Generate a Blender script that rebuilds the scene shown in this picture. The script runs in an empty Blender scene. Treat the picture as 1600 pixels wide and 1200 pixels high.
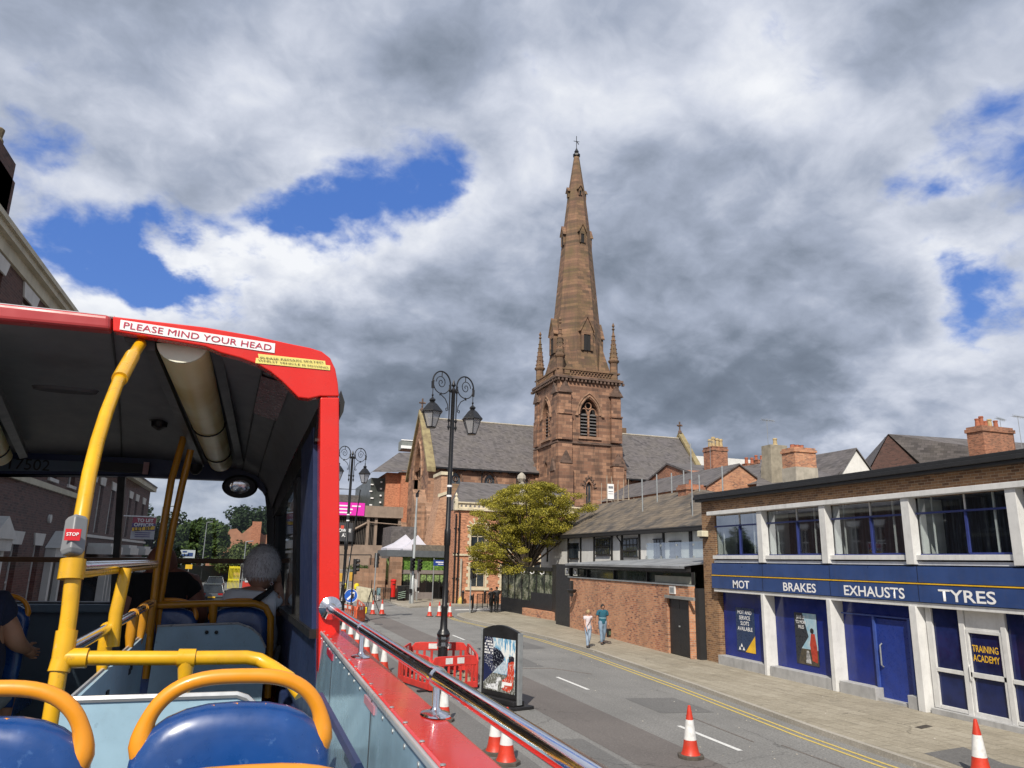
import bpy, bmesh, math, random
import numpy as np
from mathutils import Vector, Matrix
random.seed(7)
PI=math.pi
S=bpy.context.scene
# ---------------------------------------------------------------- camera
cam_data=bpy.data.cameras.new('camera'); cam=bpy.data.objects.new('camera',cam_data); S.collection.objects.link(cam)
cam_data.sensor_width=36; cam_data.lens=25.875; cam_data.clip_start=0.05; cam_data.clip_end=3000
cam.matrix_world=Matrix(((0.94765827,-0.09476583,-0.30489875,0),(-0.31856308,-0.21639026,-0.92287205,0),(0.02147961,0.97169681,-0.23525291,3.8),(0,0,0,1)))
S.camera=cam
# ---------------------------------------------------------------- exposure
S.view_settings.view_transform='Standard'; S.view_settings.look='None'; S.view_settings.exposure=0.12; S.view_settings.gamma=1
# ---------------------------------------------------------------- sun
SUN_EL=math.radians(43.5); SUN_AZ=math.radians(210)
sl=bpy.data.lights.new('sun','SUN'); sl.energy=4.6; sl.angle=math.radians(0.5); sl.color=(1,0.93,0.82)
so=bpy.data.objects.new('sun',sl); S.collection.objects.link(so)
sd=Vector((math.sin(SUN_AZ)*math.cos(SUN_EL),math.cos(SUN_AZ)*math.cos(SUN_EL),math.sin(SUN_EL)))
so.rotation_euler=sd.to_track_quat('Z','Y').to_euler()
# ---------------------------------------------------------------- node helper
class NT:
    def __init__(s,nt): s.nt=nt
    def n(s,t,**k):
        nd=s.nt.nodes.new(t)
        for a,b in k.items():
            if a.startswith('i_'): nd.inputs[int(a[2:])].default_value=b
            else: setattr(nd,a,b)
        return nd
    def l(s,a,b): s.nt.links.new(a,b)
    def val(s,sock,v):
        if isinstance(v,(int,float,tuple,list)): sock.default_value=v
        else: s.l(v,sock)
    def math(s,op,a,b=0.0,c=None,clamp=False):
        nd=s.n('ShaderNodeMath',operation=op,use_clamp=clamp); s.val(nd.inputs[0],a); s.val(nd.inputs[1],b)
        if c is not None: s.val(nd.inputs[2],c)
        return nd.outputs[0]
    def vm(s,op,a,b=(0,0,0)):
        nd=s.n('ShaderNodeVectorMath',operation=op); s.val(nd.inputs[0],a)
        if op=='SCALE': s.val(nd.inputs[3],b)
        else: s.val(nd.inputs[1],b)
        return nd.outputs[1] if op in('DOT_PRODUCT','LENGTH') else nd.outputs[0]
    def mr(s,v,a,b,c,d,kind='LINEAR'):
        nd=s.n('ShaderNodeMapRange',interpolation_type=kind); s.val(nd.inputs[0],v)
        for i,x in enumerate((a,b,c,d)): nd.inputs[i+1].default_value=x
        return nd.outputs[0]
    def mix(s,f,a,b,mode='MIX'):
        nd=s.n('ShaderNodeMix',data_type='RGBA',blend_type=mode); s.val(nd.inputs[0],f); s.val(nd.inputs[6],a if not isinstance(a,tuple) else (*a[:3],1)); s.val(nd.inputs[7],b if not isinstance(b,tuple) else (*b[:3],1))
        return nd.outputs[2]
    def noise(s,vec,scale,detail=4,rough=.55,dist=0.0,out=0):
        nd=s.n('ShaderNodeTexNoise'); s.l(vec,nd.inputs['Vector']) if vec is not None else None
        nd.inputs['Scale'].default_value=scale; nd.inputs['Detail'].default_value=detail; nd.inputs['Roughness'].default_value=rough; nd.inputs['Distortion'].default_value=dist
        return nd.outputs[out]
    def ramp(s,f,stops):
        nd=s.n('ShaderNodeValToRGB'); cr=nd.color_ramp
        while len(cr.elements)<len(stops): cr.elements.new(.5)
        for e,(p,c) in zip(cr.elements,stops): e.position=p; e.color=(*c[:3],1)
        s.l(f,nd.inputs[0]); return nd.outputs[0]
# ---------------------------------------------------------------- world: Nishita sky with broken cloud
W=bpy.data.worlds.new('World'); S.world=W; W.use_nodes=True; W.node_tree.nodes.clear()
w=NT(W.node_tree)
sky=w.n('ShaderNodeTexSky',sky_type='NISHITA',sun_disc=False,sun_elevation=SUN_EL,sun_rotation=SUN_AZ)
sky.air_density=1.0; sky.dust_density=0.3; sky.ozone_density=2.0
D=w.vm('NORMALIZE',w.n('ShaderNodeTexCoord').outputs['Generated'])
sep=w.n('ShaderNodeSeparateXYZ'); w.l(D,sep.inputs[0])
den=w.math('ADD',w.math('MAXIMUM',sep.outputs[2],0.0),0.45)
cx=w.math('DIVIDE',sep.outputs[0],den); cy=w.math('DIVIDE',sep.outputs[1],den)
cmb=w.n('ShaderNodeCombineXYZ'); w.l(cx,cmb.inputs[0]); w.l(cy,cmb.inputs[1]); PP=cmb.outputs[0]
warp=w.vm('ADD',w.vm('SCALE',w.vm('SUBTRACT',w.noise(PP,2.2,4,.6,out=1),(.5,.5,.5)),0.34),w.vm('SCALE',w.vm('SUBTRACT',w.noise(PP,7.5,5,.65,out=1),(.5,.5,.5)),0.12))
DW=w.vm('ADD',D,warp)
def blobs(lst):
    tot=None
    for d,r,a in lst:
        dist=w.vm('LENGTH',w.vm('SUBTRACT',DW,d))
        v=w.math('MULTIPLY',w.mr(dist,0.0,r,1,0,'SMOOTHSTEP'),a)
        tot=v if tot is None else w.math('ADD',tot,v)
    return tot
gap=blobs([((0.0782,0.8848,0.4593),.15,.60),((0.1699,0.8787,0.4461),.10,.48),((0.0154,0.8924,0.4511),.09,.40),((-0.0460,0.8927,0.4482),.08,.36),((-0.0964,0.8968,0.4319),.08,.34),((-0.1625,0.8907,0.4245),.10,.46),((-0.1498,0.9087,0.3896),.08,.38),((-0.2159,0.9165,0.3368),.13,.66),((-0.1013,0.9425,0.3186),.08,.62),((-0.1520,0.9322,0.3284),.07,.3),((-0.3003,0.8450,0.4425),.08,.45),((0.2905,0.7636,0.5766),.09,.44),((0.0956,0.7929,0.6018),.09,.34),((0.5167,0.5989,0.6118),.09,.34),((0.7273,0.4978,0.4725),.11,.40),((0.7298,0.5717,0.3748),.12,.46),((0.7786,0.5541,0.2945),.13,.66),((0.7040,0.6104,0.3630),.10,.34),((0.5126,0.7860,0.3457),.36,-.30),((-0.0679,0.8493,0.5235),.2,-.15),((0.2182,0.9389,0.2660),.34,-.3),((0.6027,0.7752,0.1892),.3,-.3)])
dark=blobs([((0.1380,0.9638,0.2281),.30,.95),((0.2313,0.9255,0.2999),.22,.45),((0.5704,0.7969,0.1989),.34,.80),((0.5208,0.7842,0.3373),.28,.50),((-0.1021,0.8579,0.5036),.20,.25),((-0.2450,0.8195,0.5181),.30,.50),((0.4319,0.7701,0.4694),.22,.35),((0.6481,0.5546,0.5219),.22,.35),((0.6232,0.6855,0.3765),.22,.35),((0.1902,0.8077,0.5581),.20,.35),((0.3509,0.8544,0.3833),.16,.35)])
lit=blobs([((-0.0243,0.9234,0.3831),.14,.75),((0.0875,0.9184,0.3858),.18,.65),((-0.0904,0.9280,0.3614),.12,.4),((-0.1761,0.9415,0.2873),.16,.9),((-0.0763,0.9546,0.2880),.10,.4),((-0.2723,0.8590,0.4335),.18,.45),((-0.1224,0.8616,0.4927),.20,.30),((0.4772,0.6576,0.5830),.22,.55),((0.5248,0.5986,0.6052),.16,.35),((0.7463,0.5748,0.3356),.12,.7),((0.7035,0.6601,0.2632),.16,.45),((0.6762,0.7113,0.1919),.08,.6),((0.2684,0.8551,0.4435),.18,.55),((0.0243,0.8613,0.5076),.20,.45),((0.3184,0.7780,0.5417),.16,.5),((0.5175,0.7959,0.3142),.06,.55),((0.7872,0.5787,0.2130),.12,.4),((0.7145,0.5607,0.4184),.14,.35),((0.6174,0.6492,0.4442),.2,.35),((-0.0487,0.9987,0.0140),.30,.5)])
PX=w.vm('ADD',PP,w.vm('SCALE',w.vm('SUBTRACT',w.noise(PP,5.0,3,.6,out=1),(.5,.5,.5)),.10))
n1=w.noise(PX,1.9,4,.55); n2=w.noise(PX,4.2,7,.56); n2b=w.noise(w.vm('ADD',PX,(-.032,-.055,0)),4.2,7,.56)
n4=w.noise(PX,11.0,5,.62)
nn=w.math('ADD',w.math('MULTIPLY',n1,.40),w.math('ADD',w.math('MULTIPLY',n2,.38),w.math('MULTIPLY',n4,.27)))
cov=w.math('SUBTRACT',w.math('MULTIPLY_ADD',w.math('SUBTRACT',nn,.5),2.7,.62),gap)
alpha=w.mr(cov,.02,.50,0,1,'SMOOTHSTEP')
rel=w.math('MULTIPLY',w.math('SUBTRACT',n2,n2b),1.05)
lum=w.math('ADD',w.math('MULTIPLY',w.math('SUBTRACT',n1,.5),-.45),w.math('MULTIPLY',w.math('SUBTRACT',n4,.5),.14))
lum=w.math('ADD',w.math('ADD',lum,rel),.565)
lum=w.math('ADD',w.math('SUBTRACT',lum,w.math('MULTIPLY',dark,.255)),w.math('MULTIPLY',lit,.43))
lum=w.math('ADD',lum,w.mr(cov,.20,.60,.07,-.01))
ccol=w.ramp(lum,[(0,(.13,.16,.21)),(.25,(.205,.245,.315)),(.5,(.38,.43,.54)),(.75,(.64,.68,.78)),(1,(.90,.92,.96))])
skyc=w.mix(.65,sky.outputs[0],(.40,1.35,5.0))
bg1=w.n('ShaderNodeBackground'); w.l(skyc,bg1.inputs[0]); bg1.inputs[1].default_value=.12
bg2=w.n('ShaderNodeBackground'); w.l(ccol,bg2.inputs[0]); bg2.inputs[1].default_value=.93
mx=w.n('ShaderNodeMixShader'); w.l(alpha,mx.inputs[0]); w.l(bg1.outputs[0],mx.inputs[1]); w.l(bg2.outputs[0],mx.inputs[2])
wo=w.n('ShaderNodeOutputWorld'); w.l(mx.outputs[0],wo.inputs[0])
# ---------------------------------------------------------------- materials
def newmat(name):
    m=bpy.data.materials.new(name); m.use_nodes=True; t=NT(m.node_tree); b=m.node_tree.nodes['Principled BSDF']; return m,t,b
MC={}
def paint(name,c,rough=.5,metal=0.0,var=.12,vs=3.0,bump=0.0,bs=60,coat=0.0,c2=None,stain=0.0,wear=0.0,ws=40,wc=None,dirt=0.0):
    if name in MC: return MC[name]
    m,t,b=newmat(name); pos=t.n('ShaderNodeNewGeometry').outputs['Position']
    f=t.noise(pos,vs,5,.6)
    c2=c2 or tuple(x*(1-2*var) for x in c)
    col=t.ramp(f,[(.3,c2),(.62,c)])
    if stain:
        sm=t.n('ShaderNodeMapping'); t.l(pos,sm.inputs[0]); sm.inputs[3].default_value=(3,3,.5)
        sf=t.mr(t.noise(sm.outputs[0],1.4,6,.7),.5,.72,0,stain)
        col=t.mix(sf,col,tuple(x*.35+.02 for x in c))
    if dirt:
        df=t.mr(t.noise(pos,7,7,.75),.50,.72,0,dirt); col=t.mix(df,col,(.10,.085,.07))
    if wear:
        wm=t.n('ShaderNodeMapping'); t.l(pos,wm.inputs[0]); wm.inputs[2].default_value=(.4,.7,.3); wm.inputs[3].default_value=(1,.25,1)
        wf=t.mr(t.noise(wm.outputs[0],ws,5,.7),.62,.68,0,wear); col=t.mix(wf,col,wc or tuple(x*.4+.03 for x in c))
        wf2=t.mr(t.noise(pos,ws*.35,6,.72),.66,.69,0,wear*.8); col=t.mix(wf2,col,wc or tuple(min(1,x*.5+.25) for x in c))
    t.l(col,b.inputs['Base Color']); b.inputs['Roughness'].default_value=rough; b.inputs['Metallic'].default_value=metal
    if coat: b.inputs['Coat Weight'].default_value=coat; b.inputs['Coat Roughness'].default_value=.08
    rf=t.mr(t.noise(pos,vs*4,4,.6),.3,.7,max(rough-.08,0.02),min(rough+.1,1)); t.l(rf,b.inputs['Roughness'])
    if bump:
        bp=t.n('ShaderNodeBump'); bp.inputs[0].default_value=bump; bp.inputs[1].default_value=.02; t.l(t.noise(pos,bs,4,.6),bp.inputs[2]); t.l(bp.outputs[0],b.inputs['Normal'])
    MC[name]=m; return m
def brick(name,c1,c2,mortar,bw=.225,bh=.075,ms=.012,blot=.5,blotc=None,bump=.5,offs=.5,rough=.85,dirt=.0,bs=0.6,var=1.0,c3=None,c4=None):
    if name in MC: return MC[name]
    m,t,b=newmat(name); pos=t.n('ShaderNodeNewGeometry').outputs['Position']
    sp=t.n('ShaderNodeSeparateXYZ'); t.l(pos,sp.inputs[0]); M=t.math
    uu=M('ADD',sp.outputs[0],sp.outputs[1]); vv=M('DIVIDE',sp.outputs[2],bh); row=M('FLOOR',vv)
    ux=M('ADD',M('DIVIDE',uu,bw),M('MULTIPLY',M('MODULO',row,2.0),.5)); colm=M('FLOOR',ux)
    wn=t.n('ShaderNodeTexWhiteNoise',noise_dimensions='2D'); cb=t.n('ShaderNodeCombineXYZ'); t.l(colm,cb.inputs[0]); t.l(row,cb.inputs[1]); t.l(cb.outputs[0],wn.inputs[0])
    c3=c3 or tuple(x*.62 for x in c2); c4=c4 or tuple(min(1,x*1.22) for x in c1)
    bc=t.ramp(wn.outputs[0],[(0,c3),(.28,c2),(.30,c2),(.60,c1),(1,c4)])
    f=t.mr(t.noise(pos,bs,6,.62),.38,.66,0,blot)
    col=t.mix(f,bc,blotc or tuple(x*.5 for x in c1))
    fu=M('FRACT',ux); fv=M('FRACT',vv)
    eu=M('MINIMUM',fu,M('SUBTRACT',1.0,fu)); ev=M('MINIMUM',fv,M('SUBTRACT',1.0,fv))
    mor=M('MAXIMUM',M('LESS_THAN',eu,ms/bw*.5),M('LESS_THAN',ev,ms/bh*.5))
    col=t.mix(mor,col,mortar)
    col=t.mix(.5,col,t.ramp(t.noise(pos,9,4,.7),[(.3,(.72,.7,.68)),(.7,(1.2,1.2,1.2))]),'MULTIPLY')
    if dirt:
        mp2=t.n('ShaderNodeMapping'); t.l(pos,mp2.inputs[0]); mp2.inputs[3].default_value=(.8,.8,.12)
        col=t.mix(t.mr(t.noise(mp2.outputs[0],1.2,6,.7),.48,.72,0,dirt),col,(.03,.026,.022))
    t.l(col,b.inputs['Base Color']); b.inputs['Roughness'].default_value=rough
    bp=t.n('ShaderNodeBump'); bp.inputs[0].default_value=bump; bp.inputs[1].default_value=.01
    t.l(M('SUBTRACT',t.noise(pos,30,3,.6),mor),bp.inputs[2]); t.l(bp.outputs[0],b.inputs['Normal'])
    MC[name]=m; return m
def glassy(name,c=(.012,.016,.02),rough=.04,spec=.6,curt=None):
    if name in MC: return MC[name]
    m,t,b=newmat(name); b.inputs['Base Color'].default_value=(*c,1); b.inputs['Roughness'].default_value=rough; b.inputs['Specular IOR Level'].default_value=spec
    pos=t.n('ShaderNodeNewGeometry').outputs['Position']
    bp=t.n('ShaderNodeBump'); bp.inputs[0].default_value=.12; bp.inputs[1].default_value=.02; t.l(t.noise(pos,1.6,2,.5),bp.inputs[2]); t.l(bp.outputs[0],b.inputs['Normal'])
    col=t.ramp(t.noise(pos,1.1,4,.6),[(.35,c),(.7,tuple(x*3+.012 for x in c))]); t.l(col,b.inputs['Base Color'])
    MC[name]=m; return m
def clear(name,tint=(.9,.93,.93),refl=.12,rough=.03):
    if name in MC: return MC[name]
    m=bpy.data.materials.new(name); m.use_nodes=True; m.node_tree.nodes.clear(); t=NT(m.node_tree)
    tr=t.n('ShaderNodeBsdfTransparent'); tr.inputs[0].default_value=(*tint,1)
    gl=t.n('ShaderNodeBsdfGlossy'); gl.inputs['Roughness'].default_value=rough; gl.inputs['Color'].default_value=(.9,.95,1,1)
    fr=t.n('ShaderNodeFresnel'); fr.inputs[0].default_value=1.45
    f=t.math('MINIMUM',t.math('MULTIPLY',fr.outputs[0],refl*8),.6)
    x=t.n('ShaderNodeMixShader'); t.l(f,x.inputs[0]); t.l(tr.outputs[0],x.inputs[1]); t.l(gl.outputs[0],x.inputs[2])
    o=t.n('ShaderNodeOutputMaterial'); t.l(x.outputs[0],o.inputs[0]); MC[name]=m; return m
# ---------------------------------------------------------------- mesh builder
COL=S.collection
class MB:
    def __init__(s): s.v=[]; s.f=[]; s.m=[]
    def add(s,vs,fs,mi=0):
        o=len(s.v); s.v+= [tuple(p) for p in vs]; s.f+=[tuple(i+o for i in f) for f in fs]; s.m+=[mi]*len(fs); return s
    def box(s,a,b,mi=0,rz=0.0,c=None):
        x0,x1=sorted((a[0],b[0])); y0,y1=sorted((a[1],b[1])); z0,z1=sorted((a[2],b[2]))
        vs=[(x,y,z) for z in(z0,z1) for x,y in((x0,y0),(x1,y0),(x1,y1),(x0,y1))]
        if rz:
            cc=c or ((x0+x1)/2,(y0+y1)/2); cs,sn=math.cos(rz),math.sin(rz)
            vs=[(cc[0]+(x-cc[0])*cs-(y-cc[1])*sn,cc[1]+(x-cc[0])*sn+(y-cc[1])*cs,z) for x,y,z in vs]
        return s.add(vs,[(3,2,1,0),(4,5,6,7),(0,1,5,4),(1,2,6,5),(2,3,7,6),(3,0,4,7)],mi)
    def ubox(s,O,u,n,uu,nn,zz,mi=0):
        # box in a frame: O origin, u along-wall unit (2D), n outward unit (2D)
        vs=[]
        for z in zz:
            for a,b in((uu[0],nn[0]),(uu[1],nn[0]),(uu[1],nn[1]),(uu[0],nn[1])):
                vs.append((O[0]+u[0]*a+n[0]*b,O[1]+u[1]*a+n[1]*b,z))
        return s.add(vs,[(3,2,1,0),(4,5,6,7),(0,1,5,4),(1,2,6,5),(2,3,7,6),(3,0,4,7)],mi)
    def prism(s,poly,d,mi=0):
        # poly: list of 3D pts, extruded by vector d
        n=len(poly); p2=[(p[0]+d[0],p[1]+d[1],p[2]+d[2]) for p in poly]
        return s.add(list(poly)+p2,[tuple(range(n))[::-1],tuple(range(n,2*n))]+[(i,(i+1)%n,(i+1)%n+n,i+n) for i in range(n)],mi)
    def poly(s,pts,mi=0): return s.add(pts,[tuple(range(len(pts)))],mi)
    def tube(s,path,r,seg=10,mi=0,closed=False,cap=True):
        P=[Vector(p) for p in path]; n=len(P)
        rs=r if isinstance(r,(list,tuple)) else [r]*n
        ref=None; vs=[]
        for i in range(n):
            if closed: t=(P[(i+1)%n]-P[i-1])
            else: t=(P[min(i+1,n-1)]-P[max(i-1,0)])
            t.normalize()
            if ref is None:
                ref=t.cross(Vector((0,0,1)) if abs(t.z)<.9 else Vector((1,0,0))).normalized()
            else: ref=(ref-t*ref.dot(t)).normalized()
            bi=t.cross(ref)
            for k in range(seg):
                a=2*PI*k/seg; q=P[i]+(ref*math.cos(a)+bi*math.sin(a))*rs[i]; vs.append(q)
        fs=[]
        for i in range(n if closed else n-1):
            j=(i+1)%n
            for k in range(seg):
                k2=(k+1)%seg; fs.append((i*seg+k,i*seg+k2,j*seg+k2,j*seg+k))
        if cap and not closed: fs+=[tuple(range(seg))[::-1],tuple(range((n-1)*seg,n*seg))]
        return s.add(vs,fs,mi)
    def lathe(s,prof,o=(0,0,0),seg=16,mi=0,rot=0.0,axis=None,sx=1,sy=1):
        vs=[]; n=len(prof)
        M=None
        if axis is not None: M=Vector(axis).to_track_quat('Z','Y').to_matrix()
        for r,z in prof:
            for k in range(seg):
                a=2*PI*k/seg+rot; p=Vector((r*math.cos(a)*sx,r*math.sin(a)*sy,z))
                if M: p=M@p
                vs.append((o[0]+p.x,o[1]+p.y,o[2]+p.z))
        fs=[(i*seg+k,i*seg+(k+1)%seg,(i+1)*seg+(k+1)%seg,(i+1)*seg+k) for i in range(n-1) for k in range(seg)]
        fs+=[tuple(range(seg))[::-1],tuple(range((n-1)*seg,n*seg))]
        return s.add(vs,fs,mi)
    def sheet(s,pts,z,th=0.0,mi=0):
        if th: return s.prism([(p[0],p[1],z-th) for p in pts],(0,0,th),mi)
        return s.poly([(p[0],p[1],z) for p in pts],mi)
    def build(s,name,mat,parent=None,smooth=False,bevel=0,bseg=2,angle=35):
        me=bpy.data.meshes.new(name); me.from_pydata(s.v,[],s.f)
        for m in (mat if isinstance(mat,(list,tuple)) else [mat]): me.materials.append(m)
        if any(s.m): me.polygons.foreach_set('material_index',s.m)
        bm=bmesh.new(); bm.from_mesh(me); bmesh.ops.recalc_face_normals(bm,faces=bm.faces); bm.to_mesh(me); bm.free()
        if smooth:
            me.polygons.foreach_set('use_smooth',[True]*len(me.polygons)); me.set_sharp_from_angle(angle=math.radians(angle))
        me.update()
        o=bpy.data.objects.new(name,me); COL.objects.link(o)
        if bevel:
            md=o.modifiers.new('bevel','BEVEL'); md.width=bevel; md.segments=bseg; md.limit_method='ANGLE'; md.angle_limit=math.radians(40)
        if parent is not None:
            o.parent=parent
            L=loc_of(parent); o.location=(-L[0],-L[1],-L[2])
        return o
def loc_of(o):
    v=Vector((0,0,0))
    while o is not None: v+=o.location; o=o.parent
    return v
def tag(o,label=None,cat=None,group=None,kind=None):
    if label: o['label']=label
    if cat: o['category']=cat
    if group: o['group']=group
    if kind: o['kind']=kind
    return o
def thing(name,label,cat,loc=(0,0,0),group=None):
    o=bpy.data.objects.new(name,None); COL.objects.link(o); o.location=loc; o.empty_display_size=.2
    return tag(o,label,cat,group)
def move_copy(root,loc,rz=0,label=None,scale=None):
    def cp(o,par):
        c=o.copy(); COL.objects.link(c)
        if par is not None: c.parent=par
        for ch in [q for q in kids.get(o.name,[])]: cp(ch,c)
        return c
    kids={}
    for q in bpy.data.objects:
        if q.parent: kids.setdefault(q.parent.name,[]).append(q)
    r=cp(root,None); r.location=loc; r.rotation_euler=(0,0,rz)
    if scale: r.scale=(scale,)*3
    if label: r['label']=label
    return r
def struct(name,mb,mat,**k):
    o=mb.build(name,mat,**k); o['kind']='structure'; return o
def text_mesh(body,width,O,u,up,mat,parent,name='lettering',height=None,ext=.002,bold=.0,n=None,align='c',maxh=None):
    cu=bpy.data.curves.new('t','FONT'); cu.body=body; cu.size=1; cu.extrude=0; cu.offset=bold; cu.resolution_u=3
    cu.align_x='CENTER'; cu.space_line=1.0
    ob=bpy.data.objects.new('t',cu); COL.objects.link(ob); dg=bpy.context.evaluated_depsgraph_get(); dg.update()
    me=bpy.data.meshes.new_from_object(ob.evaluated_get(dg)); bpy.data.objects.remove(ob); bpy.data.curves.remove(cu)
    xs=[v.co.x for v in me.vertices]; ys=[v.co.y for v in me.vertices]
    x0,x1,y0,y1=min(xs),max(xs),min(ys),max(ys); sx=width/(x1-x0); sy=(height/(y1-y0)) if height else sx
    u=Vector(u).normalized(); up=Vector(up).normalized(); O=Vector(O)
    for v in me.vertices:
        a=(v.co.x-(x0+x1)/2)*sx; b_=(v.co.y-(y0+y1)/2)*sy; v.co=O+u*a+up*b_
    me.materials.clear(); me.materials.append(mat)
    o=bpy.data.objects.new(name,me); me.name=name; COL.objects.link(o)
    if parent is not None:
        o.parent=parent; L=loc_of(parent); o.location=(-L[0],-L[1],-L[2])
    return o
# facade with real openings. O: bottom-left corner (3D), u: along unit 2D, n: outward unit 2D
def arch_pts(u0,u1,v0,v1,kind,spring,N=8):
    if kind is None: return [(u0,v0),(u1,v0),(u1,v1),(u0,v1)]
    pts=[(u0,v0),(u1,v0)]; w_=u1-u0; h=v1-spring; cm=(u0+u1)/2
    if kind=='round':
        for i in range(0,2*N+1):
            a=PI*i/(2*N); pts.append((cm+math.cos(a)*w_/2,spring+math.sin(a)*h))
    elif kind=='seg':
        for i in range(0,2*N+1):
            x=u1-w_*i/(2*N); q=(x-cm)/(w_/2); pts.append((x,spring+h*(1-q*q)))
    else:
        for i in range(0,N+1):
            t=i/N; pts.append((u1-(w_/2)*(1-math.cos(t*PI/3))*2,spring+h*math.sin(t*PI/3)/math.sin(PI/3)))
        for i in range(N-1,-1,-1):
            t=i/N; pts.append((u0+(w_/2)*(1-math.cos(t*PI/3))*2,spring+h*math.sin(t*PI/3)/math.sin(PI/3)))
    return pts
class Fac:
    def __init__(s,O,u,n): s.O=O; s.u=Vector((u[0],u[1],0)).normalized(); s.n=Vector((n[0],n[1],0)).normalized()
    def p(s,u,v,d=0.0): # d inward
        return (s.O[0]+s.u.x*u-s.n.x*d, s.O[1]+s.u.y*u-s.n.y*d, s.O[2]+v)
    def wall(s,mb,W_,H_,holes,depth=.2,mi=0,rmi=None,u00=0,v00=0):
        us=sorted({u00,W_}|{h[0] for h in holes}|{h[1] for h in holes}); vs=sorted({v00,H_}|{h[2] for h in holes}|{h[3] for h in holes})
        for i in range(len(us)-1):
            for j in range(len(vs)-1):
                cu,cv=(us[i]+us[i+1])/2,(vs[j]+vs[j+1])/2
                if any(h[0]<cu<h[1] and h[2]<cv<h[3] for h in holes): continue
                mb.poly([s.p(us[i],vs[j]),s.p(us[i+1],vs[j]),s.p(us[i+1],vs[j+1]),s.p(us[i],vs[j+1])],mi)
        for h in holes:
            kind=h[4] if len(h)>4 else None; spring=h[5] if len(h)>5 else h[3]
            out=arch_pts(h[0],h[1],h[2],h[3],kind,spring)
            dd=h[6] if len(h)>6 else depth
            n=len(out)
            for i in range(n):
                a,b=out[i],out[(i+1)%n]; mb.poly([s.p(*a),s.p(*b),s.p(b[0],b[1],dd),s.p(a[0],a[1],dd)],mi if rmi is None else rmi)
            if kind:
                arc=out[2:]; cm=(h[0]+h[1])/2
                R=[q for q in arc if q[0]>=cm-1e-6]; Lq=[q for q in arc if q[0]<=cm+1e-6]
                if abs(R[0][1]-spring)<1e-5:
                    for i in range(len(R)-1): mb.poly([s.p(h[1],h[3]),s.p(*R[i+1]),s.p(*R[i])],mi)
                    for i in range(len(Lq)-1): mb.poly([s.p(h[0],h[3]),s.p(*Lq[i+1]),s.p(*Lq[i])],mi)
    def box(s,mb,u,v,d,mi=0): # u,v ranges, d range: positive = proud of wall
        vs=[]
        for z in v:
            for a,b in((u[0],d[0]),(u[1],d[0]),(u[1],d[1]),(u[0],d[1])): vs.append(s.p(a,z,-b))
        mb.add(vs,[(3,2,1,0),(4,5,6,7),(0,1,5,4),(1,2,6,5),(2,3,7,6),(3,0,4,7)],mi)
    def window(s,par,h,depth,glass,framem,bars_u=(),bars_v=(),fw=.05,name='window',fd=.04,outer=True):
        kind=h[4] if len(h)>4 else None; spring=h[5] if len(h)>5 else h[3]
        out=arch_pts(h[0],h[1],h[2],h[3],kind,spring)
        g=MB(); g.poly([s.p(a,b,depth) for a,b in out]); go=g.build(name,glass,par)
        f=MB()
        if outer:
            if kind is None:
                s.box(f,(h[0],h[0]+fw),(h[2],h[3]),(-depth+.003,-depth+fd)); s.box(f,(h[1]-fw,h[1]),(h[2],h[3]),(-depth+.003,-depth+fd))
                s.box(f,(h[0]+fw,h[1]-fw),(h[2],h[2]+fw),(-depth+.003,-depth+fd)); s.box(f,(h[0]+fw,h[1]-fw),(h[3]-fw,h[3]),(-depth+.003,-depth+fd))
            else:
                f.tube([s.p(a,b,depth-.02) for a,b in out],fw*.6,4,closed=True)
        for x in bars_u: s.box(f,(x-fw*.4,x+fw*.4),(h[2]+fw,(h[3] if kind is None else (spring+h[3])/2)-fw),(-depth+.004,-depth+fd-.004))
        for y in bars_v: s.box(f,(h[0]+fw,h[1]-fw),(y-fw*.4,y+fw*.4),(-depth+.002,-depth+fd+.003))
        if f.v: f.build('frame',framem,go)
        return go
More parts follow.
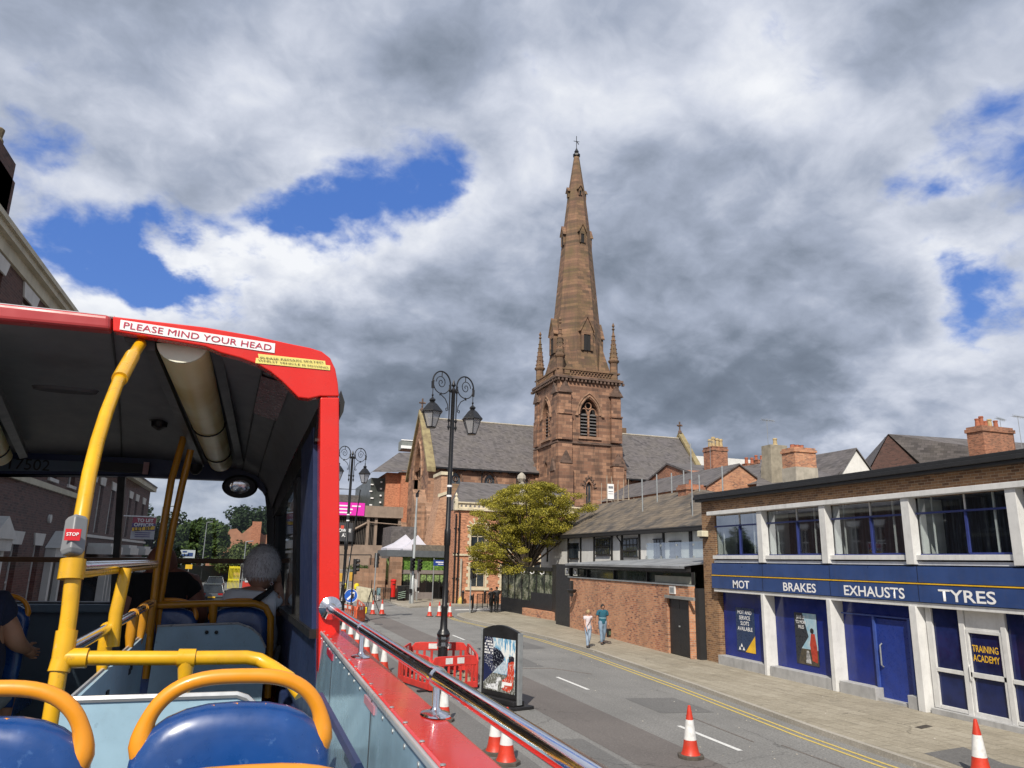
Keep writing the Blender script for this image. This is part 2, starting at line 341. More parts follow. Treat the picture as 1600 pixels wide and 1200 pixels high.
# ================================================================ SETTING
def ground_mat(name,c1,c2,spk=.25,scale=120,rough=.9,patch=.3,pv=.25,slabs=None,c3=None):
    m,t,b=newmat(name); pos=t.n('ShaderNodeNewGeometry').outputs['Position']
    col=t.ramp(t.noise(pos,.45,6,.65),[(.3,c1),(.7,c2)])
    g=t.noise(pos,scale*.35,3,.75)
    col=t.mix(1.0,col,t.ramp(g,[(.3,(1-spk,)*3),(.7,(1+spk,)*3)]),'MULTIPLY')
    mp=t.n('ShaderNodeMapping'); t.l(pos,mp.inputs[0]); mp.inputs[3].default_value=(1.4,.10,1)
    col=t.mix(t.mr(t.noise(mp.outputs[0],1.3,6,.65),.5,.75,0,patch),col,c3 or tuple(x*.55 for x in c1))
    col=t.mix(t.mr(t.noise(pos,1.7,7,.75),.60,.68,0,patch*.9),col,tuple(x*.5 for x in c1))
    hgt=t.noise(pos,scale,3,.7)
    col=t.mix(t.mr(t.noise(pos,.16,4,.6),.42,.62,0,.35),col,tuple(x*.72 for x in c1))
    sp2=t.mr(t.noise(pos,11,3,.95),.60,.68,0,.5); col=t.mix(sp2,col,tuple(min(1,x*1.75) for x in c2))
    st2=t.mr(t.noise(pos,.9,8,.8),.57,.66,0,.40); col=t.mix(st2,col,tuple(x*.45 for x in c1))
    vo=t.n('ShaderNodeTexVoronoi',feature='DISTANCE_TO_EDGE'); vw=t.vm('ADD',pos,t.vm('SCALE',t.noise(pos,1.2,4,.7,out=1),.9)); t.l(vw,vo.inputs['Vector']); vo.inputs['Scale'].default_value=.28
    ck=t.math('MULTIPLY',t.mr(vo.outputs['Distance'],0,.010,1,0),t.mr(t.noise(pos,.35,2,.5),.5,.58,0,.7)); col=t.mix(ck,col,tuple(x*.35 for x in c1))
    if slabs:
        q=t.n('ShaderNodeTexBrick'); t.l(pos,q.inputs['Vector']); q.inputs['Scale'].default_value=1
        q.inputs['Color1'].default_value=(1,1,1,1); q.inputs['Color2'].default_value=(.80,.79,.77,1); q.inputs['Mortar'].default_value=(.45,.43,.4,1)
        q.inputs['Mortar Size'].default_value=.012; q.inputs['Brick Width'].default_value=slabs[0]; q.inputs['Row Height'].default_value=slabs[1]
        mpp=t.n('ShaderNodeMapping'); t.l(pos,mpp.inputs[0]); mpp.inputs[2].default_value=(0,0,math.radians(88)); t.l(mpp.outputs[0],q.inputs['Vector'])
        col=t.mix(.8,col,q.outputs[0],'MULTIPLY')
    t.l(col,b.inputs['Base Color']); b.inputs['Roughness'].default_value=rough
    bp=t.n('ShaderNodeBump'); bp.inputs[0].default_value=.35; bp.inputs[1].default_value=.01; t.l(hgt,bp.inputs[2]); t.l(bp.outputs[0],b.inputs['Normal'])
    return m
ASPH=ground_mat('asphalt',(.175,.172,.165),(.235,.23,.22),.42,60,patch=.35)
ASPH2=ground_mat('asphalt_strip',(.125,.112,.106),(.165,.148,.138),.28,60,patch=.25)
ASPH3=ground_mat('asphalt_dark',(.125,.122,.118),(.165,.16,.155),.3,60)
SLAB=ground_mat('paving_slabs',(.30,.265,.20),(.40,.36,.285),.14,40,patch=.5,slabs=(.62,.45))
PAVE=ground_mat('paving_far',(.30,.27,.215),(.40,.365,.30),.14,40,patch=.5,slabs=(.6,.4))
KERB=ground_mat('kerb_stone',(.31,.285,.24),(.43,.40,.345),.18,50,patch=.45)
GRND=ground_mat('ground_far',(.10,.10,.09),(.14,.13,.11),.2,2)
WHITEP=paint('road_white',(.72,.72,.70),.7,var=.12,vs=14); YELLP=paint('road_yellow',(.62,.47,.13),.7,var=.14,vs=12)
struct('ground',MB().sheet([(-1500,-1500),(1500,-1500),(1500,1500),(-1500,1500)],-.03),GRND)
struct('road',MB().sheet([(-14,-30),(60,-30),(60,140),(-40,140),(-40,60)],0.0),ASPH)
struct('road_strip',MB().sheet([(7.4,-5),(9.05,-5),(9.05,22),(9.0,36),(8.7,50),(8.2,60),(6.6,60),(7.1,50),(7.35,36),(7.4,22)],.004),ASPH2)
struct('road_trench',MB().sheet([(3.2,2),(5.6,2),(5.4,30),(4.8,50),(2.6,50),(3.0,30)],.004),ASPH3)
K=[(12.75,-20),(12.8,13),(12.95,15.5),(13.2,17.8),(13.65,22),(14.0,26.4),(14.35,31),(14.45,36.7),(14.1,42),(13.6,46.4),(13.35,49.5),(13.5,52),(14.1,54),(15.2,55.4),(17,56.3),(22,57.0),(60,59.5)]
def offs(P,d):
    R=[]
    for i in range(len(P)):
        a=Vector(P[max(i-1,0)]); b=Vector(P[min(i+1,len(P)-1)]); t=(b-a).normalized(); R.append((P[i][0]+t.y*d,P[i][1]-t.x*d))
    return R
Kin=offs(K,.14)
def strip(mb,A,B,z0,z1):
    for i in range(len(A)-1): mb.add([(*A[i],z0),(*A[i+1],z0),(*B[i+1],z1),(*B[i],z1)],[(0,1,2,3)])
mb=MB(); strip(mb,K,K,0,.12); strip(mb,K,Kin,.12,.122); struct('kerb',mb,KERB)
mb=MB(); mb.poly([(x,y,.121) for x,y in Kin]+[(60,-20,.121)]); struct('pavement',mb,SLAB)
mb=MB(); mb.sheet([(13.510,13.050,0.120)[:2],(14.860,13.290,0.120)[:2],(14.420,12.010,0.120)[:2],(14.9,10.6),(13.1,10.6)],.1255); struct('pavement_patch',mb,ASPH3)
mb=MB(); mb.sheet([(15.480,15.160,0.120)[:2],(16.030,15.340,0.120)[:2],(16.020,15.120,0.120)[:2],(15.470,14.950,0.120)[:2]],.1256); struct('pavement_cover',mb,paint('iron_cover',(.09,.075,.06),.6,.4,bump=.3,bs=40))
# yellow lines
mb=MB()
for d in(.36,.60):
    A=offs(K,-d)[:13]; B=offs(K,-d-.085)[:13]; strip(mb,A,B,.006,.006)
struct('yellow_lines',mb,YELLP)
mb=MB()
for y0,y1,x in((14.6,17.1,10.13),(22.4,25.0,10.12),(30.3,32.8,10.1),(37.2,39.6,10.1),(6.9,9.3,10.15)):
    mb.sheet([(x-.06,y0),(x+.06,y0),(x+.06,y1),(x-.06,y1)],.006)
g0=(15.790,59.580,0.000); mb.sheet([(g0[0]-.6,g0[1]-.3),(g0[0]+3,g0[1]),(g0[0]+3,g0[1]+1.2),(g0[0]-.3,g0[1]+.5)],.006)
struct('lane_markings',mb,WHITEP)
PATCH=ground_mat('road_patch',(.13,.128,.125),(.165,.162,.158),.35,60)
for k,P_ in enumerate(([(10.5,18.6),(12.0,18.4),(12.05,20.6),(10.55,20.8)],[(9.3,27.6),(10.6,27.5),(10.7,30.4),(9.4,30.5)],[(6.2,10.5),(7.2,10.4),(7.25,16.4),(6.3,16.5)],[(11.6,33),(12.9,33.2),(12.8,36.6),(11.5,36.5)],[(10.9,9.6),(12.0,9.5),(12.0,12.2),(10.9,12.3)])): struct('road_patch',MB().sheet(P_,.0045),PATCH)
mb=MB(); rr=random.Random(4)
for k in range(260):
    x=rr.choice([rr.uniform(9.2,13.2),rr.uniform(14,17)]); y=rr.uniform(9,40); s_=rr.uniform(.008,.03); z=.004 if x<13.3 else .124; mb.add([(x-s_,y,z),(x,y-s_*1.3,z),(x+s_,y,z),(x,y+s_,z),(x,y,z+s_*.5)],[(0,1,4),(1,2,4),(2,3,4),(3,0,4)])
lt=mb.build('litter',paint('litter_pale',(.45,.42,.36),.9,var=.3,vs=9),None); tag(lt,'scattered pale grit and litter specks on the road and pavement','litter',kind='stuff')
mb=MB(); 
for x0,y0,x1,y1 in((10.9,15.2,11.0,18.2),(11.3,12.2,11.34,14.8),(8.8,27.2,10.7,27.0),(10.7,27,11.6,25.4)): mb.tube([(x0,y0,.004),(x1,y1,.004)],.018,4)
struct('road_cracks',mb,ASPH2)
# far pavement at the junction
FK=[(60,66.2),(30,65.0),(18.5,64.6),(13.330,62.710,0.000)[:2],(12.090,61.850,0.000)[:2],(11.590,64.340,0.000)[:2],(11.590,69.990,0.000)[:2],(11.180,73.150,0.000)[:2],(9.720,75.870,0.000)[:2],(8.0,84),(4,100),(0,130)]
mb=MB(); FI=offs(FK,.14); strip(mb,FK,FK,0,.12); strip(mb,FK,FI,.12,.122); struct('kerb',mb,KERB)
mb=MB(); mb.poly([(x,y,.121) for x,y in FI]+[(60,130,.121)]); struct('pavement',mb,PAVE)
LK=[(-2.9,-20),(-2.9,40),(-3.3,50),(-5,62),(-8.0,80),(-14,100),(-30,130)]
mb=MB(); LI=offs(LK,-.14); strip(mb,LK,LK,0,.12); strip(mb,LK,LI,.12,.122); struct('kerb',mb,KERB)
mb=MB(); mb.poly([(x,y,.121) for x,y in LI]+[(-60,130,.121),(-60,-20,.121)]); struct('pavement',mb,PAVE)
# ---------------------------------------------------------------- common materials
GARB=brick('garage_brick',(.27,.145,.07),(.20,.10,.052),(.36,.29,.20),.225,.078,.011,.35,(.13,.075,.04),bump=.4)
ORB=brick('orange_brick',(.50,.20,.10),(.36,.13,.07),(.42,.33,.25),.24,.085,.016,.65,(.60,.30,.16),bump=.5,bs=.6,c3=(.14,.06,.045),c4=(.58,.28,.15),dirt=.35)
REDB=brick('victorian_brick',(.50,.22,.12),(.40,.165,.09),(.40,.28,.20),.225,.075,.008,.3,(.54,.27,.16))
TANB=brick('tan_brick',(.46,.255,.15),(.38,.19,.11),(.36,.27,.2),.225,.09,.012,.5,(.50,.30,.19),dirt=.2)
CHB=brick('chimney_brick',(.40,.16,.085),(.30,.11,.06),(.32,.25,.19),.225,.09,.012,.6,(.17,.09,.06),dirt=.35)
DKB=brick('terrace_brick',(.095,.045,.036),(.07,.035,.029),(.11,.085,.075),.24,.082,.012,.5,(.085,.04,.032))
SAND=brick('sandstone',(.355,.195,.12),(.26,.135,.085),(.21,.13,.09),1.05,.40,.05,.50,(.17,.09,.06),dirt=.65,bump=.6,bs=.35,c3=(.12,.07,.05),c4=(.45,.255,.16))
SANDP=brick('sandstone_pale',(.36,.21,.135),(.28,.16,.10),(.30,.20,.14),.9,.36,.03,.5,(.20,.13,.085),dirt=.4,bump=.6,bs=.35)
SLATE=brick('slate',(.115,.105,.108),(.095,.087,.09),(.06,.056,.058),.38,.20,.014,.45,(.15,.135,.12),bump=.5,bs=.6,rough=.7)
SLATEB=brick('slate_brown',(.088,.078,.07),(.064,.056,.05),(.04,.036,.033),.42,.17,.014,.85,(.22,.17,.115),c3=(.05,.045,.04),c4=(.17,.14,.105),bump=.6,bs=.8,rough=.8)
WHITE=paint('white_paint',(.68,.68,.67),.5,var=.07,vs=2,stain=.28,dirt=.14); WHITER=paint('white_render',(.74,.73,.70),.8,var=.08,vs=1.5,stain=.22,dirt=.08)
CREAM=paint('cream_stone',(.66,.58,.42),.8,var=.14,vs=2,stain=.3); PALEST=paint('pale_stone',(.45,.41,.34),.85,var=.16,vs=2,stain=.4)
BLACKP=paint('black_paint',(.018,.018,.020),.45,var=.2,vs=3); BLACKM=paint('black_iron',(.014,.014,.016),.35,var=.2,vs=8)
GREYM=paint('grey_metal',(.33,.35,.36),.45,.3,vs=5); LEAD=paint('lead_roof',(.30,.31,.32),.55,.2,var=.2,vs=1.2,stain=.3)
NAVY=paint('navy_panel',(.034,.072,.215),.35,var=.10,vs=.8,stain=.35,dirt=.12); VINYL=paint('blue_vinyl',(.010,.026,.215),.14,var=.22,vs=.9,dirt=.10); VINYL2=paint('blue_door',(.016,.042,.26),.3,var=.12,stain=.3,dirt=.12)
BFRM=paint('blue_frame',(.03,.045,.19),.4); YEL=paint('yellow_text',(.85,.50,.03),.5); WTXT=paint('white_text',(.85,.85,.85),.5,var=.02)
GREYP=paint('grey_plinth',(.42,.42,.42),.7,var=.12,vs=2.5,stain=.4); TIMB=paint('black_timber',(.02,.018,.018),.6)
DARKIN=paint('dark_interior',(.02,.02,.022),.9); GLS=glassy('window_glass'); GLSG=clear('shop_glass',(.72,.77,.77),.05)
LEADW=glassy('leaded_glass',(.022,.026,.03),.12,.5)
POTR=paint('pot_red',(.40,.13,.07),.8,var=.2,vs=6); POTY=paint('pot_buff',(.50,.38,.20),.8,var=.2,vs=6)
# ================================================================ GARAGE
ga=thing('tyre_garage','low brown brick garage with big white-framed upper windows, navy fascia and blue shopfront','garage',(17.5,20,0))
F=Fac((17.6,27.35,0),(0,-1),(-1,0))       # u runs towards the camera
def gy(y): return 27.35-y
w0=MB(); F.wall(w0,22.35,6.55,[(gy(26.4),gy(3.4),.0,5.82)],.25)
w0.poly([F.p(0,0),F.p(0,6.55),F.p(0,6.55,12),F.p(0,0,12)]); w0.poly([F.p(22.35,0),F.p(22.35,6.55),F.p(22.35,6.55,12),F.p(22.35,0,12)])
w0.poly([F.p(0,0,12),F.p(0,6.55,12),F.p(22.35,6.55,12),F.p(22.35,0,12)])
w0.build('wall',GARB,ga)
r=MB(); r.box((17.34,4.8,6.43),(30,27.45,6.52)); r.box((17.28,4.75,6.52),(30,27.5,6.64)); r.box((17.32,4.8,6.64),(30,27.46,6.74)); r.build('roof',[paint('roof_fascia',(.022,.022,.023),.5)],ga,bevel=.012)
r=MB(); r.sheet([(17.34,4.85),(29.9,4.85),(29.9,27.42),(17.34,27.42)],6.745); r.build('roof_felt',paint('felt',(.10,.105,.095),.9,vs=1),ga)
li=MB(); li.box((17.28,3.4,5.83),(17.60,26.5,5.98)); li.build('lintel',WHITE,ga,bevel=.01)
cols=[(23.05,23.33),(19.77,20.05),(16.42,16.70),(13.22,13.50),(10.0,10.3),(6.8,7.1)]
up=MB()
for a,b in cols: up.box((17.34,a,3.98),(17.62,b,5.83))
up.box((17.42,3.4,4.10),(17.8,26.38,4.24)); up.box((17.48,3.4,3.96),(17.60,26.38,4.06)); up.build('window_column',WHITE,ga,bevel=.008)
# upper rooms: fins, curtains
edges=[26.38]+[v for a,b in cols for v in(b,a)]+[3.4]
wn=MB(); cu=MB(); 
for i in range(0,len(edges),2):
    y1,y0=edges[i],edges[i+1]
    wn.box((17.68,y1-.06,4.24),(18.5,y1-.01,5.83)); wn.box((17.68,y0+.01,4.24),(18.5,y0+.05,5.83))
    cu.box((18.52,y0,4.2),(18.56,y1,5.85)); cu.box((17.7,y0,5.80),(18.5,y1,5.83)); 
wn.build('reveal',WHITE,ga)
m,t,b=newmat('curtain'); pos=t.n('ShaderNodeNewGeometry').outputs['Position']; mp=t.n('ShaderNodeMapping'); t.l(pos,mp.inputs[0]); mp.inputs[3].default_value=(0,1,.06)
t.l(t.ramp(t.noise(mp.outputs[0],7,4,.8),[(.4,(.016,.018,.024)),(.56,(.045,.055,.085)),(.66,(.15,.16,.17))]),b.inputs['Base Color']); b.inputs['Roughness'].default_value=.9
cu.build('curtain',m,ga)
for i in range(0,len(edges),2):
    y1,y0=edges[i],edges[i+1]; W_=y1-y0
    if y1<10: continue
    g=MB(); g.poly([(17.64,y0,4.24),(17.64,y1,4.24),(17.64,y1,5.83),(17.64,y0,5.83)]); go=g.build('window',GLSG,ga)
    f=MB(); yb=y1-W_*.53
    f.box((17.56,y0,5.36),(17.635,y1,5.41)); f.box((17.575,y0,4.245),(17.635,yb,4.30)); f.box((17.60,yb,4.245),(17.635,y1,4.275))
    f.box((17.585,yb-.03,4.30),(17.637,yb+.03,5.36))
    f.build('blue_frame',BFRM,go)
    f=MB(); y2=y1-W_*.8; y3=y1-.22
    f.box((17.61,yb-.02,5.41),(17.638,yb+.02,5.83)); f.box((17.66,y2-.025,4.24),(17.70,y2+.025,5.83)); f.box((17.66,y3-.25-.02,4.24),(17.70,y3-.25+.01,5.83)); f.build('mullion',WHITE,go)
fa=MB(); fa.box((17.38,3.4,3.50),(17.60,26.42,3.93)); fa.box((17.42,3.4,3.44),(17.60,26.42,3.50)); fa.box((17.36,3.4,2.98),(17.60,26.42,3.44)); fo=fa.build('fascia',NAVY,ga)
jt=MB()
for y in (6.2,9.6,13.0,16.4,19.8,23.2): jt.box((17.352,y-.006,2.98),(17.361,y+.006,3.44)); jt.box((17.372,y-.006,3.50),(17.381,y+.006,3.93))
jt.build('panel_joint',paint('joint_dark',(.008,.012,.03),.6),fo)
st=MB(); st.box((17.345,3.4,3.452),(17.419,26.42,3.482)); st.build('gold_stripe',YEL,fo)
for body,c,wd,hh in(('MOT',(17.350,24.490,3.170),1.02,.29),('BRAKES',(17.350,21.260,3.180),1.62,.29),('EXHAUSTS',(17.350,18.040,3.180),2.32,.30),('TYRES',(17.350,14.930,3.190),1.66,.31)):
    text_mesh(body,wd,(17.352,c[1],c[2]),(0,-1,0),(0,0,1),WTXT,fo,height=hh,bold=.016)
gf=MB(); gf.box((17.40,3.4,2.84),(17.62,26.36,2.965))
gcols=[(23.14,23.42),(19.80,20.1),(16.5,16.86),(13.2,13.5),(10,10.3)]
for a,b in gcols: gf.prism([(17.36,a+.07,.12),(17.36,b-.06,.12),(17.8,b+.02,.12),(17.8,a-.0,.12)],(0,0,2.74))
gf.build('shopfront_frame',WHITE,ga,bevel=.008)
be=[26.30]+[v for a,b in gcols for v in(b,a)]+[3.4]
pl=MB()
for (y1,y0) in((26.30,23.42),(23.14,20.1)): pl.box((17.42,y0+.01,.10),(17.95,y1-.01,.46))
pl.box((17.42,18.35,.10),(17.95,19.79,.46)); pl.box((17.42,16.87,.10),(17.95,17.2,.46)); pl.box((17.5,17.2,.1),(17.95,18.35,.2))
pl.box((17.46,13.5,.10),(17.95,16.49,.26)); pl.box((17.46,3.4,.10),(17.95,13.2,.26)); pl.build('plinth',GREYP,ga,bevel=.01)
for (y1,y0) in((26.30,23.42),(23.14,20.1)):
    v=MB(); v.box((17.78,y0,.46),(17.82,y1,2.84)); v.build('shop_window',VINYL,ga)
v=MB(); v.box((17.78,16.87,.2),(17.82,19.79,2.84)); dr=v.build('entrance_panel',VINYL,ga)
f=MB(); f.box((17.70,16.87,2.45),(17.775,19.79,2.49)); f.box((17.66,18.42,.2),(17.775,18.50,2.45)); f.box((17.66,17.12,.2),(17.775,17.2,2.45)); f.build('door_frame',paint('blue_trim',(.05,.09,.33),.35),dr)
f=MB(); f.box((17.72,17.2,.2),(17.777,18.42,2.40)); d_=f.build('door',VINYL2,ga); f=MB(); f.tube([(17.71,18.25,1.05),(17.64,18.25,1.1),(17.64,18.25,1.65),(17.71,18.25,1.7)],.022,8); f.build('handle',GREYM,d_,smooth=True)
# training academy bay
v=MB(); v.box((17.665,13.5,.28),(17.70,16.49,2.84)); v.build('shop_window',paint('blue_glass',(.012,.022,.10),.12,var=.3,vs=1.5),ga)
f=MB(); 
def fb(y0,y1,z0,z1,x0=17.60,x1=17.662): f.box((x0,y0,z0),(x1,y1,z1))
fb(16.30,16.49,.27,2.84); fb(15.30,15.46,.24,2.84,17.585); fb(14.14,14.28,.24,2.84,17.585); fb(13.5,13.6,.27,2.84)
fb(15.47,16.29,1.20,1.30); fb(15.47,16.29,.27,.36); fb(14.29,15.29,2.28,2.36); fb(14.29,15.29,1.20,1.32); fb(14.29,15.29,.25,.37); fb(13.61,14.13,1.2,1.3); fb(13.61,14.13,.27,.36); fb(15.22,15.29,.37,2.28); fb(14.29,14.36,.37,2.28)
f.box((17.63,14.29,2.36),(17.66,15.29,2.84)); f.tube([(17.585,15.25,1.1),(17.555,15.25,1.15),(17.555,15.25,1.45),(17.585,15.25,1.5)],.015,6); f.build('door_frame',WHITE,ga,bevel=.006)
text_mesh('TRAINING\nACADEMY',.74,(17.664,14.83,1.79),(0,-1,0),(0,0,1),YEL,ga,height=.40,bold=.015)
v=MB(); v.box((17.70,3.4,.28),(17.73,13.2,2.84)); v.build('shop_window',paint('blue_glass'  ,(.012,.02,.07)),ga)
# posters on the glass
P1=MB(); a=(17.770,25.550,2.250); b=(17.770,24.530,0.680)
y1,y0,z1,z0=25.50,24.36,2.29,.70
P1.box((17.765,y0,z0),(17.78,y1,z1)); po=P1.build('poster',paint('poster_navy',(.025,.05,.12),.3),ga); po['label']='navy poster about MOT and service slots with an amber corner'
q=MB(); q.poly([(17.762,y0,z0),(17.762,y0,z0+.62),(17.762,y0+.62,z0)]); q.build('amber_corner',YEL,po)
text_mesh('MOT AND\nSERVICE\nSLOTS\nAVAILABLE',.92,(17.760,y1-.55,z1-.46),(0,-1,0),(0,0,1),WTXT,po,height=.74,bold=.012)
q=MB()
for cy_,cz_ in((y1-.30,z0+.22),(y1-.42,z0+.10),(y1-.18,z0+.10)): q.poly([(17.76,cy_-.075,cz_-.05),(17.76,cy_+.075,cz_-.05),(17.76,cy_,cz_+.08)])
q.build('triangle_emblem',WTXT,po)
y1,y0,z1,z0=22.12,21.03,2.33,.68
P2=MB(); P2.box((17.765,y0,z0),(17.78,y1,z1)); po=P2.build('poster',paint('poster_dark',(.03,.035,.045),.3),ga); po['label']='dark poster with a photograph of a person in red by a vehicle'
q=MB(); q.poly([(17.762,y0,z1),(17.762,y1-.42,z1),(17.762,y0+.42,z0+.9),(17.762,y0+.80,z0+.5),(17.762,y0,z0+.5)]); q.build('sky_area',paint('poster_sky',(.25,.45,.58),.4,c2=(.5,.6,.65),vs=4),po)
q=MB(); q.poly([(17.761,y0,z0),(17.761,y0+1.0,z0),(17.761,y0+.80,z0+.498),(17.761,y0,z0+.498)]); q.build('ground_area',paint('poster_ground',(.10,.08,.05),.4,c2=(.03,.03,.03),vs=9),po)
q=MB(); q.poly([(17.759,y0+.06,z0+.1),(17.759,y0+.30,z0+.15),(17.759,y0+.38,z0+.65),(17.759,y0+.30,z0+1.0),(17.759,y0+.12,z0+1.02),(17.759,y0+.04,z0+.6)]); q.build('red_jacket',paint('poster_red',(.5,.06,.03),.4,c2=(.3,.03,.02),vs=9),po)
q=MB(); q.lathe([(.0,0),(.09,.001),(.0,.002)],(17.757,y0+.24,z0+1.1),12,axis=(-1,0,0)); q.build('dark_hair',BLACKP,po)
q=MB(); q.poly([(17.757,y0+.35,z0+.05),(17.757,y0+.62,z0+.05),(17.757,y0+.55,z0+.45),(17.757,y0+.45,z0+.45)]); q.build('white_cloth',paint('poster_white',(.55,.55,.55),.4,c2=(.1,.1,.1),vs=14),po)
text_mesh('SAVE UP\nTO MORE\nMILES',.52,(17.758,y1-.33,z1-.30),(0,-1,0),(0,0,1),WTXT,po,height=.42,bold=.012)
for q_ in range(4):
    pass
# alarm box
t=thing('alarm_box','cream plastic alarm box high on the garage brick pier','alarm box',(17.35,27.0,5.2))
a=MB(); a.box((17.28,26.88,4.99),(17.6,27.26,5.24)); a.build('cover',paint('cream_plastic',(.70,.66,.50),.4),t,bevel=.03); a=MB(); a.box((17.36,26.93,4.93),(17.6,27.2,4.988)); a.build('base',BLACKP,t)
# ================================================================ BAR with brick street wall
A_=Vector((17.08,27.75)); B_=Vector((17.92,42.3)); u=(A_-B_).normalized(); n_=Vector((-abs(u.y),u.x*-1*(1 if u.y<0 else -1))); n_=Vector((u.y,-u.x)); n_=n_ if n_.x<0 else -n_
bar=thing('street_bar','orange brick street bar wall under a grey lead roof with a slim black window strip','bar',(17.5,35,0))
F=Fac((B_.x,B_.y,0),u,n_); LW=(A_-B_).length
dL=LW-2.0; 
wl=MB(); F.wall(wl,LW,2.98,[(LW-1.95,LW-.02,.1,2.42)],.25); F.box(wl,(LW-.02,LW+.02),(0,2.98),(-.3,0)); wl.poly([F.p(0,0),F.p(0,2.98),F.p(0,2.98,4.0),F.p(0,0,4.0)]); wl.build('wall',ORB,bar)
d=MB(); F.box(d,(LW-1.93,LW-1.02),(.14,2.40),(-.16,-.10)); F.box(d,(LW-1.0,LW-.04),(.14,2.40),(-.16,-.10)); dd=d.build('door',BLACKP,bar,bevel=.01); d=MB(); F.box(d,(LW-1.06,LW-.98),(1.28,1.34),(-.098,-.06)); d.build('lock',GREYM,dd)
d=MB(); F.box(d,(LW-2.0,LW+.55),(2.43,2.55),(.0,.10)); d.build('door_hood',paint('hood_grey',(.25,.25,.24),.8),bar)
s_=MB(); F.box(s_,(-.3,LW-.0),(2.98,3.04),(-.3,.05)); s_.build('sill',GREYM,bar)
s_=MB(); F.box(s_,(.0,LW),(3.04,3.55),(-.34,-.30)); go=s_.build('strip_window',glassy('bar_glass',(.02,.026,.024),.06),bar)
s_=MB(); 
for x in(0.02,2.3,6.2,10.2,LW-.05): F.box(s_,(x,x+.06),(3.04,3.55),(-.29,-.18))
F.box(s_,(0,LW),(3.5,3.55),(-.29,-.17)); s_.build('frame',BLACKP,go)
s_=MB(); F.box(s_,(LW-3.6,LW-.12),(3.06,3.36),(-.295,-.25)); s_.build('blind',paint('blind',(.42,.41,.33),.7),go)
s_=MB(); random.seed(3)
for k in range(14):
    x=5.4+k*.38; F.box(s_,(x,x+.26),(3.05,3.05+random.uniform(.08,.28)),(-.50,-.36))
s_.build('stacked_chairs',paint('pale_items',(.42,.45,.46),.5,var=.3,vs=9),bar)
s_=MB(); F.box(s_,(-.05,LW+.1),(3.56,3.78),(-.1,.12)); s_.build('fascia',BLACKP,bar)
s_=MB(); z0=3.785; a0=F.p(-.1,z0,-.28); a1=F.p(LW+.25,z0,-.28); a2=(22.02,27.9,4.42); a3=(22.02,50.5,4.05); am=(18.6,27.6,3.80)
s_.add([a0,a1,(a2[0],a2[1],a2[2]),(a3[0],44.2,a3[2]),(a0[0],a0[1],a0[2]-.10),(a1[0],a1[1],a1[2]-.10)],[(0,1,2,3),(0,4,5,1)])
s_.build('roof',LEAD,bar)
s_=MB(); 
for k in range(9):
    t_=k/8; p=Vector(F.p(.4+t_*(LW-.6),z0+.012,-.27)); q=Vector((22.0,44-(44-28)*t_,4.06+.36*t_)); s_.tube([p,q],.025,4)
s_.build('roof_rib',LEAD,bar)
s_=MB(); s_.box((17.35,27.42,.1),(18.4,27.72,2.9)); s_.build('dark_recess',DARKIN,bar)
# vent, lamp, two little signs
v=MB(); F.box(v,(LW-2.05+.45,LW-2.05+.95),(2.62,2.94),(.0,.06)); vo=v.build('vent',WHITE,bar); v=MB(); F.box(v,(LW-1.54,LW-1.16),(2.67,2.89),(.061,.065)); v.build('grille',GREYM,vo)
sg=thing('wall_lamp','dark wall lamp bracket at the left end of the orange brick wall','wall lamp',F.p(1.0,2.3,-.1)); v=MB(); F.box(v,(.35,.6),(1.9,2.8),(.003,.12)); v.build('bracket',BLACKP,sg); v=MB(); v.lathe([(.02,0),(.22,.05),(.3,.2),(.25,.24)],F.p(1.3,2.1,-.35),10); v.build('lamp_shade',BLACKP,sg,smooth=True)
for k,(lab) in enumerate(('small square framed sign nearest the black post above the bar wall','small square framed sign second from the black post above the bar wall')):
    t=thing('framed_sign',lab,'sign',F.p(-.6+k*1.5,3.3,-.1)); v=MB(); x=-.75+k*1.45; 
    F.box(v,(x,x+.62),(3.10,3.16),(.01,.05)); F.box(v,(x,x+.62),(3.46,3.52),(.01,.05)); F.box(v,(x,x+.05),(3.16,3.46),(.01,.05)); F.box(v,(x+.57,x+.62),(3.16,3.46),(.01,.05)); v.build('frame',paint('pale_frame',(.5,.5,.46),.6),t)
    v=MB(); F.box(v,(x+.05,x+.57),(3.16,3.46),(.0,.03)); v.build('board',BLACKP,t); v=MB(); F.box(v,(x+.2,x+.26),(3.2,3.42),(.03,.04)); v.lathe([(.06,0),(.09,0),(.09,.01),(.06,.01)],F.p(x+.36,3.28,-.035),10,axis=(n_.x,n_.y,0)); v.build('emblem',WTXT,t)
# black post and glazed terrace screen
sc=thing('terrace_screen','black boarded terrace screen with glazed upper panels beside the junction','terrace screen',(18.8,52,0))
A2=Vector((19.15,48.3)); B2=Vector((18.3,57.0)); u2=(A2-B2).normalized(); n2_=Vector((u2.y,-u2.x)); n2_=n2_ if n2_.x<0 else -n2_; F2=Fac((B2.x,B2.y,0),u2,n2_); L2=(A2-B2).length
v=MB(); v.box((17.95,42.32,0),(18.5,44.6,3.75)); v.poly([(17.95,42.4,0),(19.15,48.3,0),(19.15,48.3,3.7),(17.95,42.4,3.7)]); 
v.build('post',BLACKP,sc)
v=MB(); F2.box(v,(0,L2*.62),(0,1.15),(-.12,0)); F2.box(v,(L2*.62,L2),(0,1.75),(-.12,0.0)); F2.box(v,(-.02,L2),(3.25,3.5),(-.3,.1)); v.build('boarding',BLACKP,sc)
v=MB(); 
for k in range(8): x=k*L2/7; F2.box(v,(max(x-.04,0),min(x+.04,L2)),(1.15,3.25),(-.10,-.02))
v.build('mullion',BLACKP,sc)
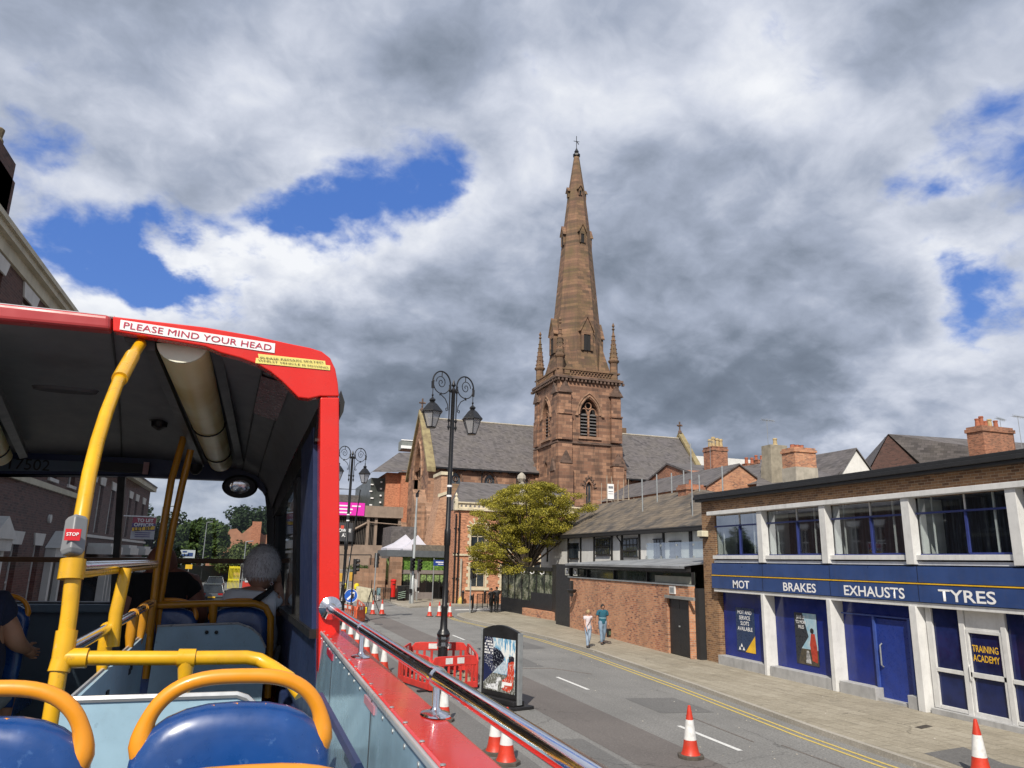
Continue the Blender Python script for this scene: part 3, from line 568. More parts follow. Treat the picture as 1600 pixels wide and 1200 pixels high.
gm=m=bpy.data.materials.new('terrace_glass'); m.use_nodes=True; t_=NT(m.node_tree); b_=m.node_tree.nodes['Principled BSDF']; pos=t_.n('ShaderNodeNewGeometry').outputs['Position']
t_.l(t_.ramp(t_.noise(pos,1.6,5,.7),[(.4,(.02,.025,.02)),(.52,(.09,.11,.07)),(.58,(.30,.30,.24)),(.64,(.07,.09,.06)),(.75,(.35,.30,.10))]),b_.inputs['Base Color']); b_.inputs['Roughness'].default_value=.08
v=MB(); v.poly([F2.p(0,1.15,.06),F2.p(L2,1.15,.06),F2.p(L2,3.25,.06),F2.p(0,3.25,.06)]); v.build('glazing',gm,sc)
v=MB()
for k in range(5):
    x=1.2+k*1.6; c=F2.p(x,3.0,-.05)
    v.tube([(c[0],c[1],3.3),(c[0],c[1]+.03,3.1),(c[0]-.1,c[1]+.2,3.02),(c[0]-.2,c[1]+.28,3.12)],.03,5)
v.build('swan_neck_light',WTXT,sc)
lw=MB(); lw.ubox((18.9,52.4),(-0.085*-1,-.996),(-.996,.085*-1*-1),(0,10.2),(0,.42),(0.1,.62)); lo=lw.build('low_wall',ORB,None); tag(lo,'low brick planter wall along the foot of the black terrace screen','wall')
# ================================================================ HALF TIMBERED building
ht=thing('half_timbered_house','white half-timbered building with long patchy brown slate roof behind the bar','house',(22,45,0))
v=MB(); v.box((22,29,0),(29.9,58,5.88)); v.build('wall',WHITER,ht)
v=MB(); 
ez,rz_=5.9,8.55; v.add([(21.6,28.8,ez),(26,40.6,rz_),(30.4,28.8,ez),(21.6,58.2,ez),(26,58.2,rz_),(30.4,58.2,ez),(21.6,28.8,ez-.1),(21.6,58.2,ez-.1)],[(0,1,4,3),(1,2,5,4),(0,3,7,6),(0,2,1),(3,5,4)]); v.build('roof',SLATEB,ht)
v=MB(); v.box((21.5,28.8,5.62),(21.98,58,5.78)); 
v.tube([(21.55,28.8,5.82),(21.55,58,5.82)],.06,6); v.build('gutter',TIMB,ht)
tb=MB()
for y in(56.5,52.2,49.9,47.6,44.85,43.35,41.05,38.0+.15): tb.box((21.93,y-.09,3.9),(22.0,y+.09,5.75))
tb.box((21.94,29,5.3),(21.99,30,5.75)); tb.box((21.925,35.15,4.2),(22.0,35.4,5.75)); tb.tube([(21.9,43.6,5.7),(21.7,43.6,5.55),(21.86,43.35,5.2),(21.86,43.35,4.0)],.05,6); tb.build('timber',TIMB,ht)
for (y1,y0,z0,z1,bu,bv) in((47.25,45.1,4.45,5.45,5,1),(43.1,41.3,4.3,5.35,3,2),(51.9,50.3,4.2,5.2,0,0),(39.2,38.1,4.3,5.25,2,0),(37.4,36.3,4.3,5.1,1,0)):
    g=MB(); g.box((21.90,y0,z0),(21.97,y1,z1)); go=g.build('window',GLS,ht); f=MB()
    f.box((21.87,y0-.05,z0-.06),(21.98,y1+.05,z0)); f.box((21.87,y0-.05,z1),(21.98,y1+.05,z1+.06))
    for k in range(bu): yy=y0+(y1-y0)*(k+1)/(bu+1); f.box((21.88,yy-.02,z0),(21.899,yy+.02,z1))
    for k in range(bv): zz=z0+(z1-z0)*(k+1)/(bv+1); f.box((21.86,y0,zz-.04),(21.899,y1,zz+.04))
    f.build('frame',TIMB,go)
bl=thing('glass_balustrade','clear glass terrace balustrade on the lead roof by the garage','balustrade',(20,32,4))
v=MB()
pa=(20.600,37.670,4.990); pb=(20.600,32.120,4.930)
v.poly([(20.6,pa[1],4.15),(20.6,27.9,4.15),(20.6,27.9,5.0),(20.6,pa[1],5.0)]); v.build('glass',clear('balustrade_glass',(.66,.74,.72),.05),bl)
v=MB()
for k in range(7): y=pa[1]-k*(pa[1]-28)/6; v.box((20.55,y-.03,4.1),(20.60,y+.03,4.3)); v.box((20.55,y-.03,4.8),(20.60,y+.03,4.9))
v.build('clamp',GREYM,bl)
# scaffold poles standing along the half timbered roof and scaffold with sign by the tower
for k,(px,(bx,by,bz),(tx,ty,tz)) in enumerate(((0,(23.843,44.000,8.009),(23.827,44.000,9.407)),(0,(24.949,44.000,8.187),(24.945,44.000,9.771)),(0,(26.073,44.000,8.369),(26.076,44.000,9.922)),(0,(27.018,44.000,8.630),(27.027,44.000,10.153)),(0,(22.593,36.000,7.705),(22.627,36.000,10.552)),(0,(25.672,40.000,8.642),(25.658,40.000,9.359)),(0,(25.962,38.000,8.177),(25.999,38.000,9.714)))):
    v=MB(); v.tube([(bx,by,bz-1.5),(tx,ty,tz)],.045 if k!=4 else .035,6)
    o=v.build('aerial_pole' if k==4 else 'scaffold_pole',[GREYM],None); 
    labs=['greenish scaffold pole leftmost above the half-timbered roof ridge','second scaffold pole from the left above the half-timbered ridge','third scaffold pole from the left above the half-timbered ridge','fourth scaffold pole, just left of the tall aerial pole','tall thin aerial pole rising beside the small ridge chimney','short pole right of the tall aerial pole','thin pole standing in front of the orange brick gable']
    tag(o,labs[k],'pole',group='poles above the half-timbered roof')
sf=thing('scaffold','tubular scaffold with a white sign board at the foot of the tower','scaffold',(32,70,0))
v=MB(); x0=(29.927,62.000,11.973)[0]; x1=(32.709,62.000,12.133)[0]; zt=(31.043,62.000,11.918)[2]; zb=6.5
for k in range(6):
    x=x0+(x1-x0)*k/5
    for y in(62,63.2): v.tube([(x,y,zb),(x+random.uniform(-.1,.1),y,zt-random.uniform(0,2.2 if k>3 else .8))],.03,5)
for z in(zb+.6,zb+1.9,zb+3.1): v.tube([(x0-.4,62,z),(x1+.4,62,z+.1)],.03,5); v.tube([(x0-.4,63.2,z),(x1+.4,63.2,z)],.03,5)
v.tube([(x0+.5,62,zb+3.6),(x0+1.6,62,zb+1)],.03,5); v.tube([(x1,62,zb),(x1-1.5,62,zb+3)],.03,5); v.build('tubes',paint('scaffold_tube',(.42,.36,.28),.6,.2),sf)
v=MB(); a=(29.887,61.800,11.006); b=(30.521,61.800,9.632); v.box((a[0],61.75,b[2]),(b[0],61.8,a[2])); bo=v.build('sign_board',WTXT,sf)
v=MB(); v.box((a[0]+.08,61.74,a[2]-.42),(b[0]-.08,61.75,a[2]-.2)); v.box((a[0]+.08,61.74,a[2]-.72),(b[0]-.08,61.75,a[2]-.66)); v.box((a[0]+.08,61.74,a[2]-.92),(b[0]-.08,61.75,a[2]-.88)); v.build('lettering',paint('sign_grey',(.2,.22,.25),.6),bo)
# ================================================================ CHURCH
ch=thing('church','red sandstone gothic church with tall spire and long slate nave roof','church',(38.5,89,0))
TX0,TX1,TY0,TY1=34.3,42.9,85.0,93.2
Ff=Fac((TX0,TY0,0),(1,0),(0,-1)); Fl=Fac((TX0,TY1,0),(0,-1),(-1,0)); TW=8.6
w0=MB()
hb=(3.05,5.65,19.6,24.6,'pt',22.4); hs=(3.85,4.7,9.4,13.9,'pt',13.0)
Ff.wall(w0,TW,27.0,[hb,hs],1.0); Fl.wall(w0,TY1-TY0,27.0,[(2.8,5.4,19.6,24.6,'pt',22.4),(3.6,4.6,14.6,16.6,'pt',15.8)],1.0)
w0.poly([(TX1,TY0,0),(TX1,TY1,0),(TX1,TY1,27),(TX1,TY0,27)]); w0.poly([(TX0,TY1,0),(TX1,TY1,0),(TX1,TY1,27),(TX0,TY1,27)]); w0.poly([(TX0,TY0,27),(TX1,TY0,27),(TX1,TY1,27),(TX0,TY1,27)])
w0.build('tower',SAND,ch)
DSAND=brick('sandstone_dark',(.16,.10,.075),(.11,.07,.052),(.12,.08,.06),.6,.3,.02,.5,(.08,.06,.05),bump=.5)
MOSS=brick('sandstone_mossy',(.225,.125,.08),(.18,.10,.066),(.13,.08,.056),.95,.40,.04,.65,(.12,.095,.04),dirt=.45,bump=.4,bs=.6,c3=(.10,.06,.045),c4=(.29,.165,.10))
# louvres + tracery
for Fx,h in((Ff,hb),(Fl,(2.8,5.4,19.6,24.6,'pt',22.4))):
    go=Fx.window(ch,h,.95,DARKIN,DSAND,(),(),.1,outer=False,name='belfry_window')
    v=MB(); cm=(h[0]+h[1])/2
    for k in range(7):
        z=19.9+k*.42
        for a,b in((h[0]+.12,cm-.14),(cm+.14,h[1]-.12)):
            v.add([Fx.p(a,z,.35),Fx.p(b,z,.35),Fx.p(b,z+.26,.75),Fx.p(a,z+.26,.75),Fx.p(a,z-.06,.35),Fx.p(b,z-.06,.35)],[(0,1,2,3),(0,4,5,1)])
    v.build('louvre',paint('louvre_slate',(.13,.125,.125),.7),ch)
    v=MB(); Fx.box(v,(cm-.12,cm+.12),(19.6,22.9),(-.5,-.3)); Fx.box(v,(h[0],h[0]+.14),(19.6,22.6),(-.6,-.3)); Fx.box(v,(h[1]-.14,h[1]),(19.6,22.6),(-.6,-.3))
    for s_ in(-1,1):
        c=cm+s_*.62; v.tube([Fx.p(c+.5*math.cos(a),22.5+.75*math.sin(a)*1.05,.4) for a in [PI*k/10 for k in range(11)]],.1,5)
    v.tube([Fx.p(cm+.42*math.cos(a),23.65+.42*math.sin(a),.4) for a in [2*PI*k/14 for k in range(14)]],.09,5,closed=True)
    v.build('tracery',SAND,ch)
    v=MB()
    for ex,r_ in((.16,.13),(.42,.10)):
        o=arch_pts(h[0]-ex,h[1]+ex,h[2],h[3]+ex*1.6,'pt',h[5])[2:]; v.tube([Fx.p(a,b,-.04) for a,b in o],r_,5)
    Fx.box(v,(h[0]-.7,h[0]-.35),(22.2,22.45),(0,.25)); Fx.box(v,(h[1]+.35,h[1]+.7),(22.2,22.45),(0,.25)); Fx.box(v,(h[0]-.3,h[1]+.3),(19.2,19.55),(0,.2))
    v.build('hood_mould',SANDP,ch)
go=Ff.window(ch,hs,.4,LEADW,SANDP,(4.27,),(),.08); v=MB(); o=arch_pts(hs[0]-.3,hs[1]+.3,hs[2],hs[3]+.5,'pt',hs[5])[2:]
for i in range(len(o)-1):
    a,b=Vector(o[i]),Vector(o[i+1]); m_=(a+b)/2; c=Vector(((hs[0]+hs[1])/2,hs[5])); dd=(m_-c).normalized()*.28
    if i%2==0: v.tube([Ff.p(*(m_-dd*.4),-.02),Ff.p(*(m_+dd),-.02)],.13,4)
v.tube([Ff.p(a,b,-.03) for a,b in o],.09,5); v.build('hood_mould',DSAND,ch)
Fl.window(ch,(3.6,4.6,14.6,16.6,'pt',15.8),.4,LEADW,SANDP,(),(),.08)
# string courses, cornice
v=MB()
def ring(v,z0,z1,e,x0=TX0,x1=TX1,y0=TY0,y1=TY1): v.box((x0-e,y0-e,z0),(x1+e,y1+e,z1))
ring(v,18.55,18.72,.22); ring(v,18.72,18.85,.10); v.build('string_course',DSAND,ch)
v=MB(); ring(v,26.75,26.95,.14); ring(v,26.95,27.25,.45); 
for k in range(18):
    x=TX0-.2+k*.54; v.box((x,TY0-.40,26.6),(x+.25,TY0,26.9)); y=TY0-.2+k*.54; v.box((TX0-.40,y,26.6),(TX0,y+.25,26.9))
v.build('cornice',DSAND,ch)
# buttresses (corner pairs) with set-offs and gablets
def buttress(v,x0,x1,y0,y1,z0,z1,dx,dy):
    v.box((x0,y0,z0),(x1,y1,z1))
v=MB()
for x0,x1 in((TX0-.15,TX0+1.75),(TX1-1.35,TX1+.15)):
    v.box((x0,TY0-.5,18.95),(x1,TY0,22.4)); v.box((x0+.08,TY0-.35,22.4),(x1-.08,TY0,25.4)); v.box((x0-.05,TY0-.65,22.2),(x1+.05,TY0,22.4)); 
    v.box((x0,TY0-.9,0),(x1,TY0,15.9)); v.box((x0,TY0-.5,15.9),(x1,TY0,18.45))
for y0,y1 in((TY0-.15,TY0+1.6),(TY1-1.4,TY1+.1)):
    v.box((TX0-.24,y0,18.95),(TX0,y1,22.4)); v.box((TX0-.16,y0+.08,22.4),(TX0,y1-.08,25.4)); v.box((TX0-.4,y0,0),(TX0,y1,15.0)); v.box((TX0-.22,y0,15.0),(TX0,y1,18.45))
v.box((TX1,TY0+.0,0),(TX1+.9,TY0+1.6,15.6)); v.box((TX1,TY0+2,0),(TX1+.5,TY0+3.6,14))
v.build('buttress',SAND,ch)
v=MB()
def gablet(v,cx,y,z,w_,h,d): v.prism([(cx-w_/2,y,z),(cx+w_/2,y,z),(cx,y,z+h)],(0,d,0))
for cx_ in(TX0+.8,TX1-.6): gablet(v,cx_,TY0-.6,25.0,1.9,1.5,.6); gablet(v,cx_,TY0-1.0,15.9,1.7,1.6,1.0)
gablet(v,TX1+.45,TY0-.1,15.6,1.2,1.5,1.6)
for cy_ in(TY0+.75,TY1-.7): v.prism([(TX0-.35,cy_-.9,25.0),(TX0-.35,cy_+.9,25.0),(TX0-.35,cy_,26.5)],(.35,0,0)); v.prism([(TX0-.5,cy_-.8,15.0),(TX0-.5,cy_+.8,15.0),(TX0-.5,cy_,16.6)],(.5,0,0))
v.build('gablet',DSAND,ch)
# parapet
v=MB()
for y in(TY0-.12,TY1-.1): v.box((TX0-.15,y,27.25),(TX1+.15,y+.25,27.45)); v.box((TX0-.15,y,28.15),(TX1+.15,y+.28,28.32))
for x in(TX0-.12,TX1-.1): v.box((x,TY0+.16,27.25),(x+.25,TY1-.12,27.45)); v.box((x,TY0+.18,28.15),(x+.28,TY1-.12,28.32))
for k in range(13):
    a=1.7+k*.45
    for (p0,p1) in(((a,27.45),(a+.45,28.15)),((a+.45,27.45),(a,28.15))):
        v.tube([(TX0+p0[0],TY0,p0[1]),(TX0+p1[0],TY0,p1[1])],.07,4); v.tube([(TX0,TY0+p0[0],p0[1]),(TX0,TY0+p1[0],p1[1])],.07,4)
v.build('parapet',MOSS,ch)
v=MB()
for k in range(13):
    a=1.9+k*.45; v.box((TX0+a-.2,TY0+.16,27.45),(TX0+a+.2,TY0+.19,28.15)); v.box((TX0+.16,TY0+a-.2,27.45),(TX0+.19,TY0+a+.2,28.15))
v.build('parapet_shadow_panel',DSAND,ch)
# pinnacles
for (x,y) in((TX0+.35,TY0+.35),(TX1-.55,TY0+.35),(TX0+.35,TY1-.5),(TX1-.55,TY1-.5)):
    v=MB(); v.lathe([(.52,27.2),(.52,29.7),(.62,29.75),(.74,29.95),(.74,30.1),(.56,30.2),(.09,34.3),(.22,34.45),(.08,34.7),(.20,34.95),(0.02,35.4)],(x,y,0),8,rot=PI/8)
    for k in range(8):
        for j in range(6):
            z=30.5+j*.6; r_=.56-(z-30.2)*.112; a=PI/8+k*PI/4; v.lathe([(.02,-.07),(.10,0),(.02,.1)],(x+r_*math.cos(a)*1.05,y+r_*math.sin(a)*1.05,z),4)
    v.build('pinnacle',MOSS,ch)
# spire
SX,SY=38.62,89.15
v=MB(); 
prof=[(4.05,27.3),(3.85,29.2),(3.6,31.5),(3.30,34.5),(2.62,42.0),(1.95,49.2),(1.25,55.5),(.38,61.6),(.30,61.8)]
v.lathe(prof,(SX,SY,0),8,rot=PI/8); 
for sx_ in(-1,1):
    for sy_ in(-1,1):
        c=(SX+sx_*3.75,SY+sy_*3.6); v.add([(c[0],c[1],27.3),(SX+sx_*1.6,c[1],27.3),(c[0],SY+sy_*1.6,27.3),(SX+sx_*2.4,SY+sy_*2.4,33.0)],[(0,1,3),(0,3,2),(1,2,3),(0,2,1)])
sp=v.build('spire',MOSS,ch)
v=MB(); v.lathe([(.36,61.5),(.55,61.7),(.55,61.95),(.2,62.1),(.35,62.4),(.1,62.9),(.06,63)],(SX,SY,0),8); v.tube([(SX,SY,62.5),(SX,SY,65.0)],.05,5); v.tube([(SX-.45,SY,64.1),(SX+.45,SY,64.15)],.045,5); v.tube([(SX,SY,64.2),(SX+.35,SY,63.7)],.07,4); v.build('weather_vane',BLACKM,sp)
# lucarnes
def lucarne(ang,z,r,w_,h,d,par):
    ca,sa=math.cos(ang),math.sin(ang); U=Vector((-sa,ca,0)); N=Vector((ca,sa,0)); o=Vector((SX,SY,0))+N*(r+d)
    v=MB(); b=lambda a,zz,dd: tuple(o+U*a+N*(-dd)+Vector((0,0,zz)))
    for s_ in(-1,1):
        v.prism([b(s_*w_/2,z,0),b(s_*w_*.30,z,0),b(s_*w_*.30,z+h*.62,0),b(s_*w_/2,z+h*.62,0)],tuple(-N*(d+.5)))
    v.prism([b(-w_*.30,z+h*.5,.02),b(w_*.30,z+h*.5,.02),b(w_*.30,z+h*.64,.02),b(-w_*.30,z+h*.64,.02)],tuple(-N*(d+.4)))
    ex=.12
    v.prism([b(-w_/2-ex*1.4,z+h*.58,-ex),b(0,z+h*1.05,-ex),b(0,z+h*1.16,-ex),b(-w_/2-ex*2.2,z+h*.60,-ex)],tuple(-N*(d+1.0)))
    v.prism([b(w_/2+ex*1.4,z+h*.58,-ex),b(0,z+h*1.05,-ex),b(0,z+h*1.16,-ex),b(w_/2+ex*2.2,z+h*.60,-ex)],tuple(-N*(d+1.0)))
    v.prism([b(-w_/2,z+h*.62,.01),b(w_/2,z+h*.62,.01),b(0,z+h*1.04,.01)],tuple(-N*(d+.8)))
    o1=v.build('lucarne',MOSS,par)
    g=MB(); g.prism([b(-w_*.30,z,.12),b(w_*.30,z,.12),b(w_*.30,z+h*.5,.12),b(0,z+h*.62,.12),b(-w_*.30,z+h*.5,.12)],tuple(-N*.1)); g.tube([b(0,z,.02),b(0,z+h*.5,.02)],.045*w_,4); g.build('opening',DARKIN,o1)
for a in(-PI/2,PI,0):
    lucarne(a,31.2,3.35,1.65,4.4,.30,sp); lucarne(a,47.2,1.92,.85,2.6,.28,sp)
for a in(-PI/2,PI,0): lucarne(a,54.8,1.20,.5,1.4,.22,sp)
# nave
NX0,NX1,NY0,NY1=19.5,60.2,92.0,105.4; EZ=15.6; RZ=22.9
Fn=Fac((NX0,NY0,0),(1,0),(0,-1))
xs=[3.6,8.2,12.9,27.2,31.8,36.4]
nh=[(x-.75,x+.75,12.0,14.95,'pt',13.7) for x in xs]
v=MB(); Fn.wall(v,NX1-NX0,EZ,nh,.35); 
Fg=Fac((NX0,NY1,0),(0,-1),(-1,0)); GW=NY1-NY0; gw=(4.2,9.2,8.0,19.2,'pt',14.6)
Fg.wall(v,GW,EZ,[(4.2,9.2,8.0,EZ)],.6)
# gable triangle with big west window: build around the arch
oa=arch_pts(*gw)[2:]; cm=6.7
half=[q for q in oa if q[0]>=cm-1e-6 and q[1]>=EZ]; hl=[q for q in oa if q[0]<=cm+1e-6 and q[1]>=EZ]
v.poly([Fg.p(*q) for q in [(GW,EZ),(cm,RZ+.7)]+sorted(half,key=lambda q:-q[1])]+[Fg.p(9.2,EZ)]); v.poly([Fg.p(*q) for q in [(0,EZ),(cm,RZ+.7)]+sorted(hl,key=lambda q:-q[1])]+[Fg.p(4.2,EZ)])
out=arch_pts(*gw)
for i in range(len(out)):
    a,b=out[i],out[(i+1)%len(out)]; v.poly([Fg.p(*a),Fg.p(*b),Fg.p(b[0],b[1],.7),Fg.p(a[0],a[1],.7)])
v.poly([(NX1,NY0,0),(NX1,NY1,0),(NX1,NY1,EZ),(NX1,(NY0+NY1)/2,RZ+.5),(NX1,NY0,EZ)]); v.poly([(NX0,NY1,0),(NX1,NY1,0),(NX1,NY1,EZ),(NX0,NY1,EZ)])
v.build('nave',SAND,ch)
MY=(NY0+NY1)/2
v=MB(); v.add([(NX0+.3,NY0-.5,EZ-.2),(NX1-.2,NY0-.5,EZ-.2),(NX1-.2,MY,RZ),(NX0+.3,MY,RZ),(NX0+.3,NY1+.5,EZ-.2),(NX1-.2,NY1+.5,EZ-.2)],[(0,1,2,3),(3,2,5,4)]); rf=v.build('nave_roof',SLATE,ch)
v=MB(); v.tube([(NX0+.3,MY,RZ+.05),(NX1-.2,MY,RZ+.05)],.14,6); v.build('ridge',PALEST,rf)
v=MB(); v.box((NX0+.4,NY0-.62,EZ-.42),(NX1-.2,NY0-.42,EZ-.22)); 
for k in range(34): x=NX0+1+k*1.2; v.box((x,NY0-.4,EZ-.55),(x+.18,NY0,EZ-.3))
for x in(26.5,31.3): v.tube([(x,NY0-.5,EZ-.4),(x,NY0-.15,EZ-1.0),(x,NY0-.12,8)],.09,5); v.lathe([(.12,-.3),(.3,0)],(x,NY0-.4,EZ-.4),6)
v.build('gutter',BLACKM,ch)
v=MB(); e=.35   # coping
for s_ in(-1,1):
    ya=NY0-.7 if s_<0 else NY1+.7
    v.prism([(NX0-e,ya,EZ-.9),(NX0-e,ya,EZ-.3),(NX0-e,MY,RZ+1.1),(NX0-e,MY,RZ+.45)],(1.1,0,0)); v.prism([(NX1-.3,ya,EZ-.9),(NX1-.3,ya,EZ-.3),(NX1-.3,MY,RZ+1.0),(NX1-.3,MY,RZ+.45)],(.8,0,0))
v.build('coping',paint('mossy_coping',(.30,.25,.13),.9,var=.3,vs=1.5,c2=(.16,.12,.07)),ch)
for x in(NX0+.1,NX1):
    v=MB(); v.tube([(x,MY,RZ+1),(x,MY,RZ+2.7)],.12,6); v.tube([(x-.0,MY-.45,RZ+2.1),(x,MY+.45,RZ+2.1)],.12,6); v.tube([(x-.45,MY,RZ+2.1),(x+.45,MY,RZ+2.1)],.12,6); v.lathe([(.35,0),(.3,.3),(.12,.5)],(x,MY,RZ+.9),6); v.build('gable_cross',DSAND,ch)
Fg.window(ch,gw,.65,LEADW,SANDP,(),(),.14)
v=MB()
for x in(5.45,6.7,7.95): Fg.box(v,(x-.1,x+.1),(8,15.6),(-.6,-.35))
for x,z,r_ in((5.8,15.4,.85),(7.6,15.4,.85),(6.7,17.0,.8)): v.tube([Fg.p(x+r_*math.cos(a),z+r_*math.sin(a),.45) for a in [2*PI*k/14 for k in range(14)]],.1,5,closed=True)
o=arch_pts(gw[0]-.35,gw[1]+.35,gw[2],gw[3]+.6,'pt',gw[5])[2:]; v.tube([Fg.p(a,b,-.06) for a,b in o],.2,6); v.build('tracery',SANDP,ch)
for i,h in enumerate(nh):
    Fn.window(ch,h,.3,LEADW,SANDP,((h[0]+h[1])/2,),(),.09); v=MB(); o=arch_pts(h[0]-.15,h[1]+.15,h[2],h[3]+.28,'pt',h[5])[2:]; v.tube([Fn.p(a,b,-.05) for a,b in o],.10,5)
    c=(h[0]+h[1])/2; v.tube([Fn.p(c+.3*math.cos(a),14.05+.3*math.sin(a),.2) for a in [2*PI*k/10 for k in range(10)]],.06,4,closed=True); v.build('hood_mould',DSAND,ch)
v=MB()   # west buttresses and stair turret
for x,y,w_,d_,z in((NX0-.3,NY0-1.6,1.7,1.7,11.0),(NX0-1.9,NY1-2.0,1.9,2.2,9.0),(NX0-1.6,NY0-.1,1.7,1.8,12.6)):
    v.box((x,y,0),(x+w_,y+d_,z-1.8)); v.prism([(x,y,z-1.8),(x,y+d_,z-1.8),(x,y+d_,z)],(w_,0,0))
v.build('buttress',SANDP,ch)
a=(19.225,88.000,12.897); b=(19.832,88.000,11.771); v=MB(); v.box((20.6,NY0-2.6,0),(23.6,NY0,11.0)); v.prism([(20.5,NY0-2.8,11.0),(20.5,NY0,11.0),(20.5,NY0,13.4)],(3.2,0,0)); v.build('porch_buttress',MOSS,ch)
v=MB(); v.box((23.0,MY-.8,RZ-.5),(23.6,MY+.8,RZ-.4)); 
v=MB(); c=(50.152,98.500,23.193); v.box((47.0-.2,MY+1,RZ-1),(51.5,MY+2.4,RZ+1.2)); v.build('ridge_vent_block',MOSS,ch)
# aerials on nave
# ================================================================ VICTORIAN red brick building
vb=thing('victorian_building','orange red brick building with cream arched window surrounds and pierced balustrade behind the tree','building',(20,67,0))
VX=16.8; Fv=Fac((VX,66.5,0),(1,0),(0,-1)); VW=12.6
vh=[(1.55,2.95,5.0,7.05,'seg',6.75),(1.55,2.95,1.55,3.9,'seg',3.7),(4.55,6.05,4.9,7.05,'seg',6.75),(4.55,6.05,1.55,3.9,'seg',3.7),(7.7,9.2,4.9,7.05,'seg',6.75),(7.7,9.2,1.55,3.9,'seg',3.7)]
v=MB(); Fv.wall(v,VW,8.35,vh,.25); v.poly([(VX,66.5,0),(VX,70,0),(VX,70,8.35),(VX,66.5,8.35)]); v.poly([(VX+1.8,70,0),(VX+1.8,80,0),(VX+1.8,80,8.35),(VX+1.8,70,8.35)]); v.poly([(VX,70,0),(VX+1.8,70,0),(VX+1.8,70,8.35),(VX,70,8.35)]); v.poly([(VX+VW,66.5,0),(VX+VW,80,0),(VX+VW,80,8.35),(VX+VW,66.5,8.35)]); v.build('wall',REDB,vb)
for h in vh:
    Fv.window(vb,h,.22,GLS,CREAM,((h[0]+h[1])/2,),((h[2]+h[3])/2,),.07)
v=MB()
for h in vh:
    x0,x1,z0,z1=h[:4]; Fv.box(v,(x0-.42,x1+.42),(z0-.28,z0-.02),(.003,.12))
    k=0; z=z0
    while z<h[5]-.05:
        e=.34 if k%2 else .18
        Fv.box(v,(x0-e,x0),(z,min(z+.3,h[5])),(.003,.06)); Fv.box(v,(x1,x1+e),(z,min(z+.3,h[5])),(.003,.06)); z+=.3; k+=1
    c=(x0+x1)/2; 
    if z0>4:
        for j in range(13):
            a=PI*(j+.5)/13
            if j%2==0: v.tube([Fv.p(c+math.cos(a)*.80,h[5]+.05+math.sin(a)*.55,-.03),Fv.p(c+math.cos(a)*1.15,h[5]+.05+math.sin(a)*.98,-.03)],.10,4)
        v.tube([Fv.p(c+math.cos(a)*.72,h[5]+.05+math.sin(a)*.42,-.03) for a in [PI*j/12 for j in range(13)]],.08,4)
    else: Fv.box(v,(x0-.18,x1+.18),(h[3]+.0,h[3]+.3),(.003,.06))
v.build('window_surround',CREAM,vb)
v=MB(); Fv.box(v,(-.12,VW),(4.28,4.45),(.003,.12)); Fv.box(v,(-.15,VW+.1),(8.35,8.52),(-.3,.22)); Fv.box(v,(-.12,VW),(9.0,9.12),(-.2,.14)); v.build('string_course',CREAM,vb)
v=MB(); Fv.wall(v,VW,9.0,[(x-.1,x+.1,8.66,8.88,'pt',8.76) for x in [.55+k*.42 for k in range(28)]],.12,u00=0,v00=8.52); v.box((VX-.12,66.32,8.3),(VX+.16,66.9,9.35)); v.lathe([(.2,0),(.08,.2),(.14,.35),(.02,.6)],(VX+.02,66.5,9.35),8); v.build('balustrade',CREAM,vb)
v=MB(); v.add([(VX+.1,66.9,8.6),(VX+VW,66.9,8.6),(VX+VW,72.5,11.6),(VX+1.9,72.5,11.6),(VX+VW,79,8.6),(VX+1.9,79,8.6)],[(0,1,2,3),(3,2,4,5),(0,3,5),(1,4,2)]); v.build('roof',SLATE,vb)
v=MB(); v.prism([(22.0,66.7,9.0),(24.6,66.7,9.0),(24.1,66.7,10.4),(23.3,66.7,11.4),(22.6,66.7,10.4)],(0,.5,0)); v.lathe([(.25,0),(.45,.3),(.4,.6),(.1,.9)],(23.3,66.95,11.3),8); v.build('dormer_gable',PALEST,vb)
for x,z0_,z1_ in((VX+.35,.1,8.2),(VX+.02,.1,8.0),(VX+.65,.1,4.0)):
    v=MB(); v.tube([(x,66.32,z0_),(x,66.32,z1_)],.07 if z1_>5 else .1,6); 
    for z in(2.2,4.4,6.6):
        if z<z1_: v.box((x-.12,66.36,z),(x+.12,66.46,z+.12))
    v.build('drainpipe',BLACKM if z1_>5 else PALEST,vb)
v=MB(); Y0=77.2   # tapered gable chimney on the left
za=(17.939,77.200,12.726)[2]; xl=(16.952,77.200,4.291); xt=(17.808,77.200,12.513); 
v.prism([(xl[0],Y0,0),(VX+2.1,Y0,0),(VX+2.1,Y0,za),(xt[0],Y0,za),((17.760,77.200,10.473)[0],Y0,(17.760,77.200,10.473)[2]),((17.491,77.200,8.782)[0],Y0,(17.491,77.200,8.782)[2]),(xl[0],Y0,(16.827,77.200,5.459)[2])],(0,3.5,0)); cb_=v.build('chimney_gable',TANB,vb)
v=MB(); v.box((xt[0]-.12,Y0-.15,za),(VX+2.2,Y0+3.6,za+.35)); v.prism([(xt[0]-.3,Y0-.12,za-2.4),(xt[0]+1.0,Y0-.12,za-1.9),(xt[0]+1.0,Y0-.12,za-1.6),(xt[0]-.3,Y0-.12,za-2.05)],(0,.2,0)); v.build('stone_cap',CREAM,cb_)
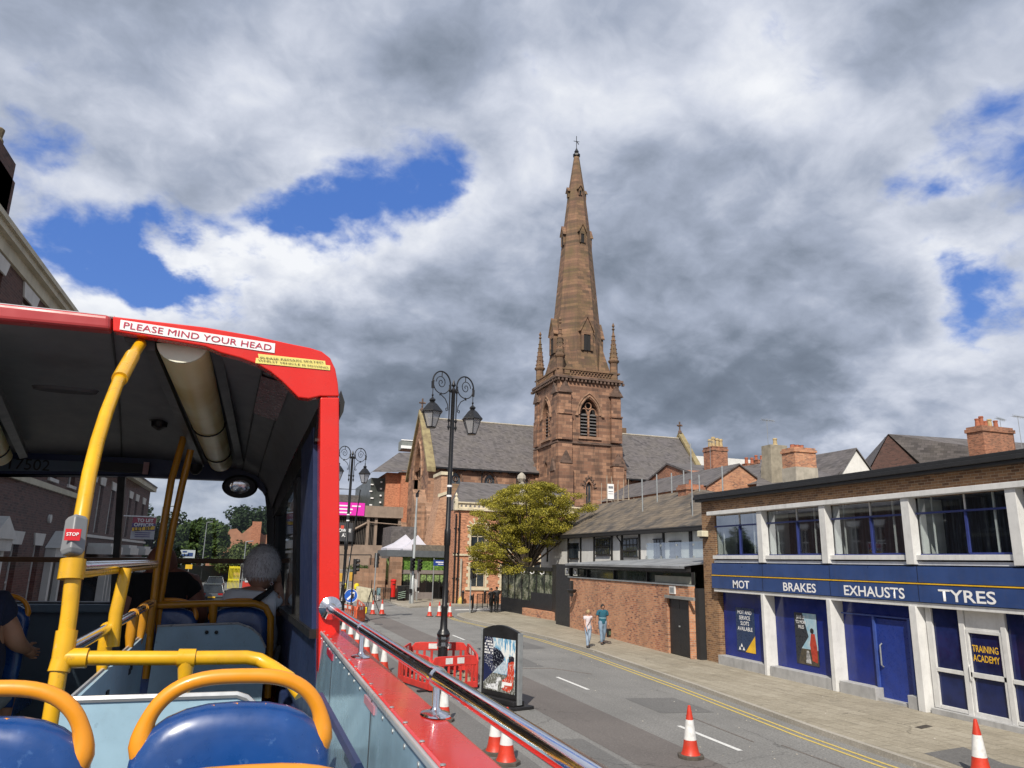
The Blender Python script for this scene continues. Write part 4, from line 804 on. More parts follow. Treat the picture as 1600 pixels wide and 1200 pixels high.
# ================================================================ GLAZED CAFE between sandstone piers
cf=thing('glazed_cafe','single storey glazed cafe with grey fascia and sandstone piers on the far corner','cafe',(14.5,74,0))
Y0=74.0
v=MB(); v.box((11.9,Y0-.35,4.1),(18.4,Y0+6,4.72)); v.build('fascia',paint('slate_fascia',(.10,.115,.13),.5),cf)
v=MB()
for x0,x1,z in((10.3,11.85,3.9),(12.2,13.42,4.05)): v.box((x0,Y0-.5,0),(x1,Y0+.5,z)); 
v.box((8.9,Y0-.1,0),(10.3,Y0+.6,2.9)); v.box((11.85,Y0-.2,0),(12.2,Y0+.5,1.4)); v.build('pier',SANDP,cf)
m,t,b=newmat('hedge_glass'); pos=t.n('ShaderNodeNewGeometry').outputs['Position']; t.l(t.ramp(t.noise(pos,4.5,5,.8),[(.35,(.02,.04,.01)),(.5,(.08,.17,.03)),(.65,(.25,.42,.10))]),b.inputs['Base Color']); b.inputs['Roughness'].default_value=.25; HG=m
m,t,b=newmat('cafe_glass'); pos=t.n('ShaderNodeNewGeometry').outputs['Position']; sp_=t.n('ShaderNodeSeparateXYZ'); t.l(pos,sp_.inputs[0])
gcol=t.ramp(t.noise(pos,5,5,.8),[(.4,(.06,.10,.03)),(.6,(.30,.42,.18))]); msk=t.mr(t.math('ADD',sp_.outputs[2],t.math('MULTIPLY',t.noise(pos,3,4,.7),1.2)),2.35,2.5,0,1); t.l(t.mix(msk,(.012,.013,.014),gcol),b.inputs['Base Color']); b.inputs['Roughness'].default_value=.1; CG=m
v=MB(); v.box((13.42,Y0,2.85),(17.9,Y0+.1,4.1)); v.build('planted_panel',HG,cf)
v=MB(); v.box((11.85,Y0+.1,1.4),(12.2,Y0+.2,3.9)); v.build('window',CG,cf)
for x0,x1,z0 in((13.55,14.75,.1),(15.35,16.6,.75),(16.75,17.85,.1)):
    v=MB(); v.box((x0,Y0-.02,z0),(x1,Y0+.05,2.45)); go=v.build('window',CG,cf); v=MB(); v.box((x0-.06,Y0-.1,z0),(x0,Y0+.02,2.5)); v.box((x1,Y0-.1,z0),(x1+.06,Y0+.02,2.5)); v.box(((x0+x1)/2-.03,Y0-.08,z0),((x0+x1)/2+.03,Y0-.025,2.45)); v.build('frame',BLACKP,go)
v=MB(); v.box((13.42,Y0-.12,2.5),(17.9,Y0,2.85)); v.box((14.85,Y0-.14,0),(15.28,Y0,2.5)); v.box((15.28,Y0-.14,0),(16.62,Y0,.74)); v.build('surround',paint('taupe_panel',(.22,.19,.18),.6),cf)
v=MB(); v.box((14.5,Y0+.3,4.73),(17.9,Y0+.5,5.3)); v.build('roof_screen',paint('roof_screen',(.10,.09,.08),.8,c2=(.2,.17,.13),vs=5),cf)
v=MB(); qa=(13.902,84.000,7.449); qb=(16.809,84.000,7.551); v.box((qa[0],84,0),(qb[0],90,qa[2])); v.build('rear_block',SLATE,cf)
for k,(a,b,lab) in enumerate((((12.287,77.000,4.946),(16.195,77.000,5.049),'white peaked marquee canopy on the cafe roof, left one'),((13.754,76.000,4.847),(16.925,76.000,4.929),'mauve shaded peaked marquee canopy on the cafe roof, right one'))):
    t=thing('marquee','' or lab,'marquee',((a[0]+b[0])/2,a[1],4.7)); c=((a[0]+b[0])/2,a[1]+1.6); z0=4.95 if k==0 else 4.9; w_=(b[0]-a[0])/2
    v=MB(); P=[(c[0]-w_,c[1]-1.6,z0),(c[0]+w_,c[1]-1.6,z0),(c[0]+w_,c[1]+1.6,z0),(c[0]-w_,c[1]+1.6,z0)]; ap=(c[0]+.3,c[1],z0+1.45)
    mid=[tuple((Vector(p)*.5+Vector(ap)*.5)-Vector((0,0,.18))) for p in P]
    v.add(P+mid+[ap]+[(p[0],p[1],p[2]-.2) for p in P],[(i,(i+1)%4,4+(i+1)%4,4+i) for i in range(4)]+[(4+i,4+(i+1)%4,8) for i in range(4)]+[(i,(i+1)%4,9+(i+1)%4,9+i) for i in range(4)])
    v.build('canopy',paint('canvas_white',(.50,.49,.55),.8,var=.05),t); v=MB()
    for p in P: v.tube([(p[0]*.98+c[0]*.02,p[1],4.72),(p[0]*.98+c[0]*.02,p[1],z0)],.04,5)
    v.build('pole',GREYM,t)
# ================================================================ CAR PARK
cp=thing('concrete_car_park','brutalist brown concrete car park with slatted screens and magenta banner','car park',(10,95,0))
CONC=paint('concrete',(.30,.225,.175),.9,var=.14,vs=1.2,stain=.45)
v=MB(); v.box((2,95,8.95),(17.1,97,10.35)); v.box((2,95.2,4.3),(17.1,97,5.5)); v.box((2,97.2,0),(17.1,110,10.2)); 
for x in(2.4,5.6,8.8,12.6,13.6,16.6): v.box((x,95.3,5.5),(x+.35,95.8,8.95))
v.box((2,94.9,0),(17.1,95.6,4.3)); v.build('frame',CONC,cp)
v=MB(); 
for k in range(70):
    x=2.2+k*.205
    if 14.0<x<16.4: continue
    v.box((x,95.45,5.5),(x+.07,95.6,8.95))
v.build('slat_screen',paint('slat_brown',(.085,.07,.06),.8),cp); v=MB(); v.box((2,96.9,5.5),(16.9,97.1,8.95)); v.build('dark_void',DARKIN,cp)
v=MB(); v.tube([(9.3,95.2,6.3),(12.6,95.2,8.2)],.15,4); v.tube([(12.9,95.1,8.3),(17,95.1,8.1)],.08,4); v.build('ramp_rail',CONC,cp)
bn=thing('banner','bright magenta banner with white text lines hung on the car park beam','banner',(10,94.9,9))
a=(8.431,94.850,10.485); b=(12.163,94.850,9.060); v=MB(); v.box((a[0]-1,94.85,b[2]),(b[0],94.9,a[2]+.15)); bo=v.build('panel',paint('magenta',(.72,.02,.42),.6,var=.04),bn); v=MB()
for k,(x0,x1) in enumerate(((0,.55),(.0,.75),(0,.7))): z=a[2]-.35-k*.42; v.box((a[0]-.3,94.83,z),(a[0]+x1*3,94.849,z+.16))
v.box((b[0]-1.6,94.83,a[2]-.35),(b[0]-.5,94.849,a[2]-.2)); v.build('lettering',WTXT,bo)
sg=thing('car_park_sign','dark grey square sign with white capital letters on the car park screens','sign',(10,94.8,7)); a=(8.520,94.700,8.128); b=(10.867,94.700,5.872)
v=MB(); v.box((a[0],94.7,b[2]),(b[0],94.8,a[2])); bo=v.build('board',paint('sign_dark',(.05,.05,.055),.5),sg); text_mesh('OWNE\nAX',1.5,(b[0]-.95,94.69,(a[2]+b[2])/2-.1),(1,0,0),(0,0,1),WTXT,bo,height=1.0,bold=.02); v=MB(); v.box((b[0]-1.5,94.68,a[2]-.75),(b[0]-1.1,94.699,a[2]-.35)); v.build('red_square',paint('sign_red',(.6,.08,.05),.5),bo)
# ================================================================ MODERN BRICK block behind
md=thing('modern_brick_block','orange brick block with hipped grey roof and dark glazed side behind the car park','building',(18,112,0))
MBK=brick('modern_brick',(.47,.19,.10),(.42,.16,.085),(.40,.22,.14),.225,.075,.006,.15,(.44,.18,.10))
v=MB(); v.box((17.0,110,0),(19.1,130,16.4)); v.box((19.1,109,0),(30,130,16.7)); v.build('wall',MBK,md)
v=MB(); v.box((14.9,111,0),(17.0,130,15.6)); 
v.build('glazed_side',paint('dark_clad',(.07,.08,.075),.4,c2=(.03,.035,.03),vs=.8),md)
v=MB(); 
for k in range(14): z=1.5+k*1.0; v.box((14.75+.12*(k%3),110.8,z),(15.15+.12*(k%3),111.0,z+.16)); v.box((16.3,110.75,z+.4),(16.55,110.99,z+.62))
v.build('white_spandrel',WTXT,md)
v=MB(); v.add([(14.6,108.6,16.2),(31,108.6,16.9),(31,120,16.9),(14.6,131,16.2),(19.5,115,20.2),(31,115,21)],[(0,1,5,4),(0,4,3)]); v.build('roof',SLATE,md)
qa=(20.021,116.000,22.434); qb=(22.573,116.000,21.167); v=MB(); v.box((qa[0],116,qb[2]-.2),(qb[0]+3,119,qa[2])); v.build('plant_room',paint('plant_grey',(.22,.24,.23),.7),md); v=MB(); v.box((qa[0]-.1,115.9,qb[2]-.1),(qb[0]+3,116,qb[2]+.35)); v.box((qa[0]-.1,115.9,qa[2]-.1),(qb[0]+3,116,qa[2]+.05)); v.build('white_trim',WTXT,md)
# low far sheds
fs=thing('far_shed','low grey shed with green-grey roof seen left of the car park','shed',(11,125,0)); a=(12.831,125.000,13.106); b=(17.426,125.000,11.944); v=MB(); v.box((a[0]-8,125,0),(b[0]+.5,135,b[2]+.9)); v.build('wall',paint('shed_green',(.22,.24,.22),.7),fs); v=MB(); v.prism([(a[0]-8.2,124.6,b[2]+.9),(b[0]+1,124.6,b[2]+.9),(b[0]+.7,124.6,a[2]+.9),(a[0]-8,124.6,a[2]+.9)],(0,8,0)); v.build('roof',SLATE,fs)
# ================================================================ ROOFSCAPE to the right
def house(name,label,cat,X0,X1,Y0,Y1,ze,zr,wm,rm,axis='y',over=.2,extra=None):
    t=thing(name,label,cat,((X0+X1)/2,(Y0+Y1)/2,0)); v=MB()
    if axis=='y':
        xm=(X0+X1)/2; v.box((X0,Y0,0),(X1,Y1,ze)); v.prism([(X0,Y0,ze),(X1,Y0,ze),(xm,Y0,zr)],(0,Y1-Y0,0)); v.build('wall',wm,t)
        v=MB(); v.add([(X0-over,Y0-.15,ze-.1),(xm,Y0-.15,zr+.1),(X1+over,Y0-.15,ze-.1),(X0-over,Y1+.1,ze-.1),(xm,Y1+.1,zr+.1),(X1+over,Y1+.1,ze-.1)],[(0,1,4,3),(1,2,5,4)])
        v.add([(X0-over,Y0-.15,ze-.22),(xm,Y0-.15,zr-.02),(X1+over,Y0-.15,ze-.22),(X0-over,Y0-.15,ze-.1),(xm,Y0-.15,zr+.1),(X1+over,Y0-.15,ze-.1)],[(0,1,4,3),(1,2,5,4)]); v.build('roof',rm,t)
    else:
        ym=(Y0+Y1)/2; v.box((X0,Y0,0),(X1,Y1,ze)); v.prism([(X0,Y0,ze),(X0,Y1,ze),(X0,ym,zr)],(X1-X0,0,0)); v.build('wall',wm,t)
        v=MB(); v.add([(X0-.15,Y0-over,ze-.1),(X0-.15,ym,zr+.1),(X0-.15,Y1+over,ze-.1),(X1+.1,Y0-over,ze-.1),(X1+.1,ym,zr+.1),(X1+.1,Y1+over,ze-.1)],[(0,1,4,3),(1,2,5,4)]); 
        v.add([(X0-.15,Y0-over,ze-.3),(X0-.15,ym,zr-.1),(X0-.15,Y1+over,ze-.3),(X0-.15,Y0-over,ze-.1),(X0-.15,ym,zr+.1),(X0-.15,Y1+over,ze-.1)],[(0,1,4,3),(1,2,5,4)]); v.build('roof',rm,t)
    return t
def chimney(t,x0,x1,y0,y1,z0,z1,mat,pots,potm=POTR,ph=.7,pr=.16,cap=True):
    v=MB(); v.box((x0,y0,z0),(x1,y1,z1)); 
    if cap: v.box((x0-.07,y0-.07,z1-.35),(x1+.07,y1+.07,z1-.12)); v.box((x0-.04,y0-.04,z1),(x1+.04,y1+.04,z1+.08))
    c=v.build('chimney',mat,t)
    for k in range(pots):
        x=x0+(x1-x0)*(k+.5)/pots; v=MB(); h=ph*random.uniform(.8,1.15); v.lathe([(pr,0),(pr*.8,h*.75),(pr*1.05,h*.8),(pr*.9,h),(pr*.6,h),(pr*.5,h-.1)],(x,(y0+y1)/2+random.uniform(-.15,.15),z1+.05),10); v.build('pot',potm,c,smooth=True)
    return c
# A orange gable house
a=(34.101,52.000,10.288); ap=(37.180,52.000,12.097); b=(39.384,52.000,10.835)
hA=house('gabled_house','small house with orange brick gable end and grey slate roof behind the garage','house',a[0],2*ap[0]-a[0],52,72,a[2]-.0,ap[2],ORB,SLATE)
v=MB(); v.box((a[0]-.06,52.2,a[2]-1.2),(a[0]-.02,71.8,a[2]-.25)); v.build('render_band',CREAM,hA)
cA=(26.940,40.000,9.029); cB=(24.763,40.000,8.713)
hA2=thing('ridge_chimney','low brick chimney stub beside the tall aerial pole at the roof ridge','chimney',(28,40,8)); p=(25.337,41.000,8.874); q=(26.622,41.000,8.291); v=MB(); v.box((p[0],41,q[2]-.9),(q[0],42,p[2])); v.box((p[0]-.08,40.93,p[2]-.35),(q[0]+.08,42.07,p[2]-.15)); v.build('stack',CHB,hA2); v=MB(); v.lathe([(.14,0),(.1,.3),(.13,.34)],((p[0]+q[0])/2,41.5,p[2]),8); v.build('pot',POTR,hA2)
# B chimneyed house behind with big brick stack
a=(41.418,62.000,15.284); b=(43.342,62.000,12.872)
hB=house('chimneyed_house','house with slate roof and tall brick stack with cluster of orange pots','house',a[0]-2,a[0]+10.5,62.3,72,b[2]-.2,b[2]+1.2,CHB,SLATE,axis='x')
chimney(hB,a[0],b[0]-.2,62,63.6,b[2]-2,a[2],CHB,4,POTY,.95,.2); c=(44.420,63.800,15.347); chimney(hB,b[0]-.3,b[0]+.8,63.8,64.9,b[2]-2,c[2]-.1,CHB,1,POTY,.5,.18)
hw=thing('white_office_block','distant white flat-roofed block with dark windows right of the church gable','building',(75,110,0)); a=(71.082,112.000,22.696); b=(82.548,112.000,21.590); v=MB(); v.box((a[0],112,0),(b[0]+3,125,a[2])); v.build('wall',WHITER,hw)
for px_ in(1103,1110,1120): pass
v=MB(); x=a[0]+2.2
for k in range(3): v.box((x+k*1.5,111.9,b[2]-.6),(x+k*1.5+1.0,111.98,b[2]+.9))
v.build('window',GLS,hw)
# F row of pots
a=(54.851,75.000,16.152); b=(58.420,75.000,15.905); hF=house('terraced_house','brick terrace ridge with a row of short red chimney pots','house',a[0]-1,b[0]+6,76,84,b[2]-1.6,b[2]-.3,CHB,SLATE,axis='x'); chimney(hF,a[0],a[0]+1.6,75,76,b[2]-2,a[2]-.2,CHB,2,POTR,.8,.22); c=(56.447,75.000,16.798); chimney(hF,c[0],b[0]+.5,75,76.2,b[2]-2,c[2]-.3,CHB,4,POTR,.6,.2)
# roof right of gable
a=(42.636,60.000,13.418); b=(46.347,60.000,12.214)
# C rendered chimney house with skylight roof
a=(34.278,44.000,12.475); b=(35.759,44.000,10.207)
hC=thing('rendered_chimney_house','house with tall grey rendered chimney and white-framed skylight roof','house',(38,44,0))
v=MB(); v.add([(a[0]-.1,44,b[2]-2),(b[0]+.5,44,b[2]-2),(b[0]+.5,45.4,b[2]-2),(a[0]-.1,45.4,b[2]-2),(a[0]-.05,44,b[2]+.6),(b[0]+.35,44,b[2]+.6),(b[0]+.35,45.2,b[2]+.6),(a[0]-.05,45.2,b[2]+.6),(a[0],44.05,b[2]+1.1),(b[0],44.05,b[2]+1.4),(b[0],45.1,b[2]+1.4),(a[0],45.1,b[2]+1.1),(a[0]+.03,44.05,a[2]),(b[0]-.02,44.05,a[2]),(b[0]-.02,45.1,a[2]),(a[0]+.03,45.1,a[2])],[(0,1,5,4),(1,2,6,5),(2,3,7,6),(3,0,4,7),(4,5,9,8),(5,6,10,9),(6,7,11,10),(7,4,8,11),(8,9,13,12),(9,10,14,13),(10,11,15,14),(11,8,12,15),(12,13,14,15)]); co=v.build('chimney',paint('render_grey',(.34,.30,.23),.95,var=.18,vs=2.5,bump=.4,bs=12,stain=.4),hC)
v=MB(); v.lathe([(.16,0),(.20,.05),(.15,.12),(.13,.42),(.17,.45),(.15,.55)],((a[0]+b[0])/2+.05,44.5,a[2]),8); v.build('pot',POTY,co)
r0=(32.042,43.000,9.589); r1=(38.339,46.000,12.159); r2=(39.218,43.000,10.625); v=MB(); v.prism([(r0[0],43,r0[2]-.6),(r2[0]+1,43,r2[2]-.6),(r2[0]+1,49,r1[2]),(r1[0]-1.2,49,r1[2])],(0,0,-.3)); ro=v.build('roof',SLATE,hC)
v=MB(); s0=(35.501,44.200,10.535); 
for k in range(5): v.box((s0[0]+k*.22,44.0,s0[2]-.2),(s0[0]+k*.22+.07,46.2,s0[2]+1.0)); 
v=MB(); P0=Vector((s0[0]-.2,43.9,0)); 
def rz0(y): return r0[2]-.6+(r1[2]-r0[2]+.6)*(y-43)/6
for k in range(6): x=s0[0]-.3+k*.28; v.tube([(x,43.8,rz0(43.8)+.08),(x+.9,46.4,rz0(46.4)+.08)],.035,4)
v.build('skylight',WTXT,ro); v=MB(); v.box((r0[0]+2,44,0),(r2[0],49,r0[2]-1)); v.build('wall',CHB,hC)
# brick chimney in front with lead base
a=(33.028,40.000,11.646); b=(34.726,40.000,9.876); hD0=thing('brick_chimney','square orange brick chimney with lead base flashing and short red pots','chimney',(40,40,7)); v=MB(); v.box((a[0],40,b[2]-2),(b[0],41.3,a[2])); v.box((a[0]-.07,39.93,a[2]-.32),(b[0]+.07,41.37,a[2]-.14)); v.build('stack',ORB,hD0); v=MB(); v.box((a[0]-.04,39.96,b[2]-2),(b[0]+.04,41.34,b[2]+.45)); v.build('lead_base',PALEST,hD0)
for k in range(3): v=MB(); v.lathe([(.17,0),(.15,.22),(.17,.25),(.1,.25)],(a[0]+.35+k*.36,40.6,a[2]),8); v.build('pot',POTR,hD0)
# D white gable
a=(41.007,45.000,11.183); ap=(42.997,45.000,12.833); b=(44.248,45.000,11.376)
hD=house('white_gabled_house','house with bright white rendered gable end and slate roof','house',a[0],b[0]+.4,45,47,a[2]-.6,ap[2],WHITER,SLATE)
v=MB(); e=(44.485,51.000,13.088); v.add([(a[0]-.3,45,a[2]-.7),(ap[0],45,ap[2]+.1),(ap[0]-1.0,58,ap[2]+.1),(a[0]-5.5,58,a[2]-.7)],[(0,1,2,3)]); v.build('rear_roof',SLATE,hD)
a2=(58.201,60.000,15.571)
# E brown gable + long roof
a=(46.963,48.000,12.131); ap=(48.882,48.000,14.778); b=(51.350,48.000,12.722)
hE=thing('brown_gabled_house','long house with dark brown brick gable and slate roof running right','house',(50,50,0))
v=MB(); v.prism([(a[0],48,0),(b[0],47.2,0),(b[0]+.1,47.2,b[2]-.4),(ap[0],47.6,ap[2]),(a[0],48,a[2]-.4)],(.6,1.0,0)); v.prism([(b[0]+.2,47.0,0),(b[0]+9,43.2,0),(b[0]+9,43.2,b[2]-.35),(b[0]+.2,47.0,b[2]-.62)],(1.5,5,0)); v.build('wall',DKB,hE)
c=(58.960,47.000,14.753); v=MB(); v.add([(ap[0]-.1,47.5,ap[2]+.08),(b[0]+.4,46.9,b[2]-.6),(c[0]+9,42,b[2]-.3),(c[0]+6,46,c[2]+.15),(a[0]-.3,48,a[2]-.6),(a[0]+6,58,a[2]-.6)],[(0,1,2,3),(0,3,5,4)]); v.build('roof',SLATE,hE)
a=(52.531,42.000,14.988); b=(55.792,42.000,13.300); ec=thing('chimney_stack','broad brick chimney stack at right with a row of mixed clay pots','chimney',(55,42,9))
v=MB(); v.box((a[0],42,b[2]-3),(b[0],43.4,a[2])); v.box((a[0]-.1,41.9,a[2]-.45),(b[0]+.1,43.5,a[2]-.18)); v.build('stack',CHB,ec)
for k,(px_,h,mm) in enumerate(((.3,.62,POTR),(.75,.85,POTR),(1.15,.5,POTR),(1.6,.68,POTY),(2.25,.62,POTR))):
    if a[0]+px_<b[0]: v=MB(); v.lathe([(.19,0),(.15,h*.8),(.19,h*.85),(.17,h),(.1,h)],(a[0]+px_,42.6,a[2]),10); v.build('pot',mm,ec,smooth=True)
# aerials
def aerial(x,y,z0,z1,lab,w_=1.3,ang=0.2,n=9):
    t=thing('tv_aerial',lab,'aerial',(x,y,z0)); v=MB(); v.tube([(x,y,z0),(x,y,z1)],.022,5); v.build('mast',GREYM,t); v=MB(); c,s_=math.cos(ang),math.sin(ang)
    v.tube([(x-w_*.4*c,y-w_*.4*s_,z1),(x+w_*.6*c,y+w_*.6*s_,z1+.05)],.015,4)
    for k in range(n): q=-w_*.4+w_*k/(n-1); v.tube([(x+q*c+.02,y+q*s_,z1-.16),(x+q*c-.02,y+q*s_,z1+.16)],.010,4); v.tube([(x+q*c-s_*.18,y+q*s_+c*.18,z1),(x+q*c+s_*.18,y+q*s_-c*.18,z1)],.01,4)
    v.build('elements',GREYM,t)
p=(35.679,46.000,14.673); q=(35.621,46.000,12.272); aerial(q[0],46,q[2]-.5,p[2],'tall television aerial on the grey rendered chimney',1.2,.1)
p=(57.402,44.000,16.193); q=(57.129,44.000,14.298); aerial(q[0],44,q[2]-2,p[2],'upper of two aerials beside the chimney stack at far right',1.5,.3)
p=(39.752,60.000,15.383); q=(39.816,60.000,13.792); aerial(q[0],60,q[2]-2,p[2],'small aerial left of the orange-potted brick stack',.9,.4,6)
p=(55.160,41.000,15.688); aerial(p[0],41,p[2]-3,p[2],'aerial cut by the right edge of the view',1.4,.1)
# ================================================================ TERRACE on the left
te=thing('brick_terrace','tall dark brick Georgian terrace with cream cornice and white lintels beyond the bus','terrace',(-9,30,0))
F=Fac((-7.5,8,0),(0,1),(1,0))
wy=[22.3,25.35,28.4,31.4,34.3]; W3=[(y-8-.55,y-8+.55,9.75,11.3) for y in [13.2,16.2,19.25]+wy]; W2=[(y-8-.55,y-8+.55,6.45,8.9) for y in [13.2,16.2,19.25]+wy]
W1=[(y-8-.42,y-8+.42,1.6,4.02) for y in (21.6,28.3,30.9,35.2)]
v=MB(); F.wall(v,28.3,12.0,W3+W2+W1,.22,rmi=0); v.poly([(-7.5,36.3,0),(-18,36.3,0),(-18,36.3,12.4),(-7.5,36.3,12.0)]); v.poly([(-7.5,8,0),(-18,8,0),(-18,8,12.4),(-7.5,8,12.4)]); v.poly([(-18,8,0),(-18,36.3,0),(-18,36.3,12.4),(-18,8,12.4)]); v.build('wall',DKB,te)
CRM=paint('terrace_cream',(.52,.48,.37),.8,var=.12,vs=1.2,stain=.35); OFFW=paint('terrace_white',(.58,.57,.54),.7,var=.1,vs=1.5,stain=.2)
for h in W3+W2+W1:
    F.window(te,h,.2,GLS,OFFW,((h[0]+h[1])/2,),(h[2]+(h[3]-h[2])*.5,),.07)
v=MB()
for h in W3+W2+W1:
    x0,x1,z1=h[0],h[1],h[3]; v.prism([F.p(x0-.08,z1,-.001),F.p(x1+.08,z1,-.001),F.p(x1+.28,z1+.42,-.001),F.p(x0-.28,z1+.42,-.001)],(.05,0,0)); F.box(v,(x0-.1,x1+.1),(h[2]-.12,h[2]),(.001,.08))
v.build('lintel',OFFW,te)
v=MB(); F.box(v,(0,28.3),(11.75,12.12),(.0,.10)); F.box(v,(-.1,28.4),(12.12,12.30),(.0,.28)); F.box(v,(-.1,28.45),(12.30,12.45),(0,.38)); F.box(v,(0,28.3),(6.0,6.2),(.0,.10)); v.build('cornice',CRM,te)
v=MB(); v.prism([(-7.25,7.9,12.46),(-7.25,36.5,12.46),(-11,36.5,14.3),(-11,7.9,14.3)],(0,0,-.1)); v.prism([(-18,7.9,12.46),(-18,36.5,12.46),(-11,36.5,14.3),(-11,7.9,14.3)],(0,0,-.1)); v.build('roof',SLATE,te)
c=(-9.000,26.570,14.910); v=MB(); v.box((-10.5,20.2,12.8),(-9.0,c[1]+.35,(-9.000,25.850,15.930)[2])); v.box((-10.5,20.0,12.8),(-9.0,c[1]+.1,(-9.000,25.550,15.990)[2]+.5)); cc=v.build('chimney',DKB,te)
for k in range(3): v=MB(); z=(-9.000,25.410,15.780)[2]+.4; v.lathe([(.15,0),(.12,.7),(.17,.8),(.17,.9),(.11,1.0),(.15,1.3),(.1,1.35)],(-9.45-k*.45,c[1]-.45,z-.1),10); v.build('pot',paint('pot_weathered',(.20,.16,.10),.9,var=.3,vs=6),cc,smooth=True)
# doorcases
for y,z in((25.6,4.3),(33.1,4.1)):
    v=MB(); F.box(v,(y-8-.9,y-8-.6),(.1,z-.5),(0,.22)); F.box(v,(y-8+.6,y-8+.9),(.1,z-.5),(0,.22)); F.box(v,(y-8-1.05,y-8+1.05),(z-.5,z-.15),(0,.35)); v.prism([F.p(y-8-1.15,z-.15,0),F.p(y-8+1.15,z-.15,0),F.p(y-8,z+.5,0)],(.45,0,0)); do=v.build('doorcase',OFFW,te)
    v=MB(); F.box(v,(y-8-.6,y-8+.6),(.1,z-.5),(.0,.04)); v.build('door',paint('door_dark',(.05,.05,.05),.4),do)
v=MB(); v.lathe([(.16,0),(.16,.08),(.02,.09)],(-7.5,31.8,5.0),10,axis=(1,0,0)); v.build('bell_box',OFFW,te)
v=MB(); 
for k in range(120): y=22+k*.22; v.tube([(-5.9,y,.1),(-5.9,y,1.25)],.012,4)
v.tube([(-5.9,21,1.15),(-5.9,49,1.15)],.02,4); o=v.build('iron_railings',BLACKM,None); tag(o,'black iron area railings in front of the brick terrace','railings')
t2=thing('bay_windowed_house','lower dark brick house with tall white paired windows and cream stone bays past the terrace','house',(-9,46,0))
F=Fac((-7.5,36.4,0),(0,1),(1,0)); Wb=[(x-.5,x+.5,4.75,7.0) for x in(2.0,4.0,7.0,9.4,12.6,15.0,18.0)]
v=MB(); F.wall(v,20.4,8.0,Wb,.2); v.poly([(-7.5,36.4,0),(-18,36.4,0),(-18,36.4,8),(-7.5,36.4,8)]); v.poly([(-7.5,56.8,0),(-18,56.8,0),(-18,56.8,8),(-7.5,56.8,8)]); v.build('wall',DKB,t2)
for h in Wb: F.window(t2,h,.18,GLS,OFFW,((h[0]+h[1])/2,),(5.9,),.12)
v=MB()
for h in Wb: v.prism([F.p(h[0]-.06,7.0,-.001),F.p(h[1]+.06,7.0,-.001),F.p(h[1]+.2,7.4,-.001),F.p(h[0]-.2,7.4,-.001)],(.05,0,0))
F.box(v,(0,20.4),(4.5,4.62),(0,.12)); v.build('lintel',OFFW,t2)
v=MB(); F.box(v,(-.1,20.6),(8.0,8.35),(.0,.35)); v.build('cornice',CRM,t2)
v=MB(); v.prism([(-7.1,36.2,8.36),(-7.1,57,8.36),(-11,57,10.6),(-11,36.2,10.6)],(0,0,-.1)); v.build('roof',SLATE,t2)
for y in(4.2,9.5,15.2):
    v=MB(); F.box(v,(y-1.3,y+1.3),(.1,1.3),(0,.9)); F.box(v,(y-1.45,y+1.45),(3.75,4.1),(0,1.05)); F.box(v,(y-1.35,y+1.35),(4.1,4.25),(0,.95)); F.box(v,(y-1.55,y+1.55),(3.45,3.6),(0,1.1))
    for x in(-1.2,-.45,.45,1.2): F.box(v,(y+x-.1,y+x+.1),(1.3,3.45),(.6,.9))
    bo=v.build('bay',OFFW,t2); v=MB(); F.box(v,(y-1.15,y+1.15),(1.3,3.45),(0,.7)); v.build('glass',GLS,bo)
sg=thing('to_let_board','purple and white TO LET estate agent board hung on the terrace','sign',(-6.8,42,6)); a=(-6.184,42.000,5.607); b=(-5.103,42.000,4.528)
PUR=paint('board_purple',(.07,.04,.20),.5); MAG=paint('board_red',(.36,.03,.07),.5)
v=MB(); v.box((a[0],42,b[2]),(b[0],42.05,a[2])); bo=v.build('board',paint('board_white',(.50,.50,.54),.5),sg); h=a[2]-b[2]
v=MB(); v.box((a[0],41.98,a[2]-h*.27),(b[0],41.999,a[2])); v.build('red_panel',MAG,bo); v=MB(); v.box((a[0],41.98,a[2]-h*.60),(b[0],41.999,a[2]-h*.27)); v.build('purple_panel',PUR,bo)
v=MB(); v.prism([(a[0]+.03,41.96,a[2]-h*.64),(b[0]-.02,41.96,a[2]-h*.54),(b[0]-.02,41.96,a[2]-h*.38),(a[0]+.03,41.96,a[2]-h*.48)],(0,.015,0)); v.build('yellow_strip',YEL,bo)
cx_=(a[0]+b[0])/2; text_mesh('TO LET',.75,(cx_+.05,41.97,a[2]-h*.13),(1,0,0),(0,0,1),WTXT,bo,bold=.02); text_mesh('OFFICES',.9,(cx_,41.97,a[2]-h*.34),(1,0,0),(0,0,1),WTXT,bo,bold=.02); text_mesh('LET BY',.8,(cx_,41.95,a[2]-h*.51),(1,0,.12),(-.12,0,1),BLACKP,bo,bold=.02)
v=MB(); 
for k in range(3): v.box((cx_-.35,41.97,b[2]+h*(.28-k*.09)),(cx_+.35,41.99,b[2]+h*(.31-k*.09)))
v.build('small_print',PUR,bo); v=MB(); v.tube([(a[0]-.5,42.03,a[2]+.05),(b[0],42.03,a[2]+.05)],.03,5); v.build('bracket',WTXT,sg)
